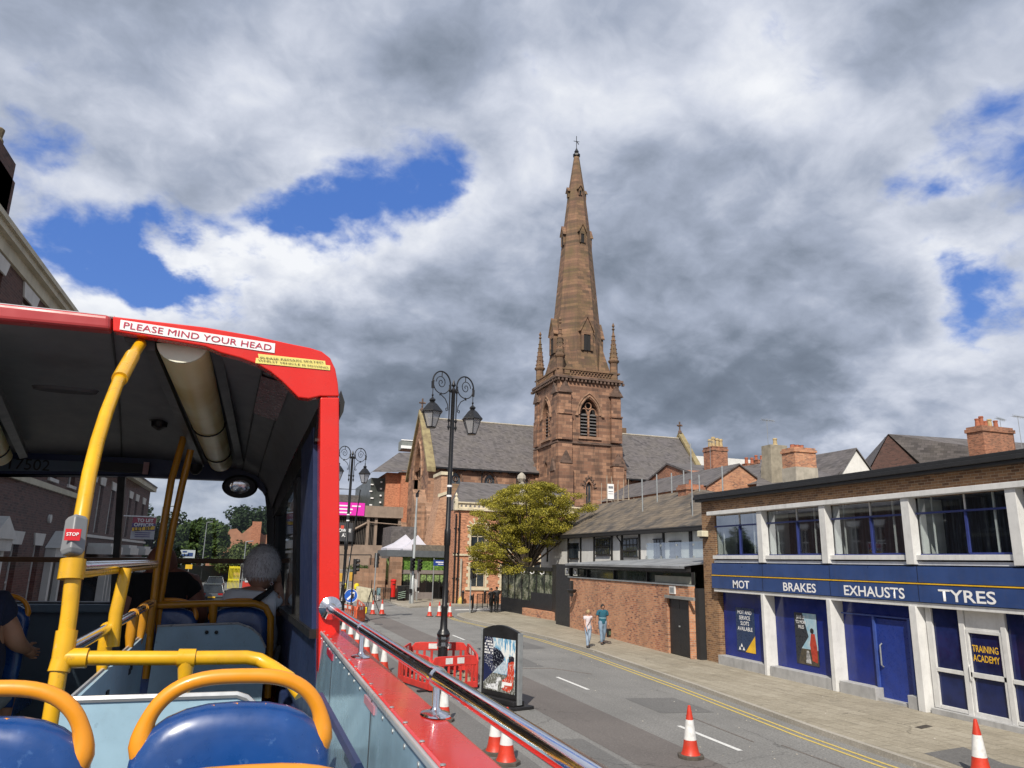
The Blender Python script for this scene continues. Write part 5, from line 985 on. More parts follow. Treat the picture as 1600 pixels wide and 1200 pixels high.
# ================================================================ TREES
def leafmat(name,c1,c2,c3):
    m,t,b=newmat(name); pos=t.n('ShaderNodeNewGeometry').outputs['Position']
    oi=t.n('ShaderNodeNewGeometry').outputs['Random Per Island']
    f=t.math('ADD',t.math('MULTIPLY',t.noise(pos,.9,3,.6),.65),t.math('MULTIPLY',oi,.35))
    t.l(t.ramp(f,[(.32,c1),(.5,c2),(.68,c3)]),b.inputs['Base Color']); b.inputs['Roughness'].default_value=.65; b.inputs['Specular IOR Level'].default_value=.25
    m.node_tree.nodes.remove(b) if False else None
    tl=t.n('ShaderNodeBsdfTranslucent'); mixs=t.n('ShaderNodeMixShader'); mixs.inputs[0].default_value=.25
    rp=[n for n in m.node_tree.nodes if n.bl_idname=='ShaderNodeValToRGB'][0]; t.l(rp.outputs[0],tl.inputs[0]); out=m.node_tree.nodes['Material Output']
    t.l(b.outputs[0],mixs.inputs[1]); t.l(tl.outputs[0],mixs.inputs[2]); t.l(mixs.outputs[0],out.inputs[0]); return m
BARK=paint('bark',(.10,.075,.055),.95,var=.25,vs=8,bump=.5,bs=30)
def leaves(name,mat,parent,centers,n,size,flat=.45,seed=1,tilt=1.0):
    # centers: list of (x,y,z,r); leaves are small kite-shaped faces around each centre
    rg=np.random.default_rng(seed); C_=np.array(centers); wts=C_[:,3]**2; wts/=wts.sum()
    idx=rg.choice(len(C_),n,p=wts); c=C_[idx]
    d=rg.normal(size=(n,3)); d/=np.linalg.norm(d,axis=1)[:,None]; rr=rg.random(n)**.45
    p=c[:,:3]+d*(rr*c[:,3])[:,None]*np.array([1,1,flat])
    nrm=rg.normal(size=(n,3))*tilt*.5+np.array([0,0,1.0])*.6+d*.45; nrm/=np.linalg.norm(nrm,axis=1)[:,None]
    a=np.cross(nrm,rg.normal(size=(n,3))); a/=np.linalg.norm(a,axis=1)[:,None]; b=np.cross(nrm,a)
    s=size*(.6+.8*rg.random(n))[:,None]
    V=np.empty((n,4,3)); V[:,0]=p-a*s; V[:,1]=p+b*s*.5+nrm*s*.12; V[:,2]=p+a*s; V[:,3]=p-b*s*.5+nrm*s*.12
    me=bpy.data.meshes.new(name); me.vertices.add(n*4); me.vertices.foreach_set('co',V.reshape(-1)); me.loops.add(n*4); me.loops.foreach_set('vertex_index',np.arange(n*4,dtype=np.int32)); me.polygons.add(n); me.polygons.foreach_set('loop_start',np.arange(0,n*4,4,dtype=np.int32)); me.polygons.foreach_set('loop_total',np.full(n,4,dtype=np.int32)); me.update(); me.validate()
    me.materials.append(mat); o=bpy.data.objects.new(name,me); COL.objects.link(o)
    if parent is not None: o.parent=parent; L=loc_of(parent); o.location=(-L[0],-L[1],-L[2])
    return o
LF1=leafmat('leaf_yellow_green',(.15,.145,.022),(.30,.27,.035),(.48,.41,.06)); LF2=leafmat('leaf_green',(.03,.055,.015),(.055,.095,.022),(.10,.15,.035)); LF3=leafmat('leaf_olive',(.045,.065,.018),(.08,.11,.028),(.13,.16,.045)); LF4=leafmat('leaf_dark',(.02,.035,.014),(.032,.055,.02),(.05,.085,.03))
rnd=random.Random(11)
tr=thing('spreading_tree','spreading tree with yellow green leaves in flat layers above the black terrace screen','tree',(20.0,55,0))
TB=(19.698,55.000,3.175); base=Vector((TB[0],55.2,0))
# crown outline measured as height per horizontal position
Lx=(15.173,55.000,4.127)[0]; Rx=(24.703,55.000,7.854)[0]; cxm=(19.778,55.000,7.651)[0]; ztop=(19.848,55.000,9.854)[2]
def crown_top(x):
    q=(x-cxm)/((Rx-cxm) if x>cxm else (cxm-Lx)); q=max(-1,min(1,q)); return ztop-(abs(q)**2.4)*(2.6 if x>cxm else 3.4)
cent=[]; v=MB(); v.tube([tuple(base),(base.x,base.y,2.0),(base.x-.05,base.y,3.1)],[.30,.24,.22],8)
for k in range(64):
    a=rnd.random()*2*PI; r_=(rnd.random()**.5)
    ex=cxm+math.cos(a)*r_*((Rx-cxm) if math.cos(a)>0 else (cxm-Lx))*.95; ey=base.y+math.sin(a)*r_*4.2
    zt=crown_top(ex)-rnd.random()**1.3*2.2*(1.0 if r_<.5 else 1.4)-.35
    if ex<cxm-2 and rnd.random()<.5: zt-=rnd.random()*2.0
    P0=Vector((base.x+rnd.uniform(-.2,.2),base.y+rnd.uniform(-.2,.2),2.9)); P3=Vector((ex,ey,zt)); P1=P0+Vector(((ex-P0.x)*.25,(ey-P0.y)*.25,(zt-2.9)*.40)); P2=P0+Vector(((ex-P0.x)*.65,(ey-P0.y)*.65,(zt-2.9)*.75))
    pts=[]
    for i in range(9):
        t=i/8; q=P0*(1-t)**3+P1*3*t*(1-t)**2+P2*3*t*t*(1-t)+P3*t**3; q+=Vector((rnd.uniform(-1,1),rnd.uniform(-1,1),rnd.uniform(-.5,.5)))*.10*t; pts.append(q)
    v.tube(pts,[.085*(1-i/8)**.8+.012 for i in range(9)],5)
    for j in(4,5,6,7,8):
        q=pts[j]
        if rnd.random()<(.25 if j==4 else .62 if j<7 else 1): 
            o=Vector((rnd.uniform(-.6,.6),rnd.uniform(-.6,.6),rnd.uniform(-.1,.2))); cent.append((q.x+o.x,q.y+o.y,q.z+o.z,rnd.uniform(.38,.85)))
            v.tube([q,q+o*.9],[.02,.008],4)
for k in range(70):
    x=rnd.uniform(Lx+.3,Rx+.3) if k%2 else rnd.gauss(cxm+.5,1.9); x=min(max(x,Lx),Rx+.2); cent.append((x,base.y+rnd.uniform(-3.4,3),crown_top(x)-rnd.uniform(.1,.5),rnd.uniform(.35,.7)))
for k in range(30):   # lower left skirts
    x=rnd.uniform(Lx-.1,cxm-.6); cent.append((x,base.y+rnd.uniform(-3,2),rnd.uniform(3.0,4.9)-.25*abs(x-cxm)*0,rnd.uniform(.35,.7)))
for k in range(12): x=rnd.uniform(cxm+1,Rx-.4); cent.append((x,base.y+rnd.uniform(-3,2),rnd.uniform(5.1,6.3),rnd.uniform(.3,.6)))
v.build('trunk',BARK,tr); leaves('crown',LF1,tr,cent,84000,.064,.46,3,1.0)
def ftree(name,label,x,y,z0,H_,R_,n,size,mat,seed,group=None,conif=False,flat=.8):
    r=random.Random(seed); t=thing(name,label,'tree',(x,y,0),group); C_=[]
    zc=z0+H_*.58
    v=MB(); v.tube([(x,y,z0-.1),(x+.2,y,z0+H_*.3),(x,y,z0+H_*.8)],[R_*.09,R_*.06,R_*.02],7)
    for k in range(46):
        a=r.random()*2*PI; ph=math.acos(r.uniform(-.75,1)); q=r.uniform(.45,1.0)
        if conif:
            hz=r.random(); px_=x+math.cos(a)*R_*(1-hz)*.9*q; py_=y+math.sin(a)*R_*(1-hz)*.9*q; C_.append((px_,py_,z0+H_*(.1+.88*hz),R_*.28))
        else:
            C_.append((x+math.cos(a)*math.sin(ph)*R_*.80*q,y+math.sin(a)*math.sin(ph)*R_*.80*q,zc+math.cos(ph)*H_*.36*q,R_*r.uniform(.18,.34)))
        if k%3==0: v.tube([(x,y,z0+H_*.25+r.random()*H_*.2),C_[-1][:3]],[R_*.035,R_*.008],4)
    v.build('trunk',BARK,t); leaves('crown',mat,t,C_,n,size,flat,seed); return t
a=(-10.329,150.000,11.065); b=(-9.108,150.000,0.129); l=(-15.660,150.000,4.538); r_=(-3.628,150.000,4.842)
ftree('broad_tree','big broad green tree in the middle of the windscreen view',a[0],150,0,a[2],(r_[0]-l[0])/2*.98,15000,.40,LF2,5,'trees seen down the road')
a=(-18.825,170.000,6.541); ftree('broad_tree','low green tree left of the big broad tree down the road',(-17.981,170.000,6.566)[0],170,0,a[2],6.0,5000,.42,LF3,6,'trees seen down the road')
a=(-1.560,230.000,17.908); ftree('broad_tree','tall tree rising behind the orange brick houses down the road',a[0],230,0,a[2]+1,12,7000,.6,LF4,7,'trees seen down the road')
a=(-2.052,120.000,6.063); ftree('broad_tree','yellowish low tree in front of the orange houses down the road',a[0],120,0,a[2],4.6,5000,.28,LF3,8,'trees seen down the road')
a=(-5.190,135.000,3.854); ftree('broad_tree','small grey-green bush right of the big broad tree down the road',a[0],135,0,a[2]+.6,2.8,2600,.25,LF3,28,'trees seen down the road')
a=(-7.178,62.000,8.469); ftree('dark_conifer','dark feathery conifer just beyond the end of the brick houses',(-7.785,62.000,6.901)[0],62,0,a[2],2.9,9000,.16,LF4,9,None,False)
a=(-9.361,175.000,1.933); o=MB(); 
for k in range(1): pass
hd=leaves('hedge',LF4,None,[(-55+k*3,180,2.2,3.2) for k in range(26)],9000,.5,.8,12); tag(hd,'dark green hedge line far down the road behind the cars','hedge')
a=(15.039,100.000,2.477); hg=leaves('ivy_hedge',LF2,None,[(9.4+k*.6,79.5,2.6,.8) for k in range(7)],4000,.10,.8,13); tag(hg,'green climbing hedge left of the sandstone piers','hedge')
# orange houses down the road
a=(-6.024,165.000,9.012); b=(1.889,165.000,3.797); oh=thing('far_orange_houses','orange brick houses with sloping gables and one chimney down the road','houses',(a[0],165,0)); v=MB()
p1=(-5.914,165.000,9.145); p2=(-4.689,165.000,9.317); p3=(-3.588,165.000,8.314); p4=(-1.642,165.000,10.207); p5=(0.708,165.000,8.190); p6=(4.234,165.000,8.829)
v.prism([(p1[0]-4,165,0),(p6[0],165,0),(p6[0],165,p6[2]),(p5[0],165,p5[2]),(p4[0],165,p4[2]),(p3[0],165,p3[2]),(p2[0],165,p2[2]),(p1[0],165,p1[2]),(p1[0]-4,165,p1[2]-2)],(0,10,0)); v.build('wall',paint('far_orange',(.46,.22,.13),.85,var=.15,vs=.8),oh)
c=(-0.813,163.000,10.808); v=MB(); v.box((c[0]-.9,163,c[2]-6),(c[0]+.9,165,c[2])); v.build('chimney',MBK,oh); v=MB(); v.box((p3[0]+1,164.8,p3[2]-5),(p3[0]+2.5,164.9,p3[2]-2.6)); v.build('window',WTXT,oh)
# ================================================================ CARS
def car(x,y,rz,col,label,suv=False,group=None,front=False):
    t=thing('parked_car' if front else 'car',label,'car',(0,0,0),group); Hh=1.62 if suv else 1.45; w_=.93; zs=.98 if suv else .9
    paintm=paint('car_paint_%d'%int(col[0]*1000),col,.25,.3,var=.03,coat=.6); st=[(-2.2,.80,.42,.72,.72),(-2.12,.90,.30,.95,.80),(-1.7,.93,.24,zs+.03,.86),(-1.0,.93,.22,zs+.02,.88),(.2,.93,.22,zs,.88),(1.2,.93,.22,zs-.03,.86),(1.9,.90,.26,zs-.18,.80),(2.2,.76,.40,zs-.34,.66)]
    v=MB(); vs=[]; 
    for (yy,w0,zb,zt,wt) in st: vs+=[(-w0*.92,yy,zb),(-w0,yy,zb+.25),(-w0,yy,zt-.12),(-wt,yy,zt),(wt,yy,zt),(w0,yy,zt-.12),(w0,yy,zb+.25),(w0*.92,yy,zb)]
    n=len(st); fs=[(i*8+k,i*8+(k+1)%8,(i+1)*8+(k+1)%8,(i+1)*8+k) for i in range(n-1) for k in range(8)]+[tuple(range(8)),tuple(range((n-1)*8,n*8))]; v.add(vs,fs); v.build('body',paintm,t,smooth=True,angle=40)
    v=MB(); yr=-2.0 if suv else -1.85; v.add([(-.84,yr,zs),(.84,yr,zs),(.84,1.15,zs-.02),(-.84,1.15,zs-.02),(-.66,yr+.38,Hh-.04),(.66,yr+.38,Hh-.04),(.66,.35,Hh-.04),(-.66,.35,Hh-.04)],[(0,1,5,4),(1,2,6,5),(2,3,7,6),(3,0,4,7),(4,5,6,7)]); v.build('window_glass',glassy('car_glass',(.01,.012,.014),.05,.7),t,bevel=.03)
    v=MB(); v.box((-.67,yr+.32,Hh-.05),(.67,.42,Hh)); 
    for s_ in(-1,1):
        for (ya,za,yb,zb) in((yr,zs,yr+.36,Hh-.04),(1.15,zs,.38,Hh-.04),(-.3,zs,-.28,Hh-.04)): v.tube([(s_*.85,ya,za),(s_*.67,yb,zb)],.045,5)
    v.build('roof',paintm,t,bevel=.02)
    for yy in(-1.35,1.35):
        for s_ in(-1,1):
            v=MB(); v.lathe([(.33,-.11),(.34,-.08),(.34,.08),(.33,.11)],(s_*.82,yy,.33),18,axis=(1,0,0)); wo_=v.build('wheel',paint('tyre',(.02,.02,.02),.8),t,smooth=True); v=MB(); v.lathe([(.21,-.005),(.2,.01),(.05,.02)],(s_*.93,yy,.33),12,axis=(s_,0,0)); v.build('rim',GREYM,wo_)
    v=MB(); 
    for s_ in(-1,1): v.box((s_*.62-.17,-2.17,.80),(s_*.62+.17,-2.10,.95))
    v.build('tail_lamp',paint('tail_red',(.35,.01,.01),.25),t); v=MB(); v.box((-.27,-2.235,.60),(.27,-2.205,.71)); v.build('number_plate',YEL,t)
    v=MB(); 
    for s_ in(-1,1): v.box((s_*.64-.15,2.05,.60),(s_*.64+.15,2.16,.72))
    v.build('headlight',WTXT,t); v=MB(); v.box((-.88,-2.25,.30),(.88,-2.12,.50)); v.build('bumper',paint('bumper',(.03,.03,.03),.6),t,bevel=.02)
    v=MB(); 
    for s_ in(-1,1): v.box((s_*.93,.72,zs-.05),(s_*1.08,.86,zs+.10))
    v.build('door_mirror',paintm,t,bevel=.02)
    t.location=(x,y,.0); t.rotation_euler=(0,0,rz); return t
car((-3.190,66.000,2.197)[0],66,.03,(.10,.105,.11),'dark grey estate car with yellow rear plate driving away, nearest in full view',True,'cars on the road ahead')
car((-4.083,88.000,2.469)[0],88,.05,(.06,.062,.07),'dark car with pale roof just ahead of the grey estate',True,'cars on the road ahead')
car((-2.203,43.500,1.920)[0],43.5,.0,(.16,.17,.18),'grey car close ahead of the bus, only its roof above the windscreen edge',False,'cars on the road ahead')
car((-5.773,72.000,2.017)[0],72,PI+.1,(.17,.19,.20),'silver grey car coming the other way left of the grey estate',False,'cars on the road ahead',True)
# works site ahead: yellow barrier, fence, signs
yb=thing('yellow_barrier','tall yellow site barrier panels beside the road works ahead','barrier',(-3,95,0)); a=(-3.036,95.000,2.680); b=(-1.866,95.000,0.950); v=MB()
for k in range(9): x=a[0]+(b[0]-a[0])*k/8; v.box((x-.03,95+.1*(k%2),.1),(x+.035,95.04+.1*(k%2),a[2]-.1*(k%3)))
v.box((a[0],95.02,a[2]-.3),(b[0],95.1,a[2]-.05)); v.box((a[0],95.02,1.0),(b[0],95.1,1.2)); v.build('panel',paint('site_yellow',(.75,.62,.02),.5,var=.06),yb)
mf=thing('mesh_fence','wire mesh site fence panels with red and white signs','fence',(0,93,0)); a=(-1.753,93.000,3.014); b=(-0.504,93.000,1.027); v=MB()
for k in range(30): x=a[0]+k*.22; v.tube([(x,93,.1),(x,93,a[2])],.02,4)
for z in(.3,1.2,a[2]-.1): v.tube([(a[0],93,z),(a[0]+6.5,93,z)],.03,4)
v.build('mesh',paint('galv',(.45,.46,.46),.5,.3),mf); v=MB(); v.box((a[0]+.2,92.9,.3),(a[0]+2.6,92.97,1.0)); v.build('red_sign',paint('site_red',(.6,.05,.03),.5),mf); v=MB(); v.box((a[0]+.6,92.85,.9),(a[0]+1.8,92.9,1.7)); v.build('white_sign',WTXT,mf)
bb=thing('direction_sign','large pale road direction sign on two posts before the big tree','sign',(-18,120,0)); a=(-10.828,120.000,4.525); b=(-8.790,120.000,3.386); v=MB(); v.box((a[0],120,b[2]),(b[0],120.1,a[2])); bo=v.build('board',paint('pale_blue_sign',(.50,.55,.58),.5),bb); v=MB()
v.box((a[0]+.3,119.95,a[2]-.35),(a[0]+.9,119.99,a[2]-.15)); v.box((a[0]+.2,119.95,a[2]-.9),(a[0]+1.2,119.99,a[2]-.6)); v.box((b[0]-1.0,119.95,b[2]+.25),(b[0]-.3,119.99,b[2]+.75)); v.build('lettering',NAVY,bo); v=MB(); 
for x in(a[0]+.3,b[0]-.3): v.tube([(x,120.1,0),(x,120.1,a[2])],.06,5)
v.build('post',GREYM,bb)
ys=thing('yellow_road_sign','small amber temporary road sign left of the cars','sign',(-10,88,0)); a=(-7.257,88.000,2.811); b=(-6.571,88.000,2.358); v=MB(); v.box((a[0],88,b[2]),(b[0],88.05,a[2])); v.build('board',YEL,ys); v=MB(); v.tube([((a[0]+b[0])/2,88.04,0),((a[0]+b[0])/2,88.04,b[2])],.04,5); v.build('post',GREYM,ys)
pw=thing('black_parapet','long black parapet wall beside the road ahead','wall',(-8,110,0)); v=MB(); a=(-10.993,112.000,2.508); b=(-3.312,112.000,2.312); v.prism([(a[0],112,0),(b[0],125,0),(b[0],125,2.3),(a[0],112,2.4)],(0,.3,0)); v.build('panel',paint('parapet_dark',(.045,.05,.045),.7),pw)
for i,(px_,y_,z_,lab) in enumerate(((316,118,8.5,'slim grey lamp column in front of the big tree'),(381,90,5.4,'grey signal column near the yellow site barrier'),(244,60,7.2,'white topped lamp column beside the dark conifer'))):
    p=((-7.536,118.000,2.697),(-1.427,90.000,3.045),(-6.958,60.000,3.177))[i]; v=MB(); v.tube([(p[0],y_,0),(p[0],y_,z_)],[.09,.05],6); v.tube([(p[0],y_,z_),(p[0]+.8,y_,z_+.1)],.05,5); tag(v.build('lamp_column',GREYM,None),lab,'lamp post')
# ================================================================ ORNATE LAMP
A0=(6.230,25.690,0.000)
T_=(6.520,25.800,10.279)[2]
LGL=bpy.data.materials.new('lantern_glass'); LGL.use_nodes=True; LGL.node_tree.nodes.clear(); _t=NT(LGL.node_tree)
_a=_t.n('ShaderNodeBsdfTransparent'); _a.inputs[0].default_value=(.85,.85,.86,1); _b=_t.n('ShaderNodeBsdfDiffuse'); _b.inputs[0].default_value=(.46,.46,.48,1); _m=_t.n('ShaderNodeMixShader'); _m.inputs[0].default_value=.55; _t.l(_a.outputs[0],_m.inputs[1]); _t.l(_b.outputs[0],_m.inputs[2]); _o=_t.n('ShaderNodeOutputMaterial'); _t.l(_m.outputs[0],_o.inputs[0])
def lamp_post():
    t=thing('ornate_lamp_post','','lamp post',(0,0,0),'ornate twin lamp posts'); T=T_; v=MB()
    v.lathe([(.24,0),(.24,.25),(.20,.35),(.17,.5),(.16,1.25),(.21,1.3),(.23,1.38),(.19,1.46),(.13,1.55),(.105,2.2),(.12,2.24),(.12,2.3),(.095,2.34),(.09,4.3),(.115,4.34),(.115,4.85),(.09,4.9),(.078,T-2.0),(.07,T-.5),(.10,T-.45),(.10,T-.38),(.05,T-.32),(.03,T-.28),(.085,T-.2),(.05,T-.12),(.012,T)],(0,0,0),14)
    v.build('column',BLACKM,t,smooth=True)
    v=MB(); v.lathe([(.093,6.35),(.093,6.42)],(0,0,0),12); v.lathe([(.096,6.0),(.096,6.07)],(0,0,0),12); v.build('white_band',WTXT,t)
    for s_ in(-1,1):
        v=MB(); v.tube([(s_*.16,0,T-1.9),(s_*.16,0,T-.1)],.022,6)
        for z in(T-1.85,T-1.6,T-.5): v.lathe([(.02,0),(.05,.04),(.05,.1),(.02,.14)],(s_*.16,0,z),8)
        v.tube([(0,0,T-1.55),(s_*.16,0,T-1.55)],.02,5); v.tube([(0,0,T-.45),(s_*.16,0,T-.45)],.03,5)
        c=s_*.55; R_=.40; zc=T-.22
        v.tube([(c-s_*R_*math.cos(a)*1.0,0,zc+R_*1.1*math.sin(a)) for a in [PI*k/14 for k in range(15)]],.028,6)
        v.tube([(s_*.15,0,zc),(s_*.15,0,T-.5)],.035,6)
        # outer drop and scroll
        v.tube([(s_*.95,0,zc),(s_*.94,0,zc-.25)],.05,6); v.tube([(s_*.93,0,zc-.1),(s_*.93,0,T-.72)],.016,5)
        v.tube([(c+s_*.36*math.cos(a),0,zc-.05+.34*math.sin(a)) for a in [-PI*1.05+PI*1.15*k/14 for k in range(15)]],.02,5)
        sp_=[]; 
        for k in range(26): a=k/25*4.2*PI*.8; r_=.26*(1-k/27); sp_.append((c+s_*(r_*math.cos(a)*.9+.02),0,zc+.02+r_*math.sin(a)))
        v.tube(sp_,.016,5)
        v.tube([(c+s_*.05,0,zc-.40),(s_*.36,0,zc-.55),(s_*.24,0,zc-.75),(s_*.22,0,zc-.95),(s_*.30,0,zc-.98),(s_*.32,0,zc-.90),(s_*.27,0,zc-.87)],.018,5); v.tube([(c,0,zc-.36),(c+s_*.06,0,zc-.45)],.03,5); v.tube([(c,0,zc+.42),(c,0,zc+.25)],.02,5)
        v.build('scroll_bracket',BLACKM,t,smooth=True)
        x=s_*.93; v=MB(); v.lathe([(.01,T-.66),(.045,T-.72),(.02,T-.78),(.05,T-.83),(.12,T-.88),(.12,T-.93),(.08,T-.97),(.19,T-1.06),(.41,T-1.32),(.42,T-1.35),(.37,T-1.355)],(x,0,0),6)
        ln=v.build('lantern',BLACKM,t); v=MB()
        for k in range(6):
            a=PI/3*k; v.tube([(x+.36*math.cos(a),.36*math.sin(a),T-1.35),(x+.17*math.cos(a),.17*math.sin(a),T-1.90)],.016,4)
        v.lathe([(.17,T-1.92),(.185,T-1.88),(.17,T-1.88)],(x,0,0),6); v.build('lantern_frame',BLACKM,ln)
        v=MB(); v.add([(x+r_*math.cos(PI/3*k),r_*math.sin(PI/3*k),zz) for r_,zz in((.35,T-1.36),(.165,T-1.87)) for k in range(6)],[(k,(k+1)%6,6+(k+1)%6,6+k) for k in range(6)]); v.build('lantern_glass',LGL,ln)
    return t
la=lamp_post(); la['label']='near ornate black twin-lantern lamp post standing inside the red barriers'
lb=move_copy(la,(4.949,46.000,4.647)[:2]+(0,),math.radians(24),'farther ornate black twin-lantern lamp post, beside the red bus pillar')
la.location=(A0[0],A0[1],0); la.rotation_euler=(0,0,math.radians(24))
v=MB(); v.lathe([(.17,.95),(.22,1.0),(.19,1.12),(.23,1.22),(.2,1.35),(.17,1.4)],(A0[0],A0[1],0),9); wr=v.build('plastic_wrap',clear('plastic_wrap',(.62,.64,.66),.5,.35),None); tag(wr,'crumpled clear plastic wrap around the near lamp post base','wrap')
# plain street furniture
def pole(name,label,x,y,z,r=.06,mat=None,cat='pole',z0=.1): v=MB(); v.tube([(x,y,z0),(x,y,z)],[r,r*.75],8); return tag(v.build(name,mat or GREYM,None,smooth=True),label,cat)
g=(13.090,66.210,0.000); zt=13.3
tl=thing('grey_lamp_column','tall pale grey lighting column in front of the glazed cafe','lamp post',(g[0],g[1],0)); v=MB(); v.lathe([(.18,.1),(.18,2.2),(.11,2.3),(.11,6),(.07,(13.416,68.000,9.335)[2])],(g[0],g[1],0),10); v.build('column',paint('pale_grey',(.42,.45,.46),.4,.2),tl,smooth=True); v=MB(); z=(13.416,68.000,9.335)[2]; v.box((g[0]-.12,g[1]-.1,z),(g[0]+.14,g[1]+.1,z+.35)); v.tube([(g[0],g[1],z+.3),(g[0]+.1,g[1]-.3,z+.55)],.08,6); v.build('lamp_head',BLACKM,tl)
def traffic_light(x,y,z,label,rz=0.0,tall=.95,pm=None,zp=None):
    t=thing('traffic_light',label,'traffic light',(0,0,0),'traffic lights at the junction'); v=MB(); v.tube([(0,0,.05),(0,0,zp or z)],.055,8); v.build('pole',pm or GREYM,t)
    v=MB(); v.box((-.17,-.22,z-tall),(.17,-.02,z)); hd=v.build('signal_head',BLACKP,t,bevel=.02); 
    for k in range(3):
        zz=z-.17-k*.30; v=MB(); v.lathe([(.115,0),(.13,.02),(.13,.2),(.12,.2),(.11,.02)],(0,-.22,zz),12,axis=(0,-1,.12)); v.build('visor',BLACKP,hd)
    v=MB(); v.box((-.11,-.14,1.0),(.11,-.05,1.35)); v.build('push_button_unit',BLACKP,t); t.location=(x,y,0); t.rotation_euler=(0,0,rz); return t
g=(15.170,54.640,0.000); traffic_light(g[0],g[1],3.5,'traffic light at the railing on the near junction corner',.9)
g=(9.120,61.760,0.000); traffic_light(g[0],g[1],(8.824,62.000,4.287)[2],'traffic light standing behind the left pair of cones',2.6,1.15)
p=(6.675,56.000,3.481); traffic_light(p[0],56,(6.652,56.000,3.798)[2],'traffic light nearest the bus pillar behind the round blue sign',1.2,1.1,BLACKM)
p=(12.862,66.000,3.524); traffic_light(p[0],66,(12.839,66.000,3.962)[2],'traffic light left of the tall grey lighting column',.4,1.1)
p=(14.307,70.000,3.520); traffic_light(p[0],70,(14.289,70.000,3.870)[2],'traffic light right of the tall grey lighting column',.6,1.1)
g=(7.180,63.310,0.000); pole('signal_pole','bare pale grey pole with no head beside the bus pillar',g[0],g[1],(6.896,62.000,3.939)[2],.07,paint('pale_grey',(.42,.45,.46)))
a=(5.596,60.000,9.146); b=(7.250,60.000,9.179); v=MB(); v.tube([(a[0]-.5,60,a[2]),(b[0],60,b[2]),(b[0]-.7,60,.1)],.05,6); tag(v.build('cctv_mast',BLACKM,None),'thin black mast with horizontal arm right of the far lamp post','mast')
a=(6.326,61.000,4.074); b=(8.590,61.000,4.127); v=MB(); v.tube([(a[0]-.4,61,a[2]),(b[0],61,b[2])],.045,6); v.tube([(b[0],61,b[2]),(b[0],61,b[2]-.8)],.04,6); tag(v.build('overhead_mast',BLACKM,None),'black horizontal mast arm above the round blue sign','mast')
# street name sign
g=(14.940,66.310,-0.000); ns=thing('finger_sign','blue fingerpost street sign with white lettering on a slim grey pole','sign',(g[0],g[1],0)); 
gx,gy_=g[0],g[1]; v=MB(); v.tube([(gx,gy_,.1),(gx,gy_,4.0)],.045,6); v.build('post',GREYM,ns); v=MB(); v.box((gx-.05,gy_-.06,3.35),(gx+.95,gy_-.02,3.85)); bo=v.build('board',paint('sign_blue',(.02,.05,.25),.4),ns); v=MB(); v.box((gx+.15,gy_-.08,3.62),(gx+.85,gy_-.061,3.70)); v.box((gx+.35,gy_-.08,3.46),(gx+.85,gy_-.061,3.52)); v.build('lettering',WTXT,bo)
# blue arrow
g=((6.854,58.000,2.301)[0],58); ba=thing('arrow_sign','round blue sign with white arrow pointing up right','sign',(g[0],58,0)); z=(6.940,58.000,1.099)[2]; v=MB(); v.lathe([(.50,-.02),(.50,.02)],(g[0],58,z),28,axis=(0,-1,0)); d=v.build('disc',paint('sign_blue2',(.02,.12,.55),.45),ba); v=MB(); v.tube([(g[0]+.485*math.cos(a),57.97,z+.485*math.sin(a)) for a in [2*PI*k/28 for k in range(28)]],.018,5,closed=True); 
v.prism([(g[0]-.30,57.96,z-.22),(g[0]-.20,57.96,z-.32),(g[0]+.16,57.96,z+.04),(g[0]+.06,57.96,z+.14)],(0,.012,0)); v.prism([(g[0]+.28,57.96,z+.28),(g[0]-.06,57.96,z+.24),(g[0]+.24,57.96,z-.08)],(0,.012,0)); v.build('white_arrow',WTXT,d)
v=MB(); v.tube([(g[0]-.25,58.05,0),(g[0]-.1,58.05,z)],.03,5); v.tube([(g[0]+.25,58.05,0),(g[0]+.1,58.05,z)],.03,5); v.build('stand',BLACKM,ba)
# post box, bins, concrete blocks
def G0(x,y): return x,y
p=(12.481,72.500,1.979); pb=thing('post_box','bright red pillar box on the far corner pavement','post box',(p[0],72.5,.12)); v=MB(); v.lathe([(.27,.12),(.27,.35)],(p[0],72.5,0),18); v.build('base',BLACKP,pb); v=MB(); v.lathe([(.255,.35),(.25,1.75),(.30,1.78),(.30,1.88),(.22,1.96),(.02,2.0)],(p[0],72.5,0),18); v.build('pillar',paint('post_red',(.62,.02,.015),.3,coat=.4),pb,smooth=True); v=MB(); v.box((p[0]-.12,72.2,1.5),(p[0]+.12,72.245,1.55)); v.build('slot',BLACKP,pb)
p=(13.056,71.000,1.159); 
for k,(dx,dy,lab) in enumerate(((-.1,0,'black wheeled bin leaning beside the red post box'),(.65,.5,'second black wheeled bin behind, nearer the grey column'))):
    t=thing('wheeled_bin',lab,'bin',(p[0]+dx,71+dy,.12)); v=MB(); x,y=p[0]+dx,71+dy; v.add([(x-.28,y-.3,.12),(x+.28,y-.3,.12),(x+.28,y+.3,.12),(x-.28,y+.3,.12),(x-.36,y-.38,1.35),(x+.36,y-.38,1.35),(x+.36,y+.38,1.35),(x-.36,y+.38,1.35)],[(0,1,2,3),(4,5,6,7),(0,1,5,4),(1,2,6,5),(2,3,7,6),(3,0,4,7)]); v.build('body',BLACKP,t,bevel=.03); v=MB(); v.box((x-.38,y-.42,1.35),(x+.38,y+.38,1.45)); v.build('lid',BLACKP,t,bevel=.03); v=MB()
    for s_ in(-1,1): v.lathe([(.14,-.04),(.14,.04)],(x+s_*.3,y-.3,.26),12,axis=(1,0,0))
    v.build('wheel',POTY if k else BLACKP,t)
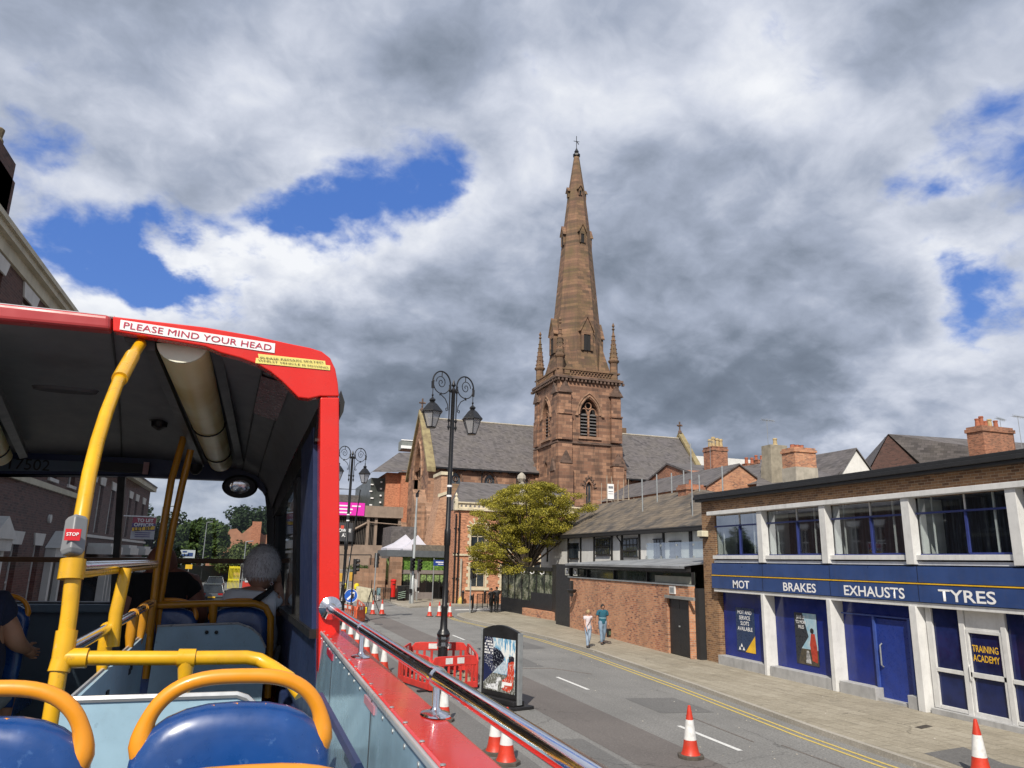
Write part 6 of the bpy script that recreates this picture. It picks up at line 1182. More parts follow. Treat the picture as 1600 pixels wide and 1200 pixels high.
p=(12.829,70.000,0.911); ab=thing('small_a_board','small black chalkboard with green-white lines propped by the bins','a-board',(p[0],70,.12)); v=MB(); v.prism([(p[0]-.35,70.3,.15),(p[0]+.45,69.9,.35),(p[0]+.45,69.8,1.1),(p[0]-.35,70.2,.85)],(0,.05,0)); bo=v.build('panel',BLACKP,ab); v=MB(); 
for k in range(4): v.tube([(p[0]-.25,70.10,.32+k*.17),(p[0]+.36,69.78,.47+k*.17)],.018,4)
v.build('chalk_line',paint('chalk_green',(.45,.62,.48),.8),bo)
p=(14.537,71.500,1.446); t=thing('leaning_board','pale grey folded board leaning by the cafe window','board',(p[0],71.5,.12)); v=MB(); v.prism([(p[0]-.1,71.6,.9),(p[0]+.25,71.4,.8),(p[0]+.05,71.7,2.0),(p[0]-.35,71.8,2.1)],(0,.08,0)); v.build('panel',GREYP,t); v=MB(); v.tube([(p[0],71.7,.12),(p[0]-.05,71.7,.95)],.03,5); v.build('leg',GREYM,t)
p=(9.018,70.000,1.159); q=(10.169,70.000,0.329); cbk=thing('concrete_block','pale concrete barrier block with rubbed yellow paint near the blue sign','barrier',((p[0]+q[0])/2,70,0)); v=MB(); v.add([(p[0]-.3,70.5,0),(q[0],69.5,0),(q[0]+.45,70.6,0),(p[0]+.2,71.6,0),(p[0]-.25,70.6,1.35),(q[0]-.15,69.7,1.15),(q[0]+.25,70.5,1.15),(p[0]+.1,71.4,1.35)],[(0,1,2,3),(4,5,6,7),(0,1,5,4),(1,2,6,5),(2,3,7,6),(3,0,4,7)]); v.build('block',paint('block_cream',(.50,.46,.33),.9,var=.2,vs=2.5,stain=.4),cbk,bevel=.04)
fnc=thing('mesh_fence','grey mesh fence panel with small amber notices left of the sandstone piers','fence',(9,77,0)); v=MB(); a=(7.624,76.000,1.817)[0]; b=(10.605,76.000,1.857)[0]
for k in range(26): x=a+(b-a)*k/25; v.tube([(x,76,.1),(x,76,2.7)],.018,4)
for z in(.3,1.0,1.5,2.7): v.tube([(a,76,z),(b,76,z)],.03,4)
v.build('mesh',MC['galv'],fnc)
v=MB(); v.box(((8.598,75.900,1.833)[0],75.85,1.7),((9.093,75.900,1.840)[0],75.9,2.5)); v.box((a,75.85,1.6),(a+.5,75.9,2.4)); v.build('notice',paint('amber',(.62,.36,.05),.6),fnc)
for k,px_ in enumerate((.2,1.3)):
    x=a+.3+px_; t=thing('site_lamp',('yellow plastic site lamp block nearest the bus pillar','yellow plastic site lamp block left of the concrete block')[k],'lamp',(x,74,0)); v=MB(); v.lathe([(.25,.1),(.28,.3),(.25,.55),(.1,.62)],(x,74,.9),10); v.build('casing',MC['site_yellow'],t); v=MB(); v.tube([(x,74,0),(x,74,1.0)],.05,5); v.build('stem',GREYM,t)
p=(11.083,72.300,0.508); t=thing('pale_blue_bin','small pale blue and white box by the railings','box',(p[0],72.3,.12)); v=MB(); v.box((p[0]-.18,72.2,.5),(p[0]+.18,72.5,1.15)); v.build('box',paint('pale_blue_box',(.3,.5,.55),.5),t,bevel=.03); v=MB(); v.box((p[0]-.2,72.18,.12),(p[0]+.2,72.52,.49)); v.build('base',WTXT,t)
def railing(name,label,A,B,h=1.1,sp=.12,mat=None,z0=.12):
    t=thing(name,label,'railing',((A[0]+B[0])/2,(A[1]+B[1])/2,z0)); v=MB(); L_=math.dist(A,B); n=max(2,int(L_/sp))
    for k in range(n+1): q=k/n; x=A[0]+(B[0]-A[0])*q; y=A[1]+(B[1]-A[1])*q; v.tube([(x,y,z0+.1),(x,y,z0+h-.05)],.011,4)
    v.tube([(*A,z0+h),(*B,z0+h)],.03,6); v.tube([(*A,z0+.1),(*B,z0+.1)],.02,5); v.build('infill',mat or BLACKM,t); v=MB()
    for P_ in(A,B,((A[0]+B[0])/2,(A[1]+B[1])/2)): v.tube([(P_[0],P_[1],z0-.02),(P_[0],P_[1],z0+h+.02)],.035,6)
    v.build('post',mat or BLACKM,t); return t
a=(15.190,54.200,0.120); b=(16.870,59.260,0.120); railing('guard_rail','black guard rail section end-on beside the near traffic light',a[:2],(b[0]+.2,b[1]+1.2))
a=(17.030,59.260,0.120); b=(18.310,60.510,0.120); railing('guard_rail','black guard rail section running towards the two dark figures',a[:2],b[:2])
a=(17.340,56.270,0.120); b=(17.810,56.270,0.120); railing('guard_rail','short black guard rail in front of the two dark figures',a[:2],b[:2],1.2,.1)
a=(10.830,70.840,0.120); b=(11.620,67.820,0.120); railing('guard_rail','black guard rail on the far corner beside the post box',(a[0],a[1]+.8),(b[0],b[1]+.8),1.15)
for k,(px_,py_,lab) in enumerate(((723,943.5,'black bollard left of the near traffic light by the brick building'),(757,943,'black bollard left of the two dark figures'),(699,942,'dark bin-like bollard behind the near lamp post'))):
    g=(((17.590,65.790,0.120)),((19.790,66.420,0.120)),((16.530,67.180,0.120)))[k]; v=MB(); v.lathe([(.09,0),(.09,.9),(.12,.95),(.12,1.05),(.05,1.15)],(g[0],g[1],.12),10); tag(v.build('bollard',BLACKM,None,smooth=True),lab,'bollard')
g=(17.480,66.270,0.120); v=MB(); v.lathe([(.3,0),(.28,.3),(.15,.45),(.1,.6)],(g[0],g[1],.12),8,sx=.8); tag(v.build('yellow_sack',paint('sack_yellow',(.6,.45,.12),.8,var=.2,vs=6),None),'small yellow sack on the pavement by the brick corner','sack')
# flood light tripod
g=(8.060,55.980,0.000); t=thing('tripod_light','small black tripod with yellow foot case left of the cones','tripod',(g[0],g[1],0)); v=MB()
for a in(0,2.1,4.2): v.tube([(g[0],g[1],1.6),(g[0]+.7*math.cos(a),g[1]+.7*math.sin(a),0)],.025,4)
v.tube([(g[0],g[1],1.5),(g[0],g[1],2.3)],.03,4); v.build('leg',BLACKM,t); v=MB(); v.box((g[0]-.9,g[1]-.6,0),(g[0]-.3,g[1]-.2,.45)); v.build('case',MC['site_yellow'],t,bevel=.04)
# ================================================================ CONES
CRED=paint('cone_red',(.62,.045,.02),.45,var=.12,vs=5,stain=.2,dirt=.35,wear=.3,ws=25); CWH=paint('cone_white',(.76,.76,.75),.4,var=.08,vs=10,stain=.25,dirt=.35); CBASE=paint('cone_base',(.10,.085,.07),.9,var=.2,vs=8)
def cone(h=1.0):
    t=thing('traffic_cone','','traffic cone',(0,0,0),'red and white traffic cones'); v=MB()
    v.prism([(.27*math.cos(PI/8+k*PI/4)*1.02,.27*math.sin(PI/8+k*PI/4)*1.02,.0) for k in range(8)],(0,0,.07)); v.build('base',CBASE,t,bevel=.01)
    v=MB(); v.lathe([(.195,.07),(.17,.12),(.150,.2),(.125,.36)],(0,0,0),24); v.lathe([(.078,.72),(.035,.96),(.028,.99),(.012,1.0)],(0,0,0),24); v.build('body',CRED,t,smooth=True); v=MB(); v.lathe([(.128,.345),(.0795,.725)],(0,0,0),24); v.build('reflective_sleeve',CWH,t,smooth=True); return t
c0=cone(); CN=[((8.760,14.350,0.000),'large traffic cone alone in the road beside the white dash, nearest full one'),((13.100,11.390,0.120),'traffic cone on the kerb at the bottom right corner'),((11.680,52.470,0.000),'left of the three cones in the middle of the junction'),((12.330,52.340,0.000),'middle of the three cones in the middle of the junction'),((12.980,51.910,-0.000),'right of the three cones, just right of the near lamp post'),((8.020,54.400,0.000),'left of the pair of cones beyond the orange barrier'),((8.670,54.390,0.000),'right of the pair of cones beyond the orange barrier'),
 ((4.660,18.850,0.000),'cone between the red barriers and the bus rail'),((4.950,15.570,0.000),'first of two cones below the bus rail, plain tip left of the poster board foot'),((4.930,14.770,0.000),'second of two cones below the bus rail, nearer the camera')]
for k,(x_,y_) in enumerate(((535,994),(546,1002),(558,1012),(572,1024),(585,1036),(600,1050))):
    pass
ROW=[(4.440,39.640,0.000),(4.480,36.930,0.000),(4.510,34.550,0.000),(4.540,31.820,0.000),(4.530,29.490,0.000),(4.510,27.160,0.000)]
for k,g in enumerate(ROW): CN.append((g,['first','second','third','fourth','fifth','sixth'][k]+' cone of the row seen under the chrome rail, counted from the bus pillar'))
for k,(g,lab) in enumerate(CN):
    if k==0: c0['label']=lab; continue
    move_copy(c0,(g[0],g[1],g[2]),k*.7,lab,None if k in(1,) else (1.0+.03*math.sin(k*2.3)))
c0.location=CN[0][0]; c0.rotation_euler=(0,0,.35)
# ================================================================ PLASTIC BARRIERS
BRED=paint('barrier_red',(.66,.045,.035),.45,var=.14,vs=2.5,stain=.3,dirt=.35,wear=.3,ws=18); BORG=paint('barrier_orange',(.72,.13,.05),.5,var=.12,vs=2.5,stain=.3,dirt=.35)
def barrier(mat):
    t=thing('plastic_barrier','','barrier',(0,0,0),'plastic pedestrian barriers'); v=MB(); L_=1.0; d=.03
    prof=[(-L_,.72),(-L_,.82),(-L_+.14,.98),(-L_+.3,1.0),(L_-.3,1.0),(L_-.14,.98),(L_,.82),(L_,.72)]
    v.prism([(x,-d,z) for x,z in prof],(0,2*d,0)); v.box((-L_,-d,.06),(L_,d,.24)); v.box((-L_,-d,.24),(-L_+.1,d,.72)); v.box((L_-.1,-d,.24),(L_,d,.72))
    for k in range(7): x=-L_+.1+(k+.5)*(2*L_-.2)/7-.045; v.box((x,-d*.7,.24),(x+.09,d*.7,.72))
    v.build('panel',mat,t,bevel=.012); v=MB()
    for k in range(2): x=-.42+k*.50; v.box((x,-d-.006,.78),(x+.3,d+.006,.95))
    for k in range(2): pass
    v.build('reflective_patch',CWH,t); v=MB(); 
    for x in(-.75,.75): v.box((x-.06,-.28,0),(x+.06,.28,.06))
    v.build('foot',BLACKP,t,bevel=.01); return t
b0=barrier(BRED); b1=barrier(BORG)
def place(b,A,B,lab,first=False):
    L_=math.dist(A[:2],B[:2]); c=((A[0]+B[0])/2,(A[1]+B[1])/2,0); a=math.atan2(B[1]-A[1],B[0]-A[0])
    if first: b.location=c; b.rotation_euler=(0,0,a); b['label']=lab; b.scale=(L_/2,1,1); return b
    t=move_copy(b,c,a,lab); t.scale=(L_/2,1,1); return t
FLl=(5.140,22.870,0.000); FRr=(6.780,23.250,0.000); BLl=(5.170,26.750,0.000); BRr=(7.290,27.010,-0.000)
fl=(4.75,25.35); 
P1_=(5.190,22.750,-0.000); P2_=(6.730,23.140,0.000); P3_=(7.360,26.680,-0.000); P4_=(5.400,27.010,0.000); P5_=(4.620,24.890,-0.000)
place(b0,P1_,P2_,'near red barrier facing the bus with two white patches'); place(b0,P2_,P3_,'right side red barrier next to the poster board'); place(b0,P3_,P4_,'far red barrier behind the lamp post'); place(b0,P4_,P5_,'left rear red barrier of the lamp enclosure'); place(b0,P5_,P1_,'left front red barrier seen under the chrome rail',True)
Q=[(5.310,50.220,0.000),(5.940,46.790,0.000),(6.620,48.160,0.000),(7.100,55.990,0.000),(6.270,58.000,0.000)]
place(b1,Q[0],Q[1],'orange barrier with two white patches beside the bus pillar'); place(b1,Q[1],Q[2],'orange barrier end panel facing right near the drain',False); place(b1,Q[2],Q[3],'far orange barrier behind the front two near the blue sign',True)
v=MB(); rr=random.Random(5); 
for k in range(60): x=rr.uniform(5.2,7.4); y=rr.uniform(24.2,27.2); r_=rr.uniform(.05,.16); v.lathe([(.01,0),(r_,r_*.3),(r_*.7,r_*.9),(.01,r_)],(x,y,.0),6,rot=rr.random())
tag(v.build('rubble',paint('rubble',(.30,.25,.18),.95,var=.3,vs=4),None),'rubble and broken paving inside the lamp post enclosure','rubble',kind='stuff')
v=MB()
for x,y,w_,h_ in((7.0,46.3,.5,.35),(8.2,51.2,1.2,.25)): v.box((x,y,.002),(x+w_,y+h_,.012))
tag(v.build('drain_cover',BLACKP,None),'dark iron drain covers in the junction','drain cover'); 
# ================================================================ POSTER A-BOARD
PB=thing('poster_board','tall black forecourt poster board with arched top and a blue, white and red abstract poster','a-board',(0,0,0))
v=MB(); W2_=.80; v.prism([(-W2_,-.05,.22),(W2_,-.05,.22),(W2_,-.05,1.93)]+[(W2_-2*W2_*k/10,-.05,1.93+.16*math.sin(PI*k/10)) for k in range(1,10)]+[(-W2_,-.05,1.93)],(0,.10,0)); v.build('panel',BLACKP,PB,bevel=.012)
v=MB(); 
for s_ in(-1,1): v.box((s_*W2_-.03,-.075,.12),(s_*W2_+.03,.075,1.93))
v.build('side_rail',GREYM,PB,bevel=.01); v=MB(); v.prism([(-.84,-.42,0),(.84,-.42,0),(.93,.42,0),(-.93,.42,0)],(0,0,.09)); v.prism([(-.78,-.2,.09),(.78,-.2,.09),(.78,.2,.09),(-.78,.2,.09)],(0,0,.13)); v.build('base',BLACKP,PB,bevel=.02)
yq=-.056; x0,x1,z0,z1=-.67,.67,.36,1.74
m,t,b=newmat('poster_art'); pos=t.n('ShaderNodeTexCoord').outputs['Object']; mp=t.n('ShaderNodeMapping'); t.l(pos,mp.inputs[0]); mp.inputs[3].default_value=(6,1,1.6)
t.l(t.ramp(t.noise(mp.outputs[0],1.2,5,.75),[(.40,(.08,.26,.48)),(.49,(.22,.45,.62)),(.54,(.75,.78,.78)),(.7,(.85,.85,.82))]),b.inputs['Base Color']); b.inputs['Roughness'].default_value=.12; ART=m
v=MB(); v.poly([(x0,yq,z0),(x1,yq,z0),(x1,yq,z1),(x0,yq,z1)]); po=v.build('poster',ART,PB)
def drip(name,c,c2,sc=(14,1,4),th=.5,sd=0):
    m,t,b=newmat(name); pos=t.n('ShaderNodeTexCoord').outputs['Object']; mp=t.n('ShaderNodeMapping'); t.l(pos,mp.inputs[0]); mp.inputs[3].default_value=sc; mp.inputs[1].default_value=(sd,0,sd)
    t.l(t.ramp(t.noise(mp.outputs[0],1.5,4,.8),[(th-.02,c),(th+.02,c2)]),b.inputs['Base Color']); b.inputs['Roughness'].default_value=.12; return m
def art(nm,pts,mat,k): v=MB(); v.poly([(x0+(x1-x0)*a,yq-.001*k,z0+(z1-z0)*c) for a,c in pts]); v.build(nm,mat,po)
art('navy_area',[(0,0),(0,1),(.28,1),(.30,.82),(.42,.80),(.55,.76),(.66,.66),(.64,.58),(.30,.34),(0,.13)],drip('art_navy',(.012,.016,.06),(.55,.57,.6),(18,1,12),.56),1)
art('navy_wedge',[(0,.13),(0,.5),(.10,.48),(.28,.33)],paint('art_deep',(.012,.02,.085),.15),2)
art('dark_figure',[(.28,.60),(.30,.74),(.40,.79),(.52,.76),(.64,.66),(.60,.56),(.48,.48),(.36,.46),(.28,.50)],drip('art_black',(.008,.008,.018),(.45,.5,.55),(12,1,9),.60,3),3)
art('pale_triangle',[(.30,.34),(.66,.60),(.74,.52),(.74,.34)],drip('art_pale',(.35,.45,.55),(.55,.63,.70),(9,1,5),.5,5),4)
art('ground_area',[(0,.0),(0,.13),(.28,.33),(1,.33),(1,0)],drip('art_ground',(.10,.10,.08),(.40,.42,.42),(16,1,5),.54,7),5)
art('red_figure',[(.62,.05),(.60,.22),(.76,.30),(.78,.56),(.86,.66),(.96,.66),(.98,.40),(.94,.12),(.84,.02)],drip('art_red',(.55,.05,.02),(.70,.62,.58),(14,1,5),.57,9),6)
art('red_figure_head',[(.80,.56),(.80,.68),(.90,.70),(.97,.68),(.97,.60),(.9,.60)],drip('art_dark',(.02,.02,.03),(.30,.28,.28),(14,1,9),.6,2),7)
art('white_shapes',[(.08,.03),(.12,.10),(.40,.14),(.44,.26),(.56,.27),(.58,.22),(.50,.20),(.46,.02)],drip('art_white',(.75,.77,.8),(.05,.05,.07),(9,1,8),.56,4),8)
art('white_frame',[(.58,.08),(.62,.20),(.92,.20),(.90,.15),(.68,.14),(.68,.10)],WTXT,9)
for k in range(5):
    v=MB(); zz=z1-.14-k*.075; 
    for j in range(6):
        if (j*7+k*3)%5: xx=x0+.03+j*.065; v.box((xx,yq-.014,zz),(xx+.04,yq-.010,zz+.045))
    v.build('lettering',WTXT,po)
PB.location=(6.63,20.5,0); PB.rotation_euler=(0,0,math.radians(-68))
# ================================================================ PEOPLE
SKIN=paint('skin',(.50,.27,.18),.55,var=.08,vs=12); SKIN2=paint('skin_tan',(.42,.21,.13),.55,var=.08,vs=12); DENIM=paint('denim',(.22,.32,.45),.85,var=.2,vs=6,bump=.2,bs=80)
def skinmesh(pts,edges,sub=2):
    # pts: list of (x,y,z,r[,ry]); first point is the root
    me=bpy.data.meshes.new('tmp'); me.from_pydata([p[:3] for p in pts],edges,[]); ob=bpy.data.objects.new('tmp',me); COL.objects.link(ob)
    sm=ob.modifiers.new('s','SKIN'); sm.use_smooth_shade=True; 
    if not me.skin_vertices: me.skin_vertices.new() if hasattr(me.skin_vertices,'new') else None
    if me.skin_vertices:
        for i,p in enumerate(pts): d=me.skin_vertices[0].data[i]; d.radius=(p[3],p[4] if len(p)>4 else p[3]); d.use_root=(i==0)
    ss=ob.modifiers.new('u','SUBSURF'); ss.levels=sub; ss.render_levels=sub
    bpy.context.view_layer.update(); dg=bpy.context.evaluated_depsgraph_get(); ev=ob.evaluated_get(dg); m2=ev.to_mesh()
    vs=[tuple(v.co) for v in m2.vertices]; fs=[tuple(p.vertices) for p in m2.polygons]; ev.to_mesh_clear(); bpy.data.objects.remove(ob); bpy.data.meshes.remove(me); return vs,fs
def ensure_skin(me):
    pass
def head_verts(c,h,yaw=0,pitch=0,hair=False,roll=0):
    # head of height h centred at c, facing -Y before yaw
    seg,rings=24,18; vs=[]; fs=[]
    for i in range(rings+1):
        th=PI*i/rings; z=math.cos(th); r=math.sin(th)
        for k in range(seg):
            a=2*PI*k/seg; x=math.cos(a)*r; y=math.sin(a)*r
            X_,Y_,Z_=x*.36,y*.44,z*.5
            if Z_<0: 
                q=-Z_/.5; X_*=1-.30*q*q; 
                if y<0: Y_=Y_*(1-.10*q)
                else: Y_*=1-.35*q
            if y<0 and not hair:
                fr=max(0,-y)
                X_*=1-.04*fr
                if -.10<Z_<.08: Y_-= .10*math.exp(-((X_/.045)**2))*math.exp(-(((Z_+.05)/.06)**2))
                if .0<Z_<.12: Y_+= .03*math.exp(-(((abs(X_)-.15)/.06)**2))*math.exp(-(((Z_-.05)/.04)**2))
                Y_-=.02*math.exp(-((X_/.10)**2))*math.exp(-(((Z_+.22)/.03)**2)); Y_-=.03*math.exp(-((X_/.10)**2))*math.exp(-(((Z_+.40)/.06)**2))
            vs.append([X_,Y_,Z_])
    for i in range(rings):
        for k in range(seg): fs.append((i*seg+k,i*seg+(k+1)%seg,(i+1)*seg+(k+1)%seg,(i+1)*seg+k))
    if not hair:
        for s_ in(-1,1): # ears
            o=len(vs)
            for i in range(7):
                for k in range(8):
                    th=PI*i/6; a=2*PI*k/8; vs.append([s_*(.355+.03*math.sin(th)*math.cos(a)),.04+.055*math.sin(th)*math.sin(a),-.01+.10*math.cos(th)])
            fs+=[(o+i*8+k,o+i*8+(k+1)%8,o+(i+1)*8+(k+1)%8,o+(i+1)*8+k) for i in range(6) for k in range(8)]
    M=Matrix.Rotation(yaw,3,'Z')@Matrix.Rotation(pitch,3,'X')@Matrix.Rotation(roll,3,'Y')
    out=[tuple(M@(Vector(v)*h)+Vector(c)) for v in vs]; return out,fs,M
def hair_verts(c,h,M,kind='short',seed=1):
    r=random.Random(seed); seg,rings=28,16; vs=[]; fs=[]; low={'short':.62,'long':.80,'crop':.52}[kind]
    for i in range(rings+1):
        th=PI*low*i/rings
        for k in range(seg):
            a=2*PI*k/seg; front=max(0,-math.sin(a)); t2=th*(1-.48*front**1.5)
            e=1.07+r.uniform(-.015,.03) if kind!='crop' else 1.03+r.uniform(-.006,.008)
            z=math.cos(t2); q=math.sin(t2); X_=math.cos(a)*q*.375*e; Y_=math.sin(a)*q*.455*e; Z_=z*.50*e+.01
            if Z_<0: X_*=1-.18*(-Z_/.5); Y_*=1-.2*(-Z_/.5)
            vs.append(tuple(M@(Vector((X_,Y_,Z_))*h)+Vector(c)))
    for i in range(rings):
        for k in range(seg): fs.append((i*seg+k,i*seg+(k+1)%seg,(i+1)*seg+(k+1)%seg,(i+1)*seg+k))
    return vs,fs
def hand(mb,w,d,side,up=(0,0,1),s=1.0,curl=.5):
    # w wrist, d direction of the hand, side = thumb direction
    w=Vector(w); d=Vector(d).normalized(); sd_=Vector(side); sd_=(sd_-d*sd_.dot(d)).normalized(); n=d.cross(sd_)
    L_=.085*s
    mb.tube([w-d*.02,w+d*L_*.35,w+d*L_*.8,w+d*L_],[.026*s,.033*s,.036*s,.030*s],8)
    for k,(o,ln) in enumerate(((-.027,.060),(-.009,.074),(.009,.080),(.027,.072))):
        b=w+d*L_*.9+sd_*o*s; p1=b+d*ln*.45*s; dd=(d+n*curl).normalized(); p2=p1+dd*ln*.35*s; dd2=(d+n*curl*2.2).normalized(); p3=p2+dd2*ln*.28*s
        mb.tube([b,p1,p2,p3],[.0095*s,.009*s,.008*s,.006*s],6)
    b=w+d*L_*.25+sd_*.025*s; mb.tube([b,b+(sd_*.7+d*.7)*.035*s,b+(sd_*.55+d*1.0+n*curl*.5)*.055*s],[.012*s,.010*s,.007*s],6)
def pedestrian(label,loc,rz,Hh,top,bottom,hairm,hairk='short',skin=SKIN,step=.28,arms=((.12,-.10),(-.12,.15)),shoe=BLACKP,build=1.0,seed=1,sleeve=.5,group=None,pocket=None,topc=None):
    k=Hh/1.72; t=thing('person',label,'person',(0,0,0),group); b=build
    hp=.95*k; J={}
    P=[(0,0,1.0*k,.125*b*k,.095*b*k),(0,.0,1.14*k,.125*b*k,.095*b*k),(0,.005,1.30*k,.15*b*k,.105*b*k),(0,.01,1.43*k,.10*b*k,.07*k),(0,0,1.50*k,.052*k),(0,-.01,1.56*k,.05*k)]
    E_=[(0,1),(1,2),(2,3),(3,4),(4,5)]
    legs=[]
    for s_,f in((-1,step),(1,-step)):
        o=len(P); kn=(s_*.10*k,-f*.55*k-.03,.50*k); an=(s_*.09*k,-f*k+(.06 if f<0 else 0),.10*k+(.05 if f<0 else 0))
        P+=[(s_*.095*k,0,.90*k,.088*b*k),(*kn,.058*k),(kn[0]*.5+an[0]*.5,(kn[1]+an[1])/2+.015,(kn[2]+an[2])/2,.052*k),(*an,.030*k),(an[0]+s_*.01,an[1]-.10*k,.045*k+(an[2]-.10*k),.020*k)]
        E_+=[(0,o),(o,o+1),(o+1,o+2),(o+2,o+3),(o+3,o+4)]; legs.append((kn,an))
    hands=[]; am=[]
    for s_,(ex,wy_) in zip((-1,1),arms):
        o=len(P); sh=(s_*.185*b*k,.01,1.41*k); el=(s_*(.235*b)*k,wy_*.4+.01,1.13*k); wr=(s_*(.25*b)*k,wy_-.05,.89*k)
        P+=[(*sh,.055*k),(*el,.042*k),(*wr,.026*k)]; E_+=[(3,o),(o,o+1),(o+1,o+2)]; hands.append((wr,(wr[0]-el[0],wr[1]-el[1],wr[2]-el[2]))); am.append((sh,el,wr))
    vs,fs=skinmesh(P,E_); v=MB(); v.add(vs,fs); hv,hf,M=head_verts((0,-.02,1.61*k+.015),.235*k,0,.12); v.add(hv,hf)
    for i,(wr,d) in enumerate(hands): hand(v,wr,d,(0,-1,0),s=k)
    v.build('body',skin,t,smooth=True,angle=180)
    # trousers, shirt, hair, shoes as clothing
    o=[(0,0,1.13*k,.165*b*k,.135*b*k),(0,0,1.0*k,.165*b*k,.135*b*k)]; e=[(0,1)]
    for i,(kn,an) in enumerate(legs): s_=(-1,1)[i]; n=len(o); o+=[(s_*.095*k,0,.88*k,.115*b*k),(*kn,.082*k),(an[0],an[1],an[2]-.03,.066*k)]; e+=[(1,n),(n,n+1),(n+1,n+2)]
    vs,fs=skinmesh(o,e,1); v=MB(); v.add(vs,fs); v.build('trousers',bottom,t,smooth=True,angle=180)
    o=[(0,0,.80*k,.172*b*k,.150*b*k),(0,0,1.10*k,.170*b*k,.138*b*k),(0,.005,1.30*k,.185*b*k,.14*b*k),(0,.01,1.46*k,.115*b*k,.09*k)]; e=[(0,1),(1,2),(2,3)]
    for s_,(sh,el,wr) in zip((-1,1),am): n=len(o); q=sleeve; o+=[(*sh,.088*k),(sh[0]+(el[0]-sh[0])*q,sh[1]+(el[1]-sh[1])*q,sh[2]+(el[2]-sh[2])*q,.080*k)]; e+=[(3,n),(n,n+1)]
    vs,fs=skinmesh(o,e); v=MB(); v.add(vs,fs); v.build('shirt',top,t,smooth=True,angle=180)
    hv,hf=hair_verts((0,-.02,1.61*k+.015),.235*k,M,hairk,seed); v=MB(); v.add(hv,hf); v.build('hair',hairm,t,smooth=True,angle=180)
    for i,(kn,an) in enumerate(legs):
        v=MB(); z=an[2]-.10*k; v.lathe([(.045,0),(.06,.02),(.055,.07),(.045,.12)],(an[0],an[1],z),10); v.tube([(an[0],an[1]+.04,z+.035),(an[0],an[1]-.08,z+.035),(an[0],an[1]-.17*k,z+.028)],[.050,.050,.036],8); v.build('shoe',shoe,t,smooth=True,angle=180)
    v=MB()
    for s_ in(-1,1): v.lathe([(.0,0),(.012,.0),(.0,.006)],tuple(Vector((0,-.02,1.61*k+.015))+M@Vector((s_*.035*k,-.098*k,.012*k))),8,axis=(0,-1,0))
    v.build('eyes',paint('eye_dark',(.03,.02,.02),.3),t)
    t.location=loc; t.rotation_euler=(0,0,rz); return t,k
BLOND=paint('hair_blond',(.42,.30,.15),.7,var=.25,vs=40); DHAIR=paint('hair_dark',(.025,.02,.018),.7,var=.25,vs=40); GHAIR,_th,_bh=newmat('hair_grey'); _th.l(_th.ramp(_th.n('ShaderNodeNewGeometry').outputs['Random Per Island'],[(0,(.36,.31,.30)),(.45,(.62,.57,.56)),(1,(.88,.86,.85))]),_bh.inputs['Base Color']); _bh.inputs['Roughness'].default_value=.6
def stripe_mat(name,base,st_c,z0,z1,z2,z3,c2):
    m,t,b=newmat(name); ob=t.n('ShaderNodeTexCoord').outputs['Object']; sp=t.n('ShaderNodeSeparateXYZ'); t.l(ob,sp.inputs[0]); zz=sp.outputs[2]
    f=t.math('MULTIPLY',t.math('GREATER_THAN',zz,z0),t.math('LESS_THAN',zz,z1)); col=t.mix(f,base,st_c); f2=t.math('MULTIPLY',t.math('GREATER_THAN',zz,z1),t.math('LESS_THAN',zz,z2)); col=t.mix(f2,col,c2)
    t.l(col,b.inputs['Base Color']); b.inputs['Roughness'].default_value=.9; return m
wl_=(14.530,32.180,0.120); ml_=(15.810,33.340,0.120)
wo,k=pedestrian('blonde woman in a white T-shirt and pale jeans walking by the brick wall',wl_,.12,1.62,paint('tee_white',(.72,.68,.70),.9,var=.10,vs=22,c2=(.50,.40,.44)),paint('denim_light',(.36,.46,.60),.85,var=.15,vs=6),BLOND,'long',SKIN,.10,((.1,-.16),(.1,.02)),BLACKP,.92,2,.55)
v=MB(); v.tube([(.10,-.10,1.30),(.02,-.15,1.18),(-.06,-.145,1.05),(-.12,-.12,.95)],.011,5); v.build('bag_strap',paint('strap_tan',(.20,.10,.08),.7),wo).location=(0,0,0)
mo,k=pedestrian('dark haired man in a teal striped polo and jeans walking by the brick wall',ml_,-.10,1.80,stripe_mat('polo',(.015,.10,.15),(.35,.55,.62),1.19,1.215,1.32,1.4,(.02,.09,.14)),paint('denim_mid',(.22,.31,.42),.85,var=.2,vs=6),DHAIR,'short',SKIN2,.12,((.1,.0),(.1,.05)),BLACKP,1.12,3,.65)
bg=thing('carrier_bag','black and green carrier bag held by the man in the striped polo','bag',(0,0,0)); v=MB(); v.add([(-.12,-.05,.0),(.12,-.05,.0),(.12,.05,.0),(-.12,.05,.0),(-.14,-.07,.38),(.14,-.07,.38),(.14,.07,.38),(-.14,.07,.38)],[(0,1,2,3),(4,5,6,7),(0,1,5,4),(1,2,6,5),(2,3,7,6),(3,0,4,7)]); v.build('bag',BLACKP,bg,bevel=.02); v=MB(); v.tube([(-.08,0,.38),(-.04,0,.56),(.04,0,.56),(.08,0,.38)],.008,5); v.build('handle',BLACKP,bg); v=MB(); v.box((-.09,-.075,.1),(.09,-.062,.28)); v.build('green_print',paint('bag_green',(.12,.20,.12),.6),bg)
q=Vector((.30,-.0,0)); q.rotate(Matrix.Rotation(-.10,3,'Z')); bg.location=(ml_[0]+q.x,ml_[1]+q.y,ml_[2]+.33); bg.rotation_euler=(0,0,.6)
f1=(16.870,54.870,0.120); f2=(17.290,54.870,0.120)
pedestrian('man in black with dark shaved head, left of the two dark figures by the railing',f1,PI+.3,1.74,BLACKP,BLACKP,DHAIR,'crop',SKIN2,.06,((.1,.02),(.1,-.02)),BLACKP,1.05,4,.6)
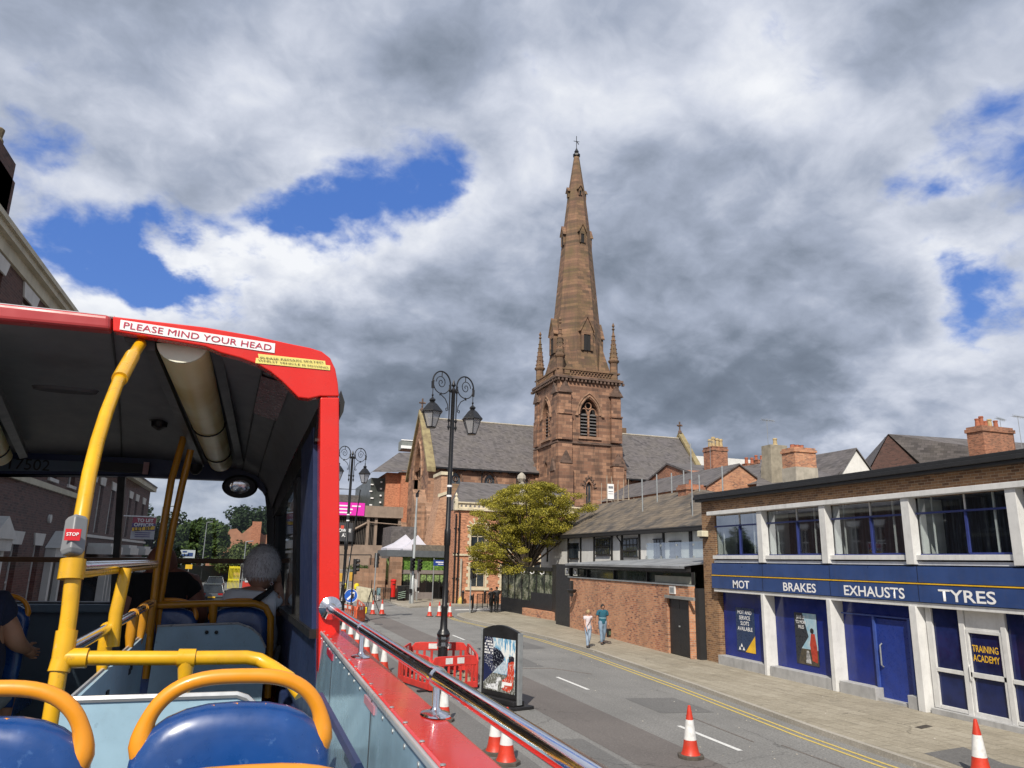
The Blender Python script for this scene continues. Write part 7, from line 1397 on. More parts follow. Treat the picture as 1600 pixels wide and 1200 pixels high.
pedestrian('taller man in black T-shirt, right of the two dark figures by the railing',f2,PI-.1,1.84,BLACKP,BLACKP,DHAIR,'crop',SKIN2,.06,((.1,.02),(.1,-.02)),BLACKP,1.12,5,.6)
for i,(px_,y_,c_,lab) in enumerate(((276,80,(.6,.6,.58),'small distant person in white walking on the left pavement'),(271,82,(.45,.46,.5),'small distant person in grey beside the one in white'))):
    p=((-7.341,80.000,2.405),(-7.932,82.000,2.363))[i]; pedestrian(lab,(p[0],y_,.12),PI*i,1.7,paint('far_top_%d'%i,c_,.9),DENIM if i else paint('far_trousers',(.5,.48,.42),.9),DHAIR,'short',SKIN,.1,((.1,0),(.1,0)),BLACKP,1.0,6+i)
# ================================================================ TOUR BUS (upper deck)
bus=thing('tour_bus','red open top double decker bus with yellow handrails and a canopied front','bus',(-.9,1,0))
BR=paint('bus_red',(.70,.022,.012),.24,var=.05,vs=2,coat=.5,wear=.18,ws=45,wc=(.30,.03,.03),dirt=.10); BRP=paint('bus_red_faded',(.45,.055,.06),.35,var=.10,vs=1.5); LBLUE=paint('panel_light_blue',(.36,.55,.68),.18,var=.08,vs=2,coat=.5,wear=.3,ws=30,dirt=.15); LBLM=paint('panel_grey_blue',(.36,.54,.66),.4,var=.08,vs=4,wear=.35,ws=26,dirt=.18); 
YEB=paint('rail_yellow',(.78,.42,.008),.32,var=.09,vs=5,coat=.3,stain=.15,wear=.5,ws=30,dirt=.22); ORH=paint('handle_orange',(.80,.30,.012),.38,var=.08,vs=7,coat=.2,stain=.12,wear=.35,ws=55,dirt=.12); SBL=paint('seat_blue',(.008,.060,.24),.30,var=.16,vs=6,coat=.4,stain=.1,wear=.5,ws=34,wc=(.06,.14,.34),dirt=.10)
CEIL=paint('ceiling_grey',(.18,.188,.20),.55,var=.06,vs=3,stain=.2); YEB_SHADE=paint('rail_yellow_shaded',(.62,.27,.012),.34,var=.09,vs=5,coat=.3,stain=.2,wear=.4,ws=30,dirt=.3)  # second rail colour: canopy shade put into the yellow of the front rails
NAVI=paint('interior_navy',(.02,.035,.10),.4); DNV=paint('interior_dark',(.035,.05,.07),.6); RUB=paint('rubber_black',(.012,.012,.012),.5)
CHROME,t_c,b_c=newmat('chrome'); b_c.inputs['Base Color'].default_value=(.80,.80,.82,1); b_c.inputs['Metallic'].default_value=1; b_c.inputs['Roughness'].default_value=.06
_p=t_c.n('ShaderNodeNewGeometry').outputs['Position']; t_c.l(t_c.mr(t_c.noise(_p,25,4,.7),.4,.8,.09,.22),b_c.inputs['Roughness'])
TRIM=paint('trim_white',(.60,.61,.62),.3,.4)
# outer body
XL,XR=-2.12,.43
v=MB(); 
v.box((XL,-6,.35),(XR,-.5,2.5)); v.box((XL,-.5,.35),(XR,6.95,2.5)); v.box((XL,-6,2.5),(XL+.08,6.8,3.42)); v.box((XR-.03,-6,2.5),(XR,3.8,3.44))
v.box((XR-.10,3.86,2.5),(XR-.03,5.0,3.44)); v.prism([(XR-.04,5.0,2.5),(XR-.10,5.0,2.5),(.12,6.85,2.5),(.20,6.92,2.5)],(0,0,.94)); v.box((XL+.1,6.83,2.5),(.16,6.92,3.40)); v.box((XL,-6.55,2.5),(XR,-6,3.6))
v.build('body',BR,bus,bevel=.02)
v=MB(); v.box((XL-.01,-5.6,1.25),(XL+.0,5.9,2.15)); v.box((XR,-5.6,1.25),(XR+.01,5.9,2.15)); v.box((XL+.2,6.95,1.0),(XR-.2,6.96,2.2)); v.build('lower_window',GLS,bus)
for yy in(-4.2,4.6):
    for x in(XL+.1,XR-.1): v=MB(); v.lathe([(.44,-.13),(.48,-.1),(.48,.1),(.44,.13)],(x,yy,.48),24,axis=(1,0,0)); v.build('wheel',paint('tyre',(.02,)*3),bus,smooth=True)
v=MB(); v.box((XL+.08,-6,2.5),(XR-.03,6.8,2.56)); v.build('deck_floor',paint('deck_floor',(.05,.055,.06),.8),bus)
v=MB(); v.box((XL+.08,-6,2.56),(XL+.12,3.8,3.40)); v.build('left_side_panel',LBLM,bus)
# right side inner panel
v=MB(); v.prism([(.315,-2,2.56),(.315,3.80,2.56),(.315,3.80,3.458),(.315,-2,3.458)],(.03,0,0)); sp_=v.build('side_panel',LBLUE,bus,bevel=.006)
v=MB(); v.box((.308,-2,3.452),(.318,3.72,3.469)); v.build('panel_trim',TRIM,sp_,bevel=.004)
v=MB()
for y_ in(.95,2.05,3.12): v.box((.3125,y_-.0025,2.97),(.3142,y_+.0025,3.445))
v.build('panel_seam',paint('seam_dark',(.05,.06,.07),.7),sp_)
v=MB()
for k in range(22): v.lathe([(.0055,0),(.005,.0018),(.0,.0022)],(.3148,.75+k*.14,3.436),8,axis=(-1,0,0))
for k in range(18): v.lathe([(.0055,0),(.005,.0018),(.0,.0022)],(.326,.8+k*.17,3.468),8)
o_=v.build('screws',GREYM,sp_); o_['kind']='stuff'
STK=paint('sticker_red',(.45,.02,.05),.4)
for (a,b_) in(((512,1008),(518,1030)),((568,1082),(582,1118))):
    pass
q1=(0.310,3.340,3.440); q2=(0.310,3.110,3.410); v=MB(); v.box((.311,q2[1],q2[2]),(.3145,q1[1],q1[2]-.005)); v.build('sticker',STK,sp_)
q1=(0.310,2.170,3.450); q2=(0.310,1.990,3.420); v=MB(); v.box((.311,q2[1],q2[2]),(.3145,q1[1],q1[2]-.01)); v.build('sticker',paint('sticker_pink',(.55,.25,.30),.4),sp_)
v=MB(); v.add([(.318,-2,3.468),(.318,3.78,3.468),(.43,3.78,3.462),(.43,-2,3.462),(.318,-2,3.43),(.318,3.78,3.43),(.43,3.78,3.43),(.43,-2,3.43)],[(0,1,2,3),(4,5,6,7),(0,1,5,4),(1,2,6,5),(2,3,7,6),(3,0,4,7)]); v.build('sill',BR,bus,bevel=.008)
# wall-floor duct and lower trims
v=MB(); v.box((.22,-1,2.56),(.312,6.0,2.95)); v.build('heater_duct',NAVI,bus,bevel=.02)
v=MB(); v.tube([(0.210,2.350,3.409),(0.249,1.750,3.361)],.012,6); v.build('edge_strip',NAVI,bus)
# chrome rail
ra=Vector((0.344,3.680,3.573)); rb=Vector((.402,.75,3.60)); r1=Vector((0.433,1.000,3.535)); 
rb=ra+(r1-ra)*1.6
v=MB(); v.tube([ra,rb],.0188,28); rail=v.build('chrome_rail',CHROME,bus,smooth=True)
v=MB(); d=(rb-ra).normalized()
v.lathe([(.052,0),(.052,.008),(.034,.018),(.026,.022),(.024,.045)],tuple(ra-d*.004),72,axis=tuple(d)); v.build('rail_end_flange',CHROME,rail,smooth=True)
for px_ in range(3):
    y=(2.76,1.73,.35)[px_]; t=(y-ra.y)/(rb.y-ra.y); c=ra+(rb-ra)*t; v=MB(); v.tube([c-d*.011,c+d*.011],.0225,24); v.lathe([(.026,0),(.024,.003),(.013,.009),(.0085,.016),(.0085,c.z-3.466)],(c.x,c.y,3.466),20,sy=1.0); v.lathe([(.034,0),(.032,.003),(.012,.009)],(c.x,c.y,3.4665),20,sy=1.5); v.build('rail_bracket',CHROME,rail,smooth=True)
# rear arch post (leans inwards) and arch
PB_=[(0.301,3.700,3.472),(0.398,3.700,3.471),(0.311,3.700,4.586),(0.219,3.700,4.578)]
v=MB(); lo=Vector(PB_[0])+(Vector(PB_[0])-Vector(PB_[3]))*.35; lo2=Vector(PB_[1])+(Vector(PB_[1])-Vector(PB_[2]))*.35
v.prism([tuple(lo),tuple(lo2),PB_[1],PB_[2],PB_[3],PB_[0]],(0,.16,0)); v.build('rear_post',BR,bus,bevel=.008)
out_=[(-0.750,3.700,4.877),(-0.349,3.700,4.874),(-0.112,3.700,4.857),(0.041,3.700,4.838),(0.150,3.700,4.827),(0.208,3.700,4.814),(0.251,3.700,4.785),(0.281,3.700,4.731),(0.299,3.700,4.660),(0.310,3.700,4.591)]
inn_=[(0.217,3.700,4.583),(0.163,3.700,4.565),(0.114,3.700,4.567),(0.078,3.700,4.599),(0.032,3.700,4.640),(-0.027,3.700,4.683),(-0.092,3.700,4.715),(-0.174,3.700,4.738),(-0.264,3.700,4.754),(-0.294,3.700,4.764),(-0.338,3.700,4.778),(-0.740,3.700,4.806)]
v=MB(); v.prism(out_+inn_,(0,.07,0)); ar=v.build('rear_arch',BR,bus,bevel=.006)
e0=(-1.375,3.700,4.880); e1=(-0.750,3.700,4.880); e2=(-0.740,3.700,4.806); e3=(-1.361,3.700,4.798)
ex_=lambda p,q: (-2.15,p[1],p[2]-.06) 
v=MB(); v.prism([(-2.15,3.69,4.62),(-1.9,3.69,4.80),e0[:1]+(3.69,)+e0[2:],(e1[0]-.008,3.69,e1[2]),(e2[0]-.008,3.69,e2[2]),e3[:1]+(3.69,)+e3[2:],(-1.9,3.69,4.72),(-2.1,3.69,4.55)],(0,.09,0)); v.build('roof_edge',BRP,bus,bevel=.02,bseg=3)
v=MB(); v.tube([(-1.9,3.74,4.815),(e0[0],3.74,e0[2]+.004),(e1[0],3.74,e1[2]+.004)],.008,5); v.build('roof_edge_bead',TRIM,bus)
v=MB(); v.box((-2.14,3.7,2.5),(-2.04,3.85,4.62)); v.build('left_post',BR,bus)
# signs on the arch
def quadsign(P,mat,nm,off): 
    v=MB(); v.poly([(p[0],3.7-off,p[2]) for p in P]); return v.build(nm,mat,ar)
P=[(-0.712,3.690,4.816),(-0.018,3.690,4.779),(-0.019,3.690,4.828),(-0.714,3.690,4.863)]
s1_=quadsign(P,WTXT,'warning_sign',.004); c=[sum(p[i] for p in P)/4 for i in range(3)]; ud=Vector(P[1])-Vector(P[0]); ud.y=0; upd=Vector((-ud.z,0,ud.x)).normalized()
text_mesh('PLEASE MIND YOUR HEAD',ud.length*.955,(c[0],3.693,c[2]),ud,upd,paint('text_crimson',(.50,.01,.06),.5),s1_,height=(Vector(P[3])-Vector(P[0])).length*.64,bold=.0)
P=[(-0.093,3.690,4.722),(0.255,3.690,4.719),(0.253,3.690,4.746),(-0.096,3.690,4.751)]
YS=paint('sign_yellow',(.78,.68,.20),.5,var=.03); BT=paint('text_black',(.03,.03,.03),.5)
c=[sum(p[i] for p in P)/4 for i in range(3)]; s2_=quadsign([(-0.102,3.690,4.719),(0.255,3.690,4.719),(0.254,3.690,4.744),(-0.101,3.690,4.745)],YS,'seated_sign',.004); s3_=quadsign([(-0.089,3.690,4.747),(0.232,3.690,4.744),(0.227,3.690,4.765),(-0.094,3.690,4.767)],YS,'seated_sign',.0035)
def lab2(a,b,txt,par):
    a=Vector(a); b=Vector(b); ud=b-a; ud.y=0; c=(a+b)/2; text_mesh(txt,ud.length,(c.x,3.692,c.z),ud,(-ud.z,0,ud.x),BT,par,height=.0095,bold=.0)
lab2((-0.081,3.690,4.748),(0.218,3.690,4.755),'PLEASE REMAIN SEATED',s3_); lab2((-0.091,3.690,4.734),(0.245,3.690,4.731),'WHILST VEHICLE IS MOVING',s2_)
v=MB(); p=(0.324,3.720,4.567); v.prism([(p[0]-.005,3.72,p[2]+.06),(p[0]+.018,3.72,p[2]+.0),(p[0]+.015,3.72,p[2]-.05),(p[0]-.005,3.72,p[2]-.10)],(0,.1,0)); v.build('side_lamp',RUB,bus)
# roof shell
Rr=[(-2.1,3.75,4.55),(-1.353,3.750,4.797),(-1.208,3.750,4.818),(-0.754,3.750,4.823),(-0.314,3.750,4.798),(-0.059,3.750,4.774),(0.089,3.750,4.743),(0.188,3.750,4.680),(0.240,3.750,4.575)]
Fr=[(-2.0,6.7,4.30),(-2.236,6.700,4.506),(-1.985,6.700,4.527),(-1.132,6.700,4.557),(-0.446,6.700,4.525),(-0.198,6.700,4.496),(-0.069,6.700,4.449),(0.014,6.700,4.355),(0.070,6.700,4.200)]
v=MB(); n=len(Rr); NS=8
def lp(i,t): a=Vector(Rr[i]); b=Vector(Fr[i]); q=a.lerp(b,t); q.z+=.06*math.sin(PI*t); return q
for j in range(NS+1): 
    for i in range(n): v.v.append(tuple(lp(i,j/NS)))
v.f=[(j*n+i,j*n+i+1,(j+1)*n+i+1,(j+1)*n+i) for j in range(NS) for i in range(n-1)]; v.m=[0]*len(v.f)
cl=v.build('ceiling',CEIL,bus,smooth=True); 
v=MB()
for j in range(NS+1):
    for i in range(n): q=lp(i,j/NS)+Vector((.03 if i>5 else 0,0,.06 if i<7 else .03)); v.v.append(tuple(q))
v.f=[(j*n+i,j*n+i+1,(j+1)*n+i+1,(j+1)*n+i) for j in range(NS) for i in range(n-1)]; v.m=[0]*len(v.f); v.build('roof',BR,bus,smooth=True)
v=MB(); 
for i,w_ in((1,.0),(3,.0),(5,.0),(6,.0)): v.tube([tuple(lp(i,t)+Vector((0,0,-.004))) for t in(0,.25,.5,.75,1)],.006,5)
v.build('ceiling_seam',paint('ceiling_seam',(.06,.06,.065),.6),cl)
# ceiling fittings
def cpt(px,py): return None
v=MB()
def lens(v,c,rx,ry,h): v.lathe([(1.0,0),(.9,-h),(.01,-h*1.1)],c,20,sx=rx,sy=ry)
c=(-1.047,4.350,4.625); v.lathe([(1,0.01),(.92,-.008),(.01,-.010)],(c[0],c[1],c[2]+.008),20,sx=.16,sy=.06); v.build('speaker_grille',paint('grille_dark',(.05,.05,.055),.6,bump=1,bs=200),cl)
c=(-0.741,5.600,4.716); v=MB(); v.lathe([(.075,.03),(.075,-.01),(.055,-.015),(.05,-.05),(.01,-.075)],(c[0],c[1],c[2]+.0),20); v.build('camera_dome',RUB,cl,smooth=True)
c=(-0.536,6.350,4.440); v=MB(); v.lathe([(.05,.03),(.05,-.01),(.03,-.04),(.01,-.05)],(c[0],c[1],c[2]+.03),16); v.build('camera_dome',RUB,cl,smooth=True)
q=[(-0.123,4.100,4.819),(0.050,4.100,4.747),(0.160,5.450,4.815),(0.074,5.560,4.719),(-0.120,4.800,4.758)]
v=MB(); a=lp(5,.12)+Vector((0,0,-.012)); b=lp(6,.12)+Vector((.01,0,-.014)); c=lp(6,.42)+Vector((.01,0,-.014)); d_=lp(5,.42)+Vector((0,0,-.012)); v.poly([tuple(a),tuple(b),tuple(c),tuple(d_)]); v.build('ceiling_poster',paint('poster_maroon',(.13,.012,.02),.3,var=.3,vs=9,c2=(.22,.05,.06)),cl)
# strip lights
def strip(P0,P1,w_,w2_,nm='strip_light'):
    P0=Vector(P0); P1=Vector(P1); d=(P1-P0).normalized(); s_=Vector((1,0,.12)).normalized(); u_=s_.cross(d).normalized(); u_=u_ if u_.z<0 else -u_
    v=MB(); N=12; R_=[]
    for t in range(0,11):
        c=P0.lerp(P1,t/10)
        for k in range(N+1): a=PI*k/N; wq=w_+(w2_-w_)*t/10; R_.append(tuple(c+s_*math.cos(a)*wq*.5+u_*math.sin(a)*wq*.44))
    v.v=R_; v.f=[(j*(N+1)+i,j*(N+1)+i+1,(j+1)*(N+1)+i+1,(j+1)*(N+1)+i) for j in range(10) for i in range(N)]+[tuple(range(N+1)),tuple(range(10*(N+1),11*(N+1)))]; v.m=[0]*len(v.f)
    m,t,b=newmat('diffuser'); ps=t.n('ShaderNodeNewGeometry').outputs['Position']; t.l(t.ramp(t.noise(ps,2.2,4,.6),[(.3,(.70,.54,.18)),(.6,(.90,.80,.45))]),b.inputs['Base Color']); b.inputs['Roughness'].default_value=.3
    wv=t.n('ShaderNodeTexWave',bands_direction='X'); t.l(ps,wv.inputs[0]); wv.inputs['Scale'].default_value=55; bp=t.n('ShaderNodeBump'); bp.inputs[0].default_value=.4; bp.inputs[1].default_value=.004; t.l(wv.outputs[1],bp.inputs[2]); t.l(bp.outputs[0],b.inputs['Normal'])
    b.inputs['Subsurface Weight'].default_value=.15; MC.setdefault('diffuser',m)
    o=v.build(nm,m,cl,smooth=True,angle=50)
    v=MB(); c=P0-d*.004; pts=[tuple(c+s_*math.cos(PI*k/N)*w_*.50+u_*math.sin(PI*k/N)*w_*.44) for k in range(N+1)]; v.prism(pts,tuple(-d*.012)); v.build('end_cap',paint('cap_cream',(.80,.79,.64),.4),o)
    v=MB()
    for t in(.55,.86):
        c=P0.lerp(P1,t); wq=w_+(w2_-w_)*t; v.tube([tuple(c+s_*math.cos(PI*k/N)*wq*.52+u_*math.sin(PI*k/N)*wq*.46) for k in range(N+1)],.006,5)
    v.build('strap',RUB,o)
    v=MB(); 
    for q in(-1,1): v.prism([tuple(P0+s_*q*w_*.54-u_*.02),tuple(P0+s_*q*w_*.74-u_*.02),tuple(P0+s_*q*w_*.74+u_*.022),tuple(P0+s_*q*w_*.54+u_*.032)],tuple(P1-P0))
    v.build('light_channel',paint('channel_grey',(.13,.135,.14),.4,.3),o)
strip((-0.446,3.800,4.803),(-0.358,6.400,4.538),.232,.175)
strip((-1.461,3.900,4.646),(-1.888,6.350,4.484),.25,.18)
# header, number, windscreen frame
v=MB(); a=(-2.335,6.620,4.509); b=(-0.442,6.620,4.532); c=(-0.052,6.620,4.442); d_=(0.020,6.620,4.338); a2=(-2.308,6.620,4.355); b2=(-1.054,6.620,4.407); c2=(-0.117,6.620,4.417); 
a=(a[0],a[1],a[2]+.035); b=(b[0],b[1],b[2]+.03); c=(c[0],c[1],c[2]+.03)
v.prism([a,b,c,d_,(0.006,6.620,4.321),(-0.084,6.620,4.392),c2,b2,a2,(-2.02,6.62,a2[2]),(-2.02,6.62,a[2])],(0,.10,0)); hd=v.build('header_panel',NAVI,bus)
v=MB(); a=(-2.324,6.600,4.487); b=(-1.294,6.600,4.504); c=(-1.283,6.600,4.428); d_=(-2.306,6.600,4.378); v.poly([(p[0],6.60,p[2]) for p in(a,b,c,d_)]); v.build('number_panel',paint('number_grey',(.12,.16,.21),.6),hd)
c=(-1.750,6.590,4.456); e=(-1.608,6.590,4.465); f_=(-1.882,6.590,4.448); text_mesh('17502',e[0]-f_[0],((e[0]+f_[0])/2,6.595,c[2]),(1,0,-.005),(0,0,1),RUB,hd,height=.085)
v=MB(); a=(-1.269,6.590,4.504); b=(-0.903,6.590,4.433); v.box((a[0],6.55,b[2]),(b[0],6.61,a[2])); v.build('ticket_box',RUB,hd); v=MB(); a=(-0.940,6.540,4.519); b=(-0.900,6.540,4.423); v.box((a[0],6.53,b[2]),(b[0],6.55,a[2])); v.build('pink_tag',paint('pink_tag',(.5,.3,.3),.6),hd)
def bar(p,q,ya,yb,mat,nm,bev=.004): # rectangle from pixel-measured corners
    v=MB(); v.box((p[0],ya,q[2]),(q[0],yb,p[2])); return v.build(nm,mat,bus,bevel=bev)
v=MB(); v.prism([(-2.215,6.650,3.755),(-0.013,6.650,3.780),(0.114,6.650,3.780),(0.117,6.650,3.741),(-0.010,6.650,3.741),(-2.209,6.650,3.716)],(0,-.03,0)); v.build('windscreen_bar',paint('bar_brown',(.16,.07,.02),.45),bus,bevel=.006)
bar((-2.176,6.700,3.432),(0.126,6.700,3.391),6.60,6.74,RUB,'windscreen_lower_frame')
v=MB(); v.prism([(-1.020,6.700,3.398),(-1.065,6.700,3.398),(-1.144,6.700,4.431),(-1.088,6.700,4.434)],(0,.06,0)); v.build('windscreen_divider',RUB,bus)
v=MB(); v.prism([(0.111,6.700,3.386),(0.036,6.700,4.171),(0.008,6.700,4.305),(-0.053,6.700,4.395),(0.024,6.700,4.471),(0.189,6.700,4.397),(0.290,6.700,3.386)],(0,.06,0)); v.build('corner_pillar',RUB,bus)
g_=clear('windscreen_glass',(.76,.79,.81),.08); v=MB(); v.poly([(-2.181,6.730,3.403),(-1.008,6.730,3.406),(-1.134,6.730,4.424),(-2.348,6.730,4.374)]); v.build('windscreen',g_,bus); v=MB(); v.poly([(-0.994,6.730,3.406),(0.124,6.730,3.410),(0.027,6.730,4.435),(-1.120,6.730,4.425)]); v.build('windscreen',g_,bus)
# front wall below windscreen
v=MB(); v.box((-2.02,6.62,2.56),(.12,6.66,3.43)); v.build('front_panel',paint('front_panel_blue',(.10,.15,.20),.5,var=.08),bus)
v=MB(); v.box((-2.02,6.52,3.36),(.06,6.62,3.42)); v.build('front_ledge',paint('ledge_blue',(.13,.19,.25),.5),bus,bevel=.01)
# right side glazing frame (front quarter)
wA=Vector((.30,3.86)); wB=Vector((.15,6.65))
def wp(t,z,o=0): return (wA.x+(wB.x-wA.x)*t+o-(z-3.45)*.075,wA.y+(wB.y-wA.y)*t,z)
v=MB(); v.prism([wp(0,2.56),wp(1,2.56),wp(1,3.42),wp(0,3.42)],(.04,0,0)); v.build('lower_side_panel',NAVI,bus)
v=MB(); v.prism([wp(0,3.42,-.03),wp(1,3.42,-.03),wp(1,3.46,-.03),wp(0,3.46,-.03)],(.08,0,0)); v.prism([wp(0,4.38,-.01),wp(1,4.12,-.01),wp(1,4.30,.0),wp(0,4.55,.0)],(.04,0,0)); v.build('window_rail',RUB,bus)
v=MB(); 
for t0,t1 in((.34,.42),(.95,1.0)): v.prism([wp(t0,3.46),wp(t1,3.46),wp(t1,4.35),wp(t0,4.40)],(.03,0,0))
v.build('window_pillar',RUB,bus)
v=MB(); v.prism([wp(.02,3.42,-.012),wp(.22,3.42,-.012),wp(.22,4.42,-.012),wp(.02,4.46,-.012)],(.04,0,0)); v.build('rear_window_pillar',NAVI,bus)
v=MB(); v.poly([wp(.22,3.46,.02),wp(.34,3.46,.02),wp(.34,4.38,.02),wp(.22,4.42,.02)]); v.poly([wp(.42,3.46,.025),wp(.95,3.46,.025),wp(.95,4.28,.025),wp(.42,4.37,.025)]); v.build('tinted_window',clear('tinted_glass',(.10,.12,.14),.35),bus)
v=MB(); v.box((XL+.02,3.9,3.42),(XL+.06,6.7,4.5)); v.build('tinted_window',MC['tinted_glass'],bus)
# mirror
c=(-0.195,6.500,4.359); v=MB(); v.lathe([(.01,-.03),(.10,-.02),(.135,.0),(.14,.012),(.12,.03)],c,28,axis=(0,-1,-.18),sy=.68); mi=v.build('convex_mirror',RUB,bus,smooth=True); v=MB(); v.lathe([(.128,.013),(.10,.026),(.05,.035),(.0,.037)],c,28,axis=(0,-1,-.18),sy=.68); v.build('mirror_glass',CHROME,mi,smooth=True)
# yellow poles
def pipe(name,pts,r,mat=YEB,par=None,seg=14): v=MB(); v.tube(pts,r,seg); return v.build(name,mat,par or bus,smooth=True)
pp=[(-0.527,2.620,3.333),(-0.530,2.640,3.453),(-0.527,2.650,3.491),(-0.530,2.660,3.616),(-0.541,2.680,3.758),(-0.547,2.700,3.846),(-0.555,2.750,3.950),(-0.567,2.820,4.061),(-0.578,2.920,4.184),(-0.589,3.050,4.311),(-0.603,3.250,4.470),(-0.616,3.500,4.629),(-0.629,3.780,4.779)]
lowp=(pp[0][0]-.01,pp[0][1],2.56); po_=pipe('stanchion',[lowp]+pp,[.0235]*len(pp)+[.0255]); 
pipe('pole_sleeve',[pp[1],pp[2],(-0.529,2.660,3.569)],.030,par=po_); pipe('pole_sleeve',[(-0.604,3.280,4.493),(-0.617,3.550,4.660)],.031,par=po_); pipe('pole_clamp',[(-0.544,2.670,3.719),(-0.546,2.680,3.779)],.036,par=po_)
v=MB(); a=Vector((-0.547,2.655,3.791)); b=Vector((-0.557,2.695,3.912)); v.tube([a,a.lerp(b,.12),a.lerp(b,.9),b],[.028,.036,.034,.026],4); sb=v.build('bell_push',paint('bell_grey',(.20,.21,.22),.4,var=.05),po_,bevel=.006,bseg=3)
c=(-0.546,2.635,3.853); v=MB(); v.box((c[0]-.024,2.630,c[2]-.017),(c[0]+.019,2.636,c[2]+.018)); sb2=v.build('stop_button',paint('stop_red',(.70,.02,.03),.4),sb); text_mesh('STOP',.034,(c[0]-.0025,2.628,c[2]+.002),(1,0,.02),(0,0,1),WTXT,sb2,bold=.02)
v=MB(); p=Vector((-0.630,3.800,4.811)); v.prism([tuple(p+Vector((-.07,0,-.02))),tuple(p+Vector((.05,0,-.04))),tuple(p+Vector((.06,0,.0))),tuple(p+Vector((-.09,0,.02)))],(0,.10,0)); v.build('roof_bracket',paint('channel_grey',(.13,.135,.14)),bus)
# horizontal rail with drop end
ha=Vector((-0.527,2.650,3.491)); pipe('handrail',[ha,(-0.185,2.650,3.485),(-0.004,2.650,3.484),(0.036,2.650,3.476),(0.076,2.620,3.457),(0.129,2.550,3.431),(0.166,2.520,3.388)],.0215)
pipe('handrail_sleeve',[ha,(-0.460,2.650,3.490)],.029); pipe('handrail_sleeve',[(-0.208,2.650,3.486),(-0.157,2.650,3.485)],.0275); pipe('rail_drop',[(-0.183,2.650,3.482),(-0.180,2.650,3.425),(-0.177,2.650,3.350)],[.026,.021,.015])
# chrome rail by the stair and yellow clamps
ca=Vector((-0.531,2.700,3.504)); cb_=Vector((-0.613,5.450,3.494)); cr_=pipe('stair_rail',[ca,cb_],.0205,CHROME)
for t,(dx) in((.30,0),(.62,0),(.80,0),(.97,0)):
    c=ca.lerp(cb_,t); d=(cb_-ca).normalized(); pipe('rail_clamp',[c-d*.022,c+d*.022],.027,YEB if t<.5 else YEB_SHADE,cr_); pipe('clamp_stem',[c,c+Vector((0,0,-.11)),c+Vector((0,0,-.2))],[.028,.027,.012],YEB if t<.5 else YEB_SHADE,cr_)
pipe('short_rail',[(-0.530,2.700,3.754),(-0.615,5.300,3.745)],.021,CHROME); pipe('short_rail_yellow',[(-0.529,2.710,3.736),(-0.613,5.300,3.729)],.016)
pipe('stanchion',[(-0.524,3.500,3.433),(-0.529,3.500,3.558),(-0.518,3.520,3.740)],[.026,.026,.024])
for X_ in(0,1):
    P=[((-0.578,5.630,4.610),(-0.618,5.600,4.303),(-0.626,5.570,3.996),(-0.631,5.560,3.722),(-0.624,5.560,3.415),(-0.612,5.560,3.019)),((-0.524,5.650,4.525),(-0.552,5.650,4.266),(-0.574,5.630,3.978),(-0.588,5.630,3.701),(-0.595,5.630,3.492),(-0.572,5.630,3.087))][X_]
    pipe('stanchion',list(P),.0235,YEB_SHADE)
pipe('front_rail',[(-0.616,5.600,3.469),(-0.271,5.600,3.483),(0.010,5.600,3.484),(0.084,5.600,3.458),(0.124,5.600,3.390),(0.138,5.600,3.201),(0.152,5.600,2.871)],.0235,YEB_SHADE)
pipe('rail_drop',[(-0.259,5.600,3.478),(-0.251,5.600,3.412),(-0.244,5.600,3.308)],[.03,.026,.016],YEB_SHADE)
# modesty panels
v=MB(); P=[(-0.473,2.450,3.405),(-0.020,2.450,3.405),(0.007,2.450,3.396),(0.033,2.450,3.374)]; v.prism(P+[(P[3][0]+.02,2.45,2.56),(P[0][0],2.45,2.56)],(0,.02,0)); mp_=v.build('modesty_panel',LBLM,bus); pipe('panel_trim',[P[0],P[1],P[2],P[3]],.010,TRIM,mp_,6)
v=MB(); P=[(-0.572,5.450,3.351),(-0.083,5.450,3.365),(0.000,5.450,3.336),(0.062,5.450,3.287),(0.106,5.450,3.209)]; v.prism(P+[(P[4][0]+.01,5.45,2.56),(P[0][0]-.02,5.45,2.56)],(0,.02,0)); mp_=v.build('modesty_panel',LBLM,bus); pipe('panel_trim',P,.008,TRIM,mp_,6)
v=MB()
for px_ in(0,1): c=((-0.271,5.440,3.311),(-0.212,5.440,3.310))[px_]; v.lathe([(.012,0),(.012,.006),(.0,.008)],c,10,axis=(0,-1,0))
v.build('bolt',RUB,mp_)
v=MB(); A=(-0.518,2.750,3.349); B=(-0.619,5.200,3.327); v.prism([A,B,(B[0],B[1],2.56),(A[0],A[1],2.56)],(.02,0,0)); mp_=v.build('stair_panel',LBLM,bus); pipe('panel_trim',[A,B],.009,TRIM,mp_,6)
v=MB()
for (dt,dz) in((.32,.10),(.68,.10)):
    p=Vector(A).lerp(Vector(B),dt); v.box((p.x+.019,p.y-.05,p.z-dz-.03),(p.x+.026,p.y+.01,p.z-dz)); v.box((p.x+.019,p.y-.0,p.z-dz-.015),(p.x+.026,p.y+.05,p.z-dz+.015))
v.build('bracket_hole',RUB,mp_)
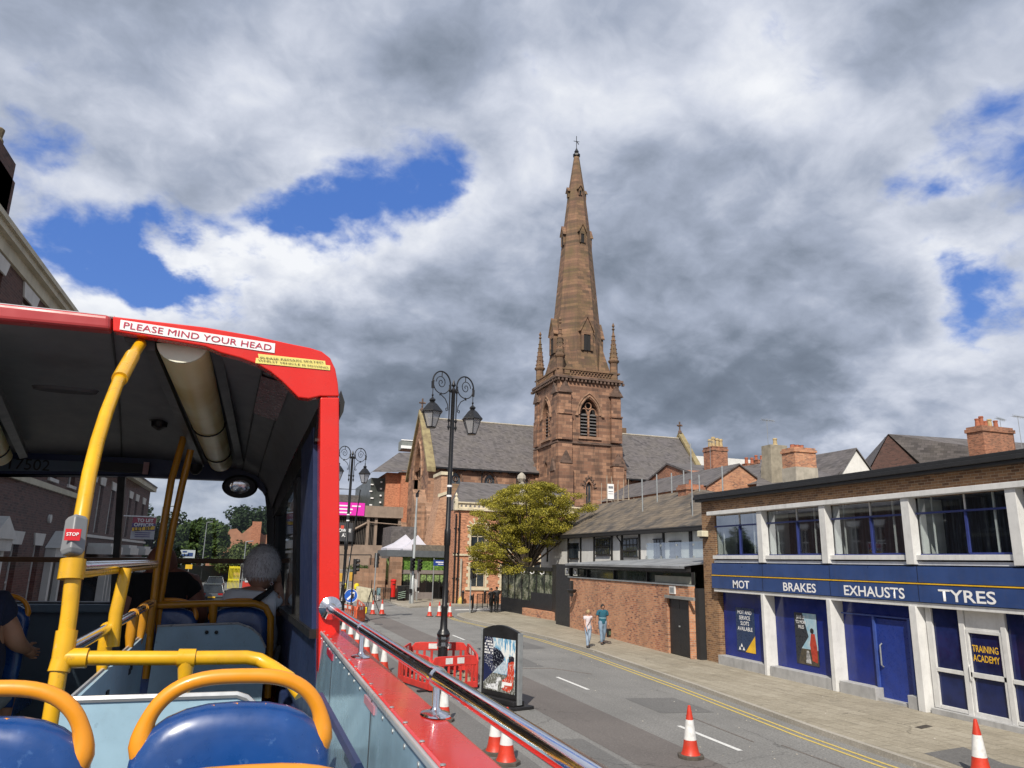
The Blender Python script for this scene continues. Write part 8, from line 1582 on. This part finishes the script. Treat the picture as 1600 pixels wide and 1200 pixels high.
# seats
def seat(x,y,ztop,w_=.385,dark=False,nm='seat'):
    # back shell rises behind; faces forwards (+Y), we see its rear
    hw=w_/2; N=14; prof=[]
    ol=[]
    for k in range(N+1):
        a=PI*k/N; q=math.cos(a); xx=hw*(abs(q)**.80)*(1 if q>0 else -1); zz=-.125+.125*math.sin(a)**.80; ol.append((xx,zz))
    ol=[(hw*.99,-.30),(hw*.96,-.62)][::-1]+ol+[(-hw*.99,-.30),(-hw*.96,-.62)]
    v=MB(); layers=[(.035,.90),(.012,.965),(-.0,1.0),(-.022,1.0),(-.040,.96),(-.050,.88),(-.052,.70)]
    vs=[]; cz=-.34; n=len(ol)
    for (dy,s_) in layers:
        for (a,c) in ol:
            sag=.05*((c+.1)/.5)
            vs.append((x+a*s_,y+dy+sag*.6,ztop+cz+(c-cz)*(s_ if c>cz else s_)))
    fs=[(j*n+i,j*n+(i+1)%n,(j+1)*n+(i+1)%n,(j+1)*n+i) for j in range(len(layers)-1) for i in range(n)]+[tuple(range(n)),tuple(range((len(layers)-1)*n,len(layers)*n))]
    v.add(vs,fs); v.box((x-hw*.95,y,ztop-.68),(x+hw*.95,y+.42,ztop-.58)); s=v.build(nm,SBL,bus,smooth=True,angle=50)
    v=MB()
    for s_ in(-1,1): v.lathe([(.008,0),(.007,.003),(.0,.004)],(x+s_*hw*.62,y-.050,ztop-.235),10,axis=(0,-1,0))
    v.build('bolt',GREYM,s)
    # pressed line on the back
    v=MB(); v.tube([(x-hw*.72+hw*1.44*k/12,y-.047,ztop-.155-.05*((k-6)/6)**2) for k in range(13)],.0025,5); v.build('pressed_line',paint('seat_blue_dark',(.006,.03,.14),.4),s)
    v=MB(); rr_=random.Random(int(x*1000)&1023)
    for k in range(5):
        q=rr_.uniform(-.62,.62); zz_=ztop-.125+.125*(1-abs(q)**2.3)**.42; v.tube([(x+q*hw-.006,y-.012,zz_-.0015),(x+q*hw+.002,y-.016,zz_-.0015),(x+q*hw+.007,y-.012,zz_-.002)],[.0012,.0022,.001],5)
    v.build('scuff',ORH,s)
    v=MB(); pts=[]; M_=40
    for k in range(M_+1):
        a=PI*(-.09+1.18*k/M_); q=math.cos(a); xx=(hw-.018)*(abs(q)**.66)*(1 if q>0 else -1); zz=-.062+.108*(math.sin(a) if math.sin(a)>0 else math.sin(a)*1.5); 
        e=abs(k-M_/2)/(M_/2); xx*=(1-.10*max(0,e-.85)/.15); pts.append((x+xx,y-.012,ztop+zz))
    v.tube(pts,[.0135+.0125*max(0,(abs(k-M_/2)/(M_/2)-.62)/.38)**1.2 for k in range(M_+1)],14); v.build('grab_handle',ORH,s,smooth=True)
    v=MB(); 
    for s_ in(-1,1): v.tube([(x+s_*hw*.7,y+.3,ztop-.66),(x+s_*hw*.7,y+.3,2.56)],.02,6)
    v.build('leg',DNV,s); return s
sR=(-0.027,1.550,3.540); seat(sR[0]+.018,1.55,sR[2]-.002,.346); seat(sR[0]+.018-.400,1.55,sR[2]-.012,.346)
s0=(0.017,0.800,3.605); seat(s0[0]-.01,.80,(0.014,0.800,3.612)[2]-.060,.34)
s1=(-0.080,5.600,3.538); seat(s1[0],5.66,(-0.060,5.400,3.458)[2],.41); s2=(-0.549,5.600,3.535); seat(s2[0],5.66,(-0.519,5.400,3.457)[2],.41)
s3=(-1.549,5.600,3.544); seat(s3[0],5.66,(-1.482,5.400,3.482)[2],.41)
v=MB(); a=(-0.007,6.600,3.619); 
# ---------------------------------------------------------------- passengers
def seated(label,hc,hh,shL,shR,top,hairm,hairk,skin,armpts,waistz,yaw=PI,pitch=0,seed=1,r=1.0,bald=False,legs=True,extra=None):
    t=thing('person',label,'person',(hc[0],hc[1],2.56)); hc=Vector(hc); nb=hc+Vector((0,-.02,-hh*.62)); mid=(Vector(shL)+Vector(shR))/2
    P=[(mid.x,mid.y+.02,waistz,.15*r,.115*r),(mid.x,mid.y,waistz+(mid.z-waistz)*.5,.16*r,.12*r),(mid.x,mid.y,mid.z-.05,.15*r,.10*r),(nb.x*.5+mid.x*.5,nb.y,mid.z+.05,.07*r),(nb.x,nb.y+.01,nb.z,.058),(hc.x,hc.y,hc.z-hh*.28,.055)]; E_=[(0,1),(1,2),(2,3),(3,4),(4,5)]
    arms=[]
    for sh,arm in((shL,armpts[0]),(shR,armpts[1])):
        o=len(P); P+=[(*sh,.062*r),(*arm[0],.045*r),(*arm[1],.029)]; E_+=[(2,o),(o,o+1),(o+1,o+2)]; arms.append((sh,arm))
    if legs:
        for s_ in(-1,1): o=len(P); P+=[(mid.x+s_*.10,mid.y+.1,waistz-.05,.10),(mid.x+s_*.13,mid.y+.48,waistz-.02,.07),(mid.x+s_*.13,mid.y+.50,2.66,.045),(mid.x+s_*.13,mid.y+.62,2.60,.035)]; E_+=[(0,o),(o,o+1),(o+1,o+2),(o+2,o+3)]
    vs,fs=skinmesh(P,E_); v=MB(); v.add(vs,fs); hv,hf,M=head_verts(hc,hh,yaw,pitch); v.add(hv,hf)
    for sh,arm in arms: 
        a,b=Vector(arm[0]),Vector(arm[1]); hand(v,b,(Vector(arm[2])-b) if len(arm)>2 else (b-a),(0,1,0.3),curl=.6)
    v.build('body',skin,t,smooth=True,angle=180)
    o=[(mid.x,mid.y+.02,waistz-.06,.19*r,.16*r),(mid.x,mid.y,waistz+(mid.z-waistz)*.5,.20*r,.16*r),(mid.x,mid.y,mid.z-.05,.19*r,.14*r),(mid.x*.7+nb.x*.3,mid.y-.0,mid.z+.06,.10*r)]; e=[(0,1),(1,2),(2,3)]
    for sh,arm in arms: n=len(o); a=Vector(sh); b=Vector(arm[0]); q=a.lerp(b,.55); o+=[(*sh,.09*r),(*q,.085*r)]; e+=[(2,n),(n,n+1)]
    vs,fs=skinmesh(o,e); v=MB(); v.add(vs,fs); v.build('shirt',top,t,smooth=True,angle=180)
    if legs: 
        o=[(mid.x,mid.y+.08,waistz-.02,.16,.13)]; e=[]
        for s_ in(-1,1): n=len(o); o+=[(mid.x+s_*.10,mid.y+.14,waistz-.04,.11),(mid.x+s_*.13,mid.y+.46,waistz-.02,.085)]; e+=[(0,n),(n,n+1)]
        vs,fs=skinmesh(o,e); v=MB(); v.add(vs,fs); v.build('shorts',paint('shorts_grey',(.30,.31,.33),.9,var=.1,vs=9),t,smooth=True,angle=180)
    if hairk:
        hv,hf=hair_verts(hc,hh,M,hairk,seed); v=MB(); v.add(hv,hf); rq=random.Random(seed)
        for k in range(5200):
            p=Vector(rq.choice(hv[28:])); q=(p-hc); n_h=q.normalized(); dn=(Vector((rq.uniform(-.5,.5),rq.uniform(-.3,.3),-1))); dn=(dn-n_h*dn.dot(n_h)).normalized(); sd=dn.cross(n_h)
            p=p+sd*rq.uniform(-.012,.012)+dn*rq.uniform(-.014,.014); L_=rq.uniform(.014,.034); w_=.0016
            v.add([p-sd*w_,p+sd*w_,p+dn*L_+n_h*rq.uniform(.002,.013)],[(0,1,2)])
        v.build('hair',hairm,t,smooth=True,angle=180)
    return t
# woman with cropped grey hair, right hand raised to her face
hc=(0.035,5.800,3.709); shl=(-0.147,5.780,3.495); shr=(0.140,5.780,3.487)
g1=seated('grey haired passenger in white T-shirt with dark strap, hand raised to face',hc,.315,shl,shr,paint('tee_grey_white',(.80,.82,.85),.9,var=.06,vs=6),GHAIR,'short',SKIN,((((-0.172,6.000,3.250)),((-0.137,6.200,3.186))),(((0.193,5.800,3.398)),((0.156,5.880,3.627)),((0.119,5.880,3.727)))),3.10,PI-.25,.05,3,1.10)
v=MB(); a=Vector((0.112,5.660,3.572)); b=Vector((0.032,5.620,3.517)); c=Vector((-0.031,5.680,3.466)); v.tube([a+Vector((0,.02,0)),a.lerp(b,.5),b,b.lerp(c,.5)-Vector((0,.005,0)),c],[.014,.02,.022,.022,.02],6); v.build('bag_strap',RUB,g1,smooth=True); v=MB(); p=Vector((0.110,5.740,3.613)); v.tube([p+Vector((.011*math.cos(a_),0,.011*math.sin(a_))) for a_ in [2*PI*k/12 for k in range(12)]],.002,4,closed=True); v.build('earring',CHROME,g1)
hc=(-0.662,6.050,3.729); shl=(-0.805,6.050,3.592); shr=(-0.457,6.050,3.592)
seated('broad bald passenger in black T-shirt at the middle front seat behind the yellow poles',hc,.29,shl,shr,paint('tee_black',(.012,.012,.014),.95),None,None,paint('skin_ruddy',(.30,.12,.08),.6),(((-0.851,6.000,3.363),(-0.826,6.300,3.183)),((-0.352,6.000,3.384),(-0.416,6.300,3.225))),3.05,PI,.0,4,1.36)
hcx=(-1.531,5.200,3.662); sl_=(-1.683,5.150,3.485); sr_=(-1.401,5.200,3.490)
seated('passenger in navy T-shirt and pale shorts at the left edge, hands folded',(hcx[0]-.05,5.2,hcx[2]+.06),.25,sl_,sr_,paint('tee_navy',(.015,.02,.05),.95),DHAIR,'short',SKIN2,(((-1.637,5.250,3.296),(-1.498,5.600,3.185)),((-1.304,5.250,3.282),(-1.301,5.550,3.202))),2.98,PI-.2,.1,5,1.25)
print('OBJECTS',len(bpy.data.objects))
# ================================================================ every separate piece of these parts becomes a part of its own
SPLIT={'coping','gablet','hood_mould','buttress','timber','side_rail','window_pillar','window_rail','drainpipe','lintel','string_course','cornice','post','pole','leg','clamp','tail_lamp','headlight','door_mirror','strap','eyes','triangle_emblem','window_column','reveal','plinth','swan_neck_light','reflective_patch','foot','pier','roof_rib','white_band','white_trim','notice','tinted_window','tracery','window','bolt','bracket_hole','light_channel','roof','doorcase','bay','wheel','lamp','surround','shopfront_frame','fascia','body','lower_window','stud','emblem','window_surround','wall','white_trim','lantern','chimney','shoe','spandrel','handle','stand','door','drain_cover'}
def clusters(me,tol=.004):
    n=len(me.vertices); par=list(range(n))
    def fd(a):
        while par[a]!=a: par[a]=par[par[a]]; a=par[a]
        return a
    for e in me.edges: a,b=fd(e.vertices[0]),fd(e.vertices[1]); par[a]=b
    isl={}
    for i in range(n): isl.setdefault(fd(i),[]).append(i)
    keys=list(isl); 
    if len(keys)<2 or len(keys)>400: return None
    co=np.empty(n*3); me.vertices.foreach_get('co',co); co=co.reshape(-1,3)
    bb=[(co[isl[k]].min(0)-tol,co[isl[k]].max(0)+tol) for k in keys]; p=list(range(len(keys)))
    def f2(a):
        while p[a]!=a: p[a]=p[p[a]]; a=p[a]
        return a
    for i in range(len(keys)):
        for j in range(i):
            if (bb[i][0]<=bb[j][1]).all() and (bb[j][0]<=bb[i][1]).all(): p[f2(i)]=f2(j)
    out={}
    for i,k in enumerate(keys): out.setdefault(f2(i),[]).extend(isl[k])
    return list(out.values())
for o in list(bpy.data.objects):
    if o.type!='MESH' or o.parent is None: continue
    nm=o.name.split('.')[0]
    if nm not in SPLIT or len(o.data.vertices)>6000: continue
    cl_=clusters(o.data)
    if not cl_ or len(cl_)<2 or len(cl_)>90: continue
    kids=list(o.children); me=o.data
    owner={}
    for i,c in enumerate(cl_):
        for v_ in c: owner[v_]=i
    faces=[[] for _ in cl_]
    for p in me.polygons: faces[owner[p.vertices[0]]].append(p)
    for i,c in enumerate(cl_):
        mp_={v_:k for k,v_ in enumerate(c)}; m2=bpy.data.meshes.new(nm)
        m2.from_pydata([tuple(me.vertices[v_].co) for v_ in c],[],[tuple(mp_[v_] for v_ in p.vertices) for p in faces[i]])
        for m in me.materials: m2.materials.append(m)
        m2.polygons.foreach_set('use_smooth',[p.use_smooth for p in faces[i]]); m2.polygons.foreach_set('material_index',[p.material_index for p in faces[i]])
        if any(p.use_smooth for p in faces[i]): m2.set_sharp_from_angle(angle=math.radians(35))
        if i==0: o.data=m2
        else: q=o.copy(); q.data=m2; COL.objects.link(q)
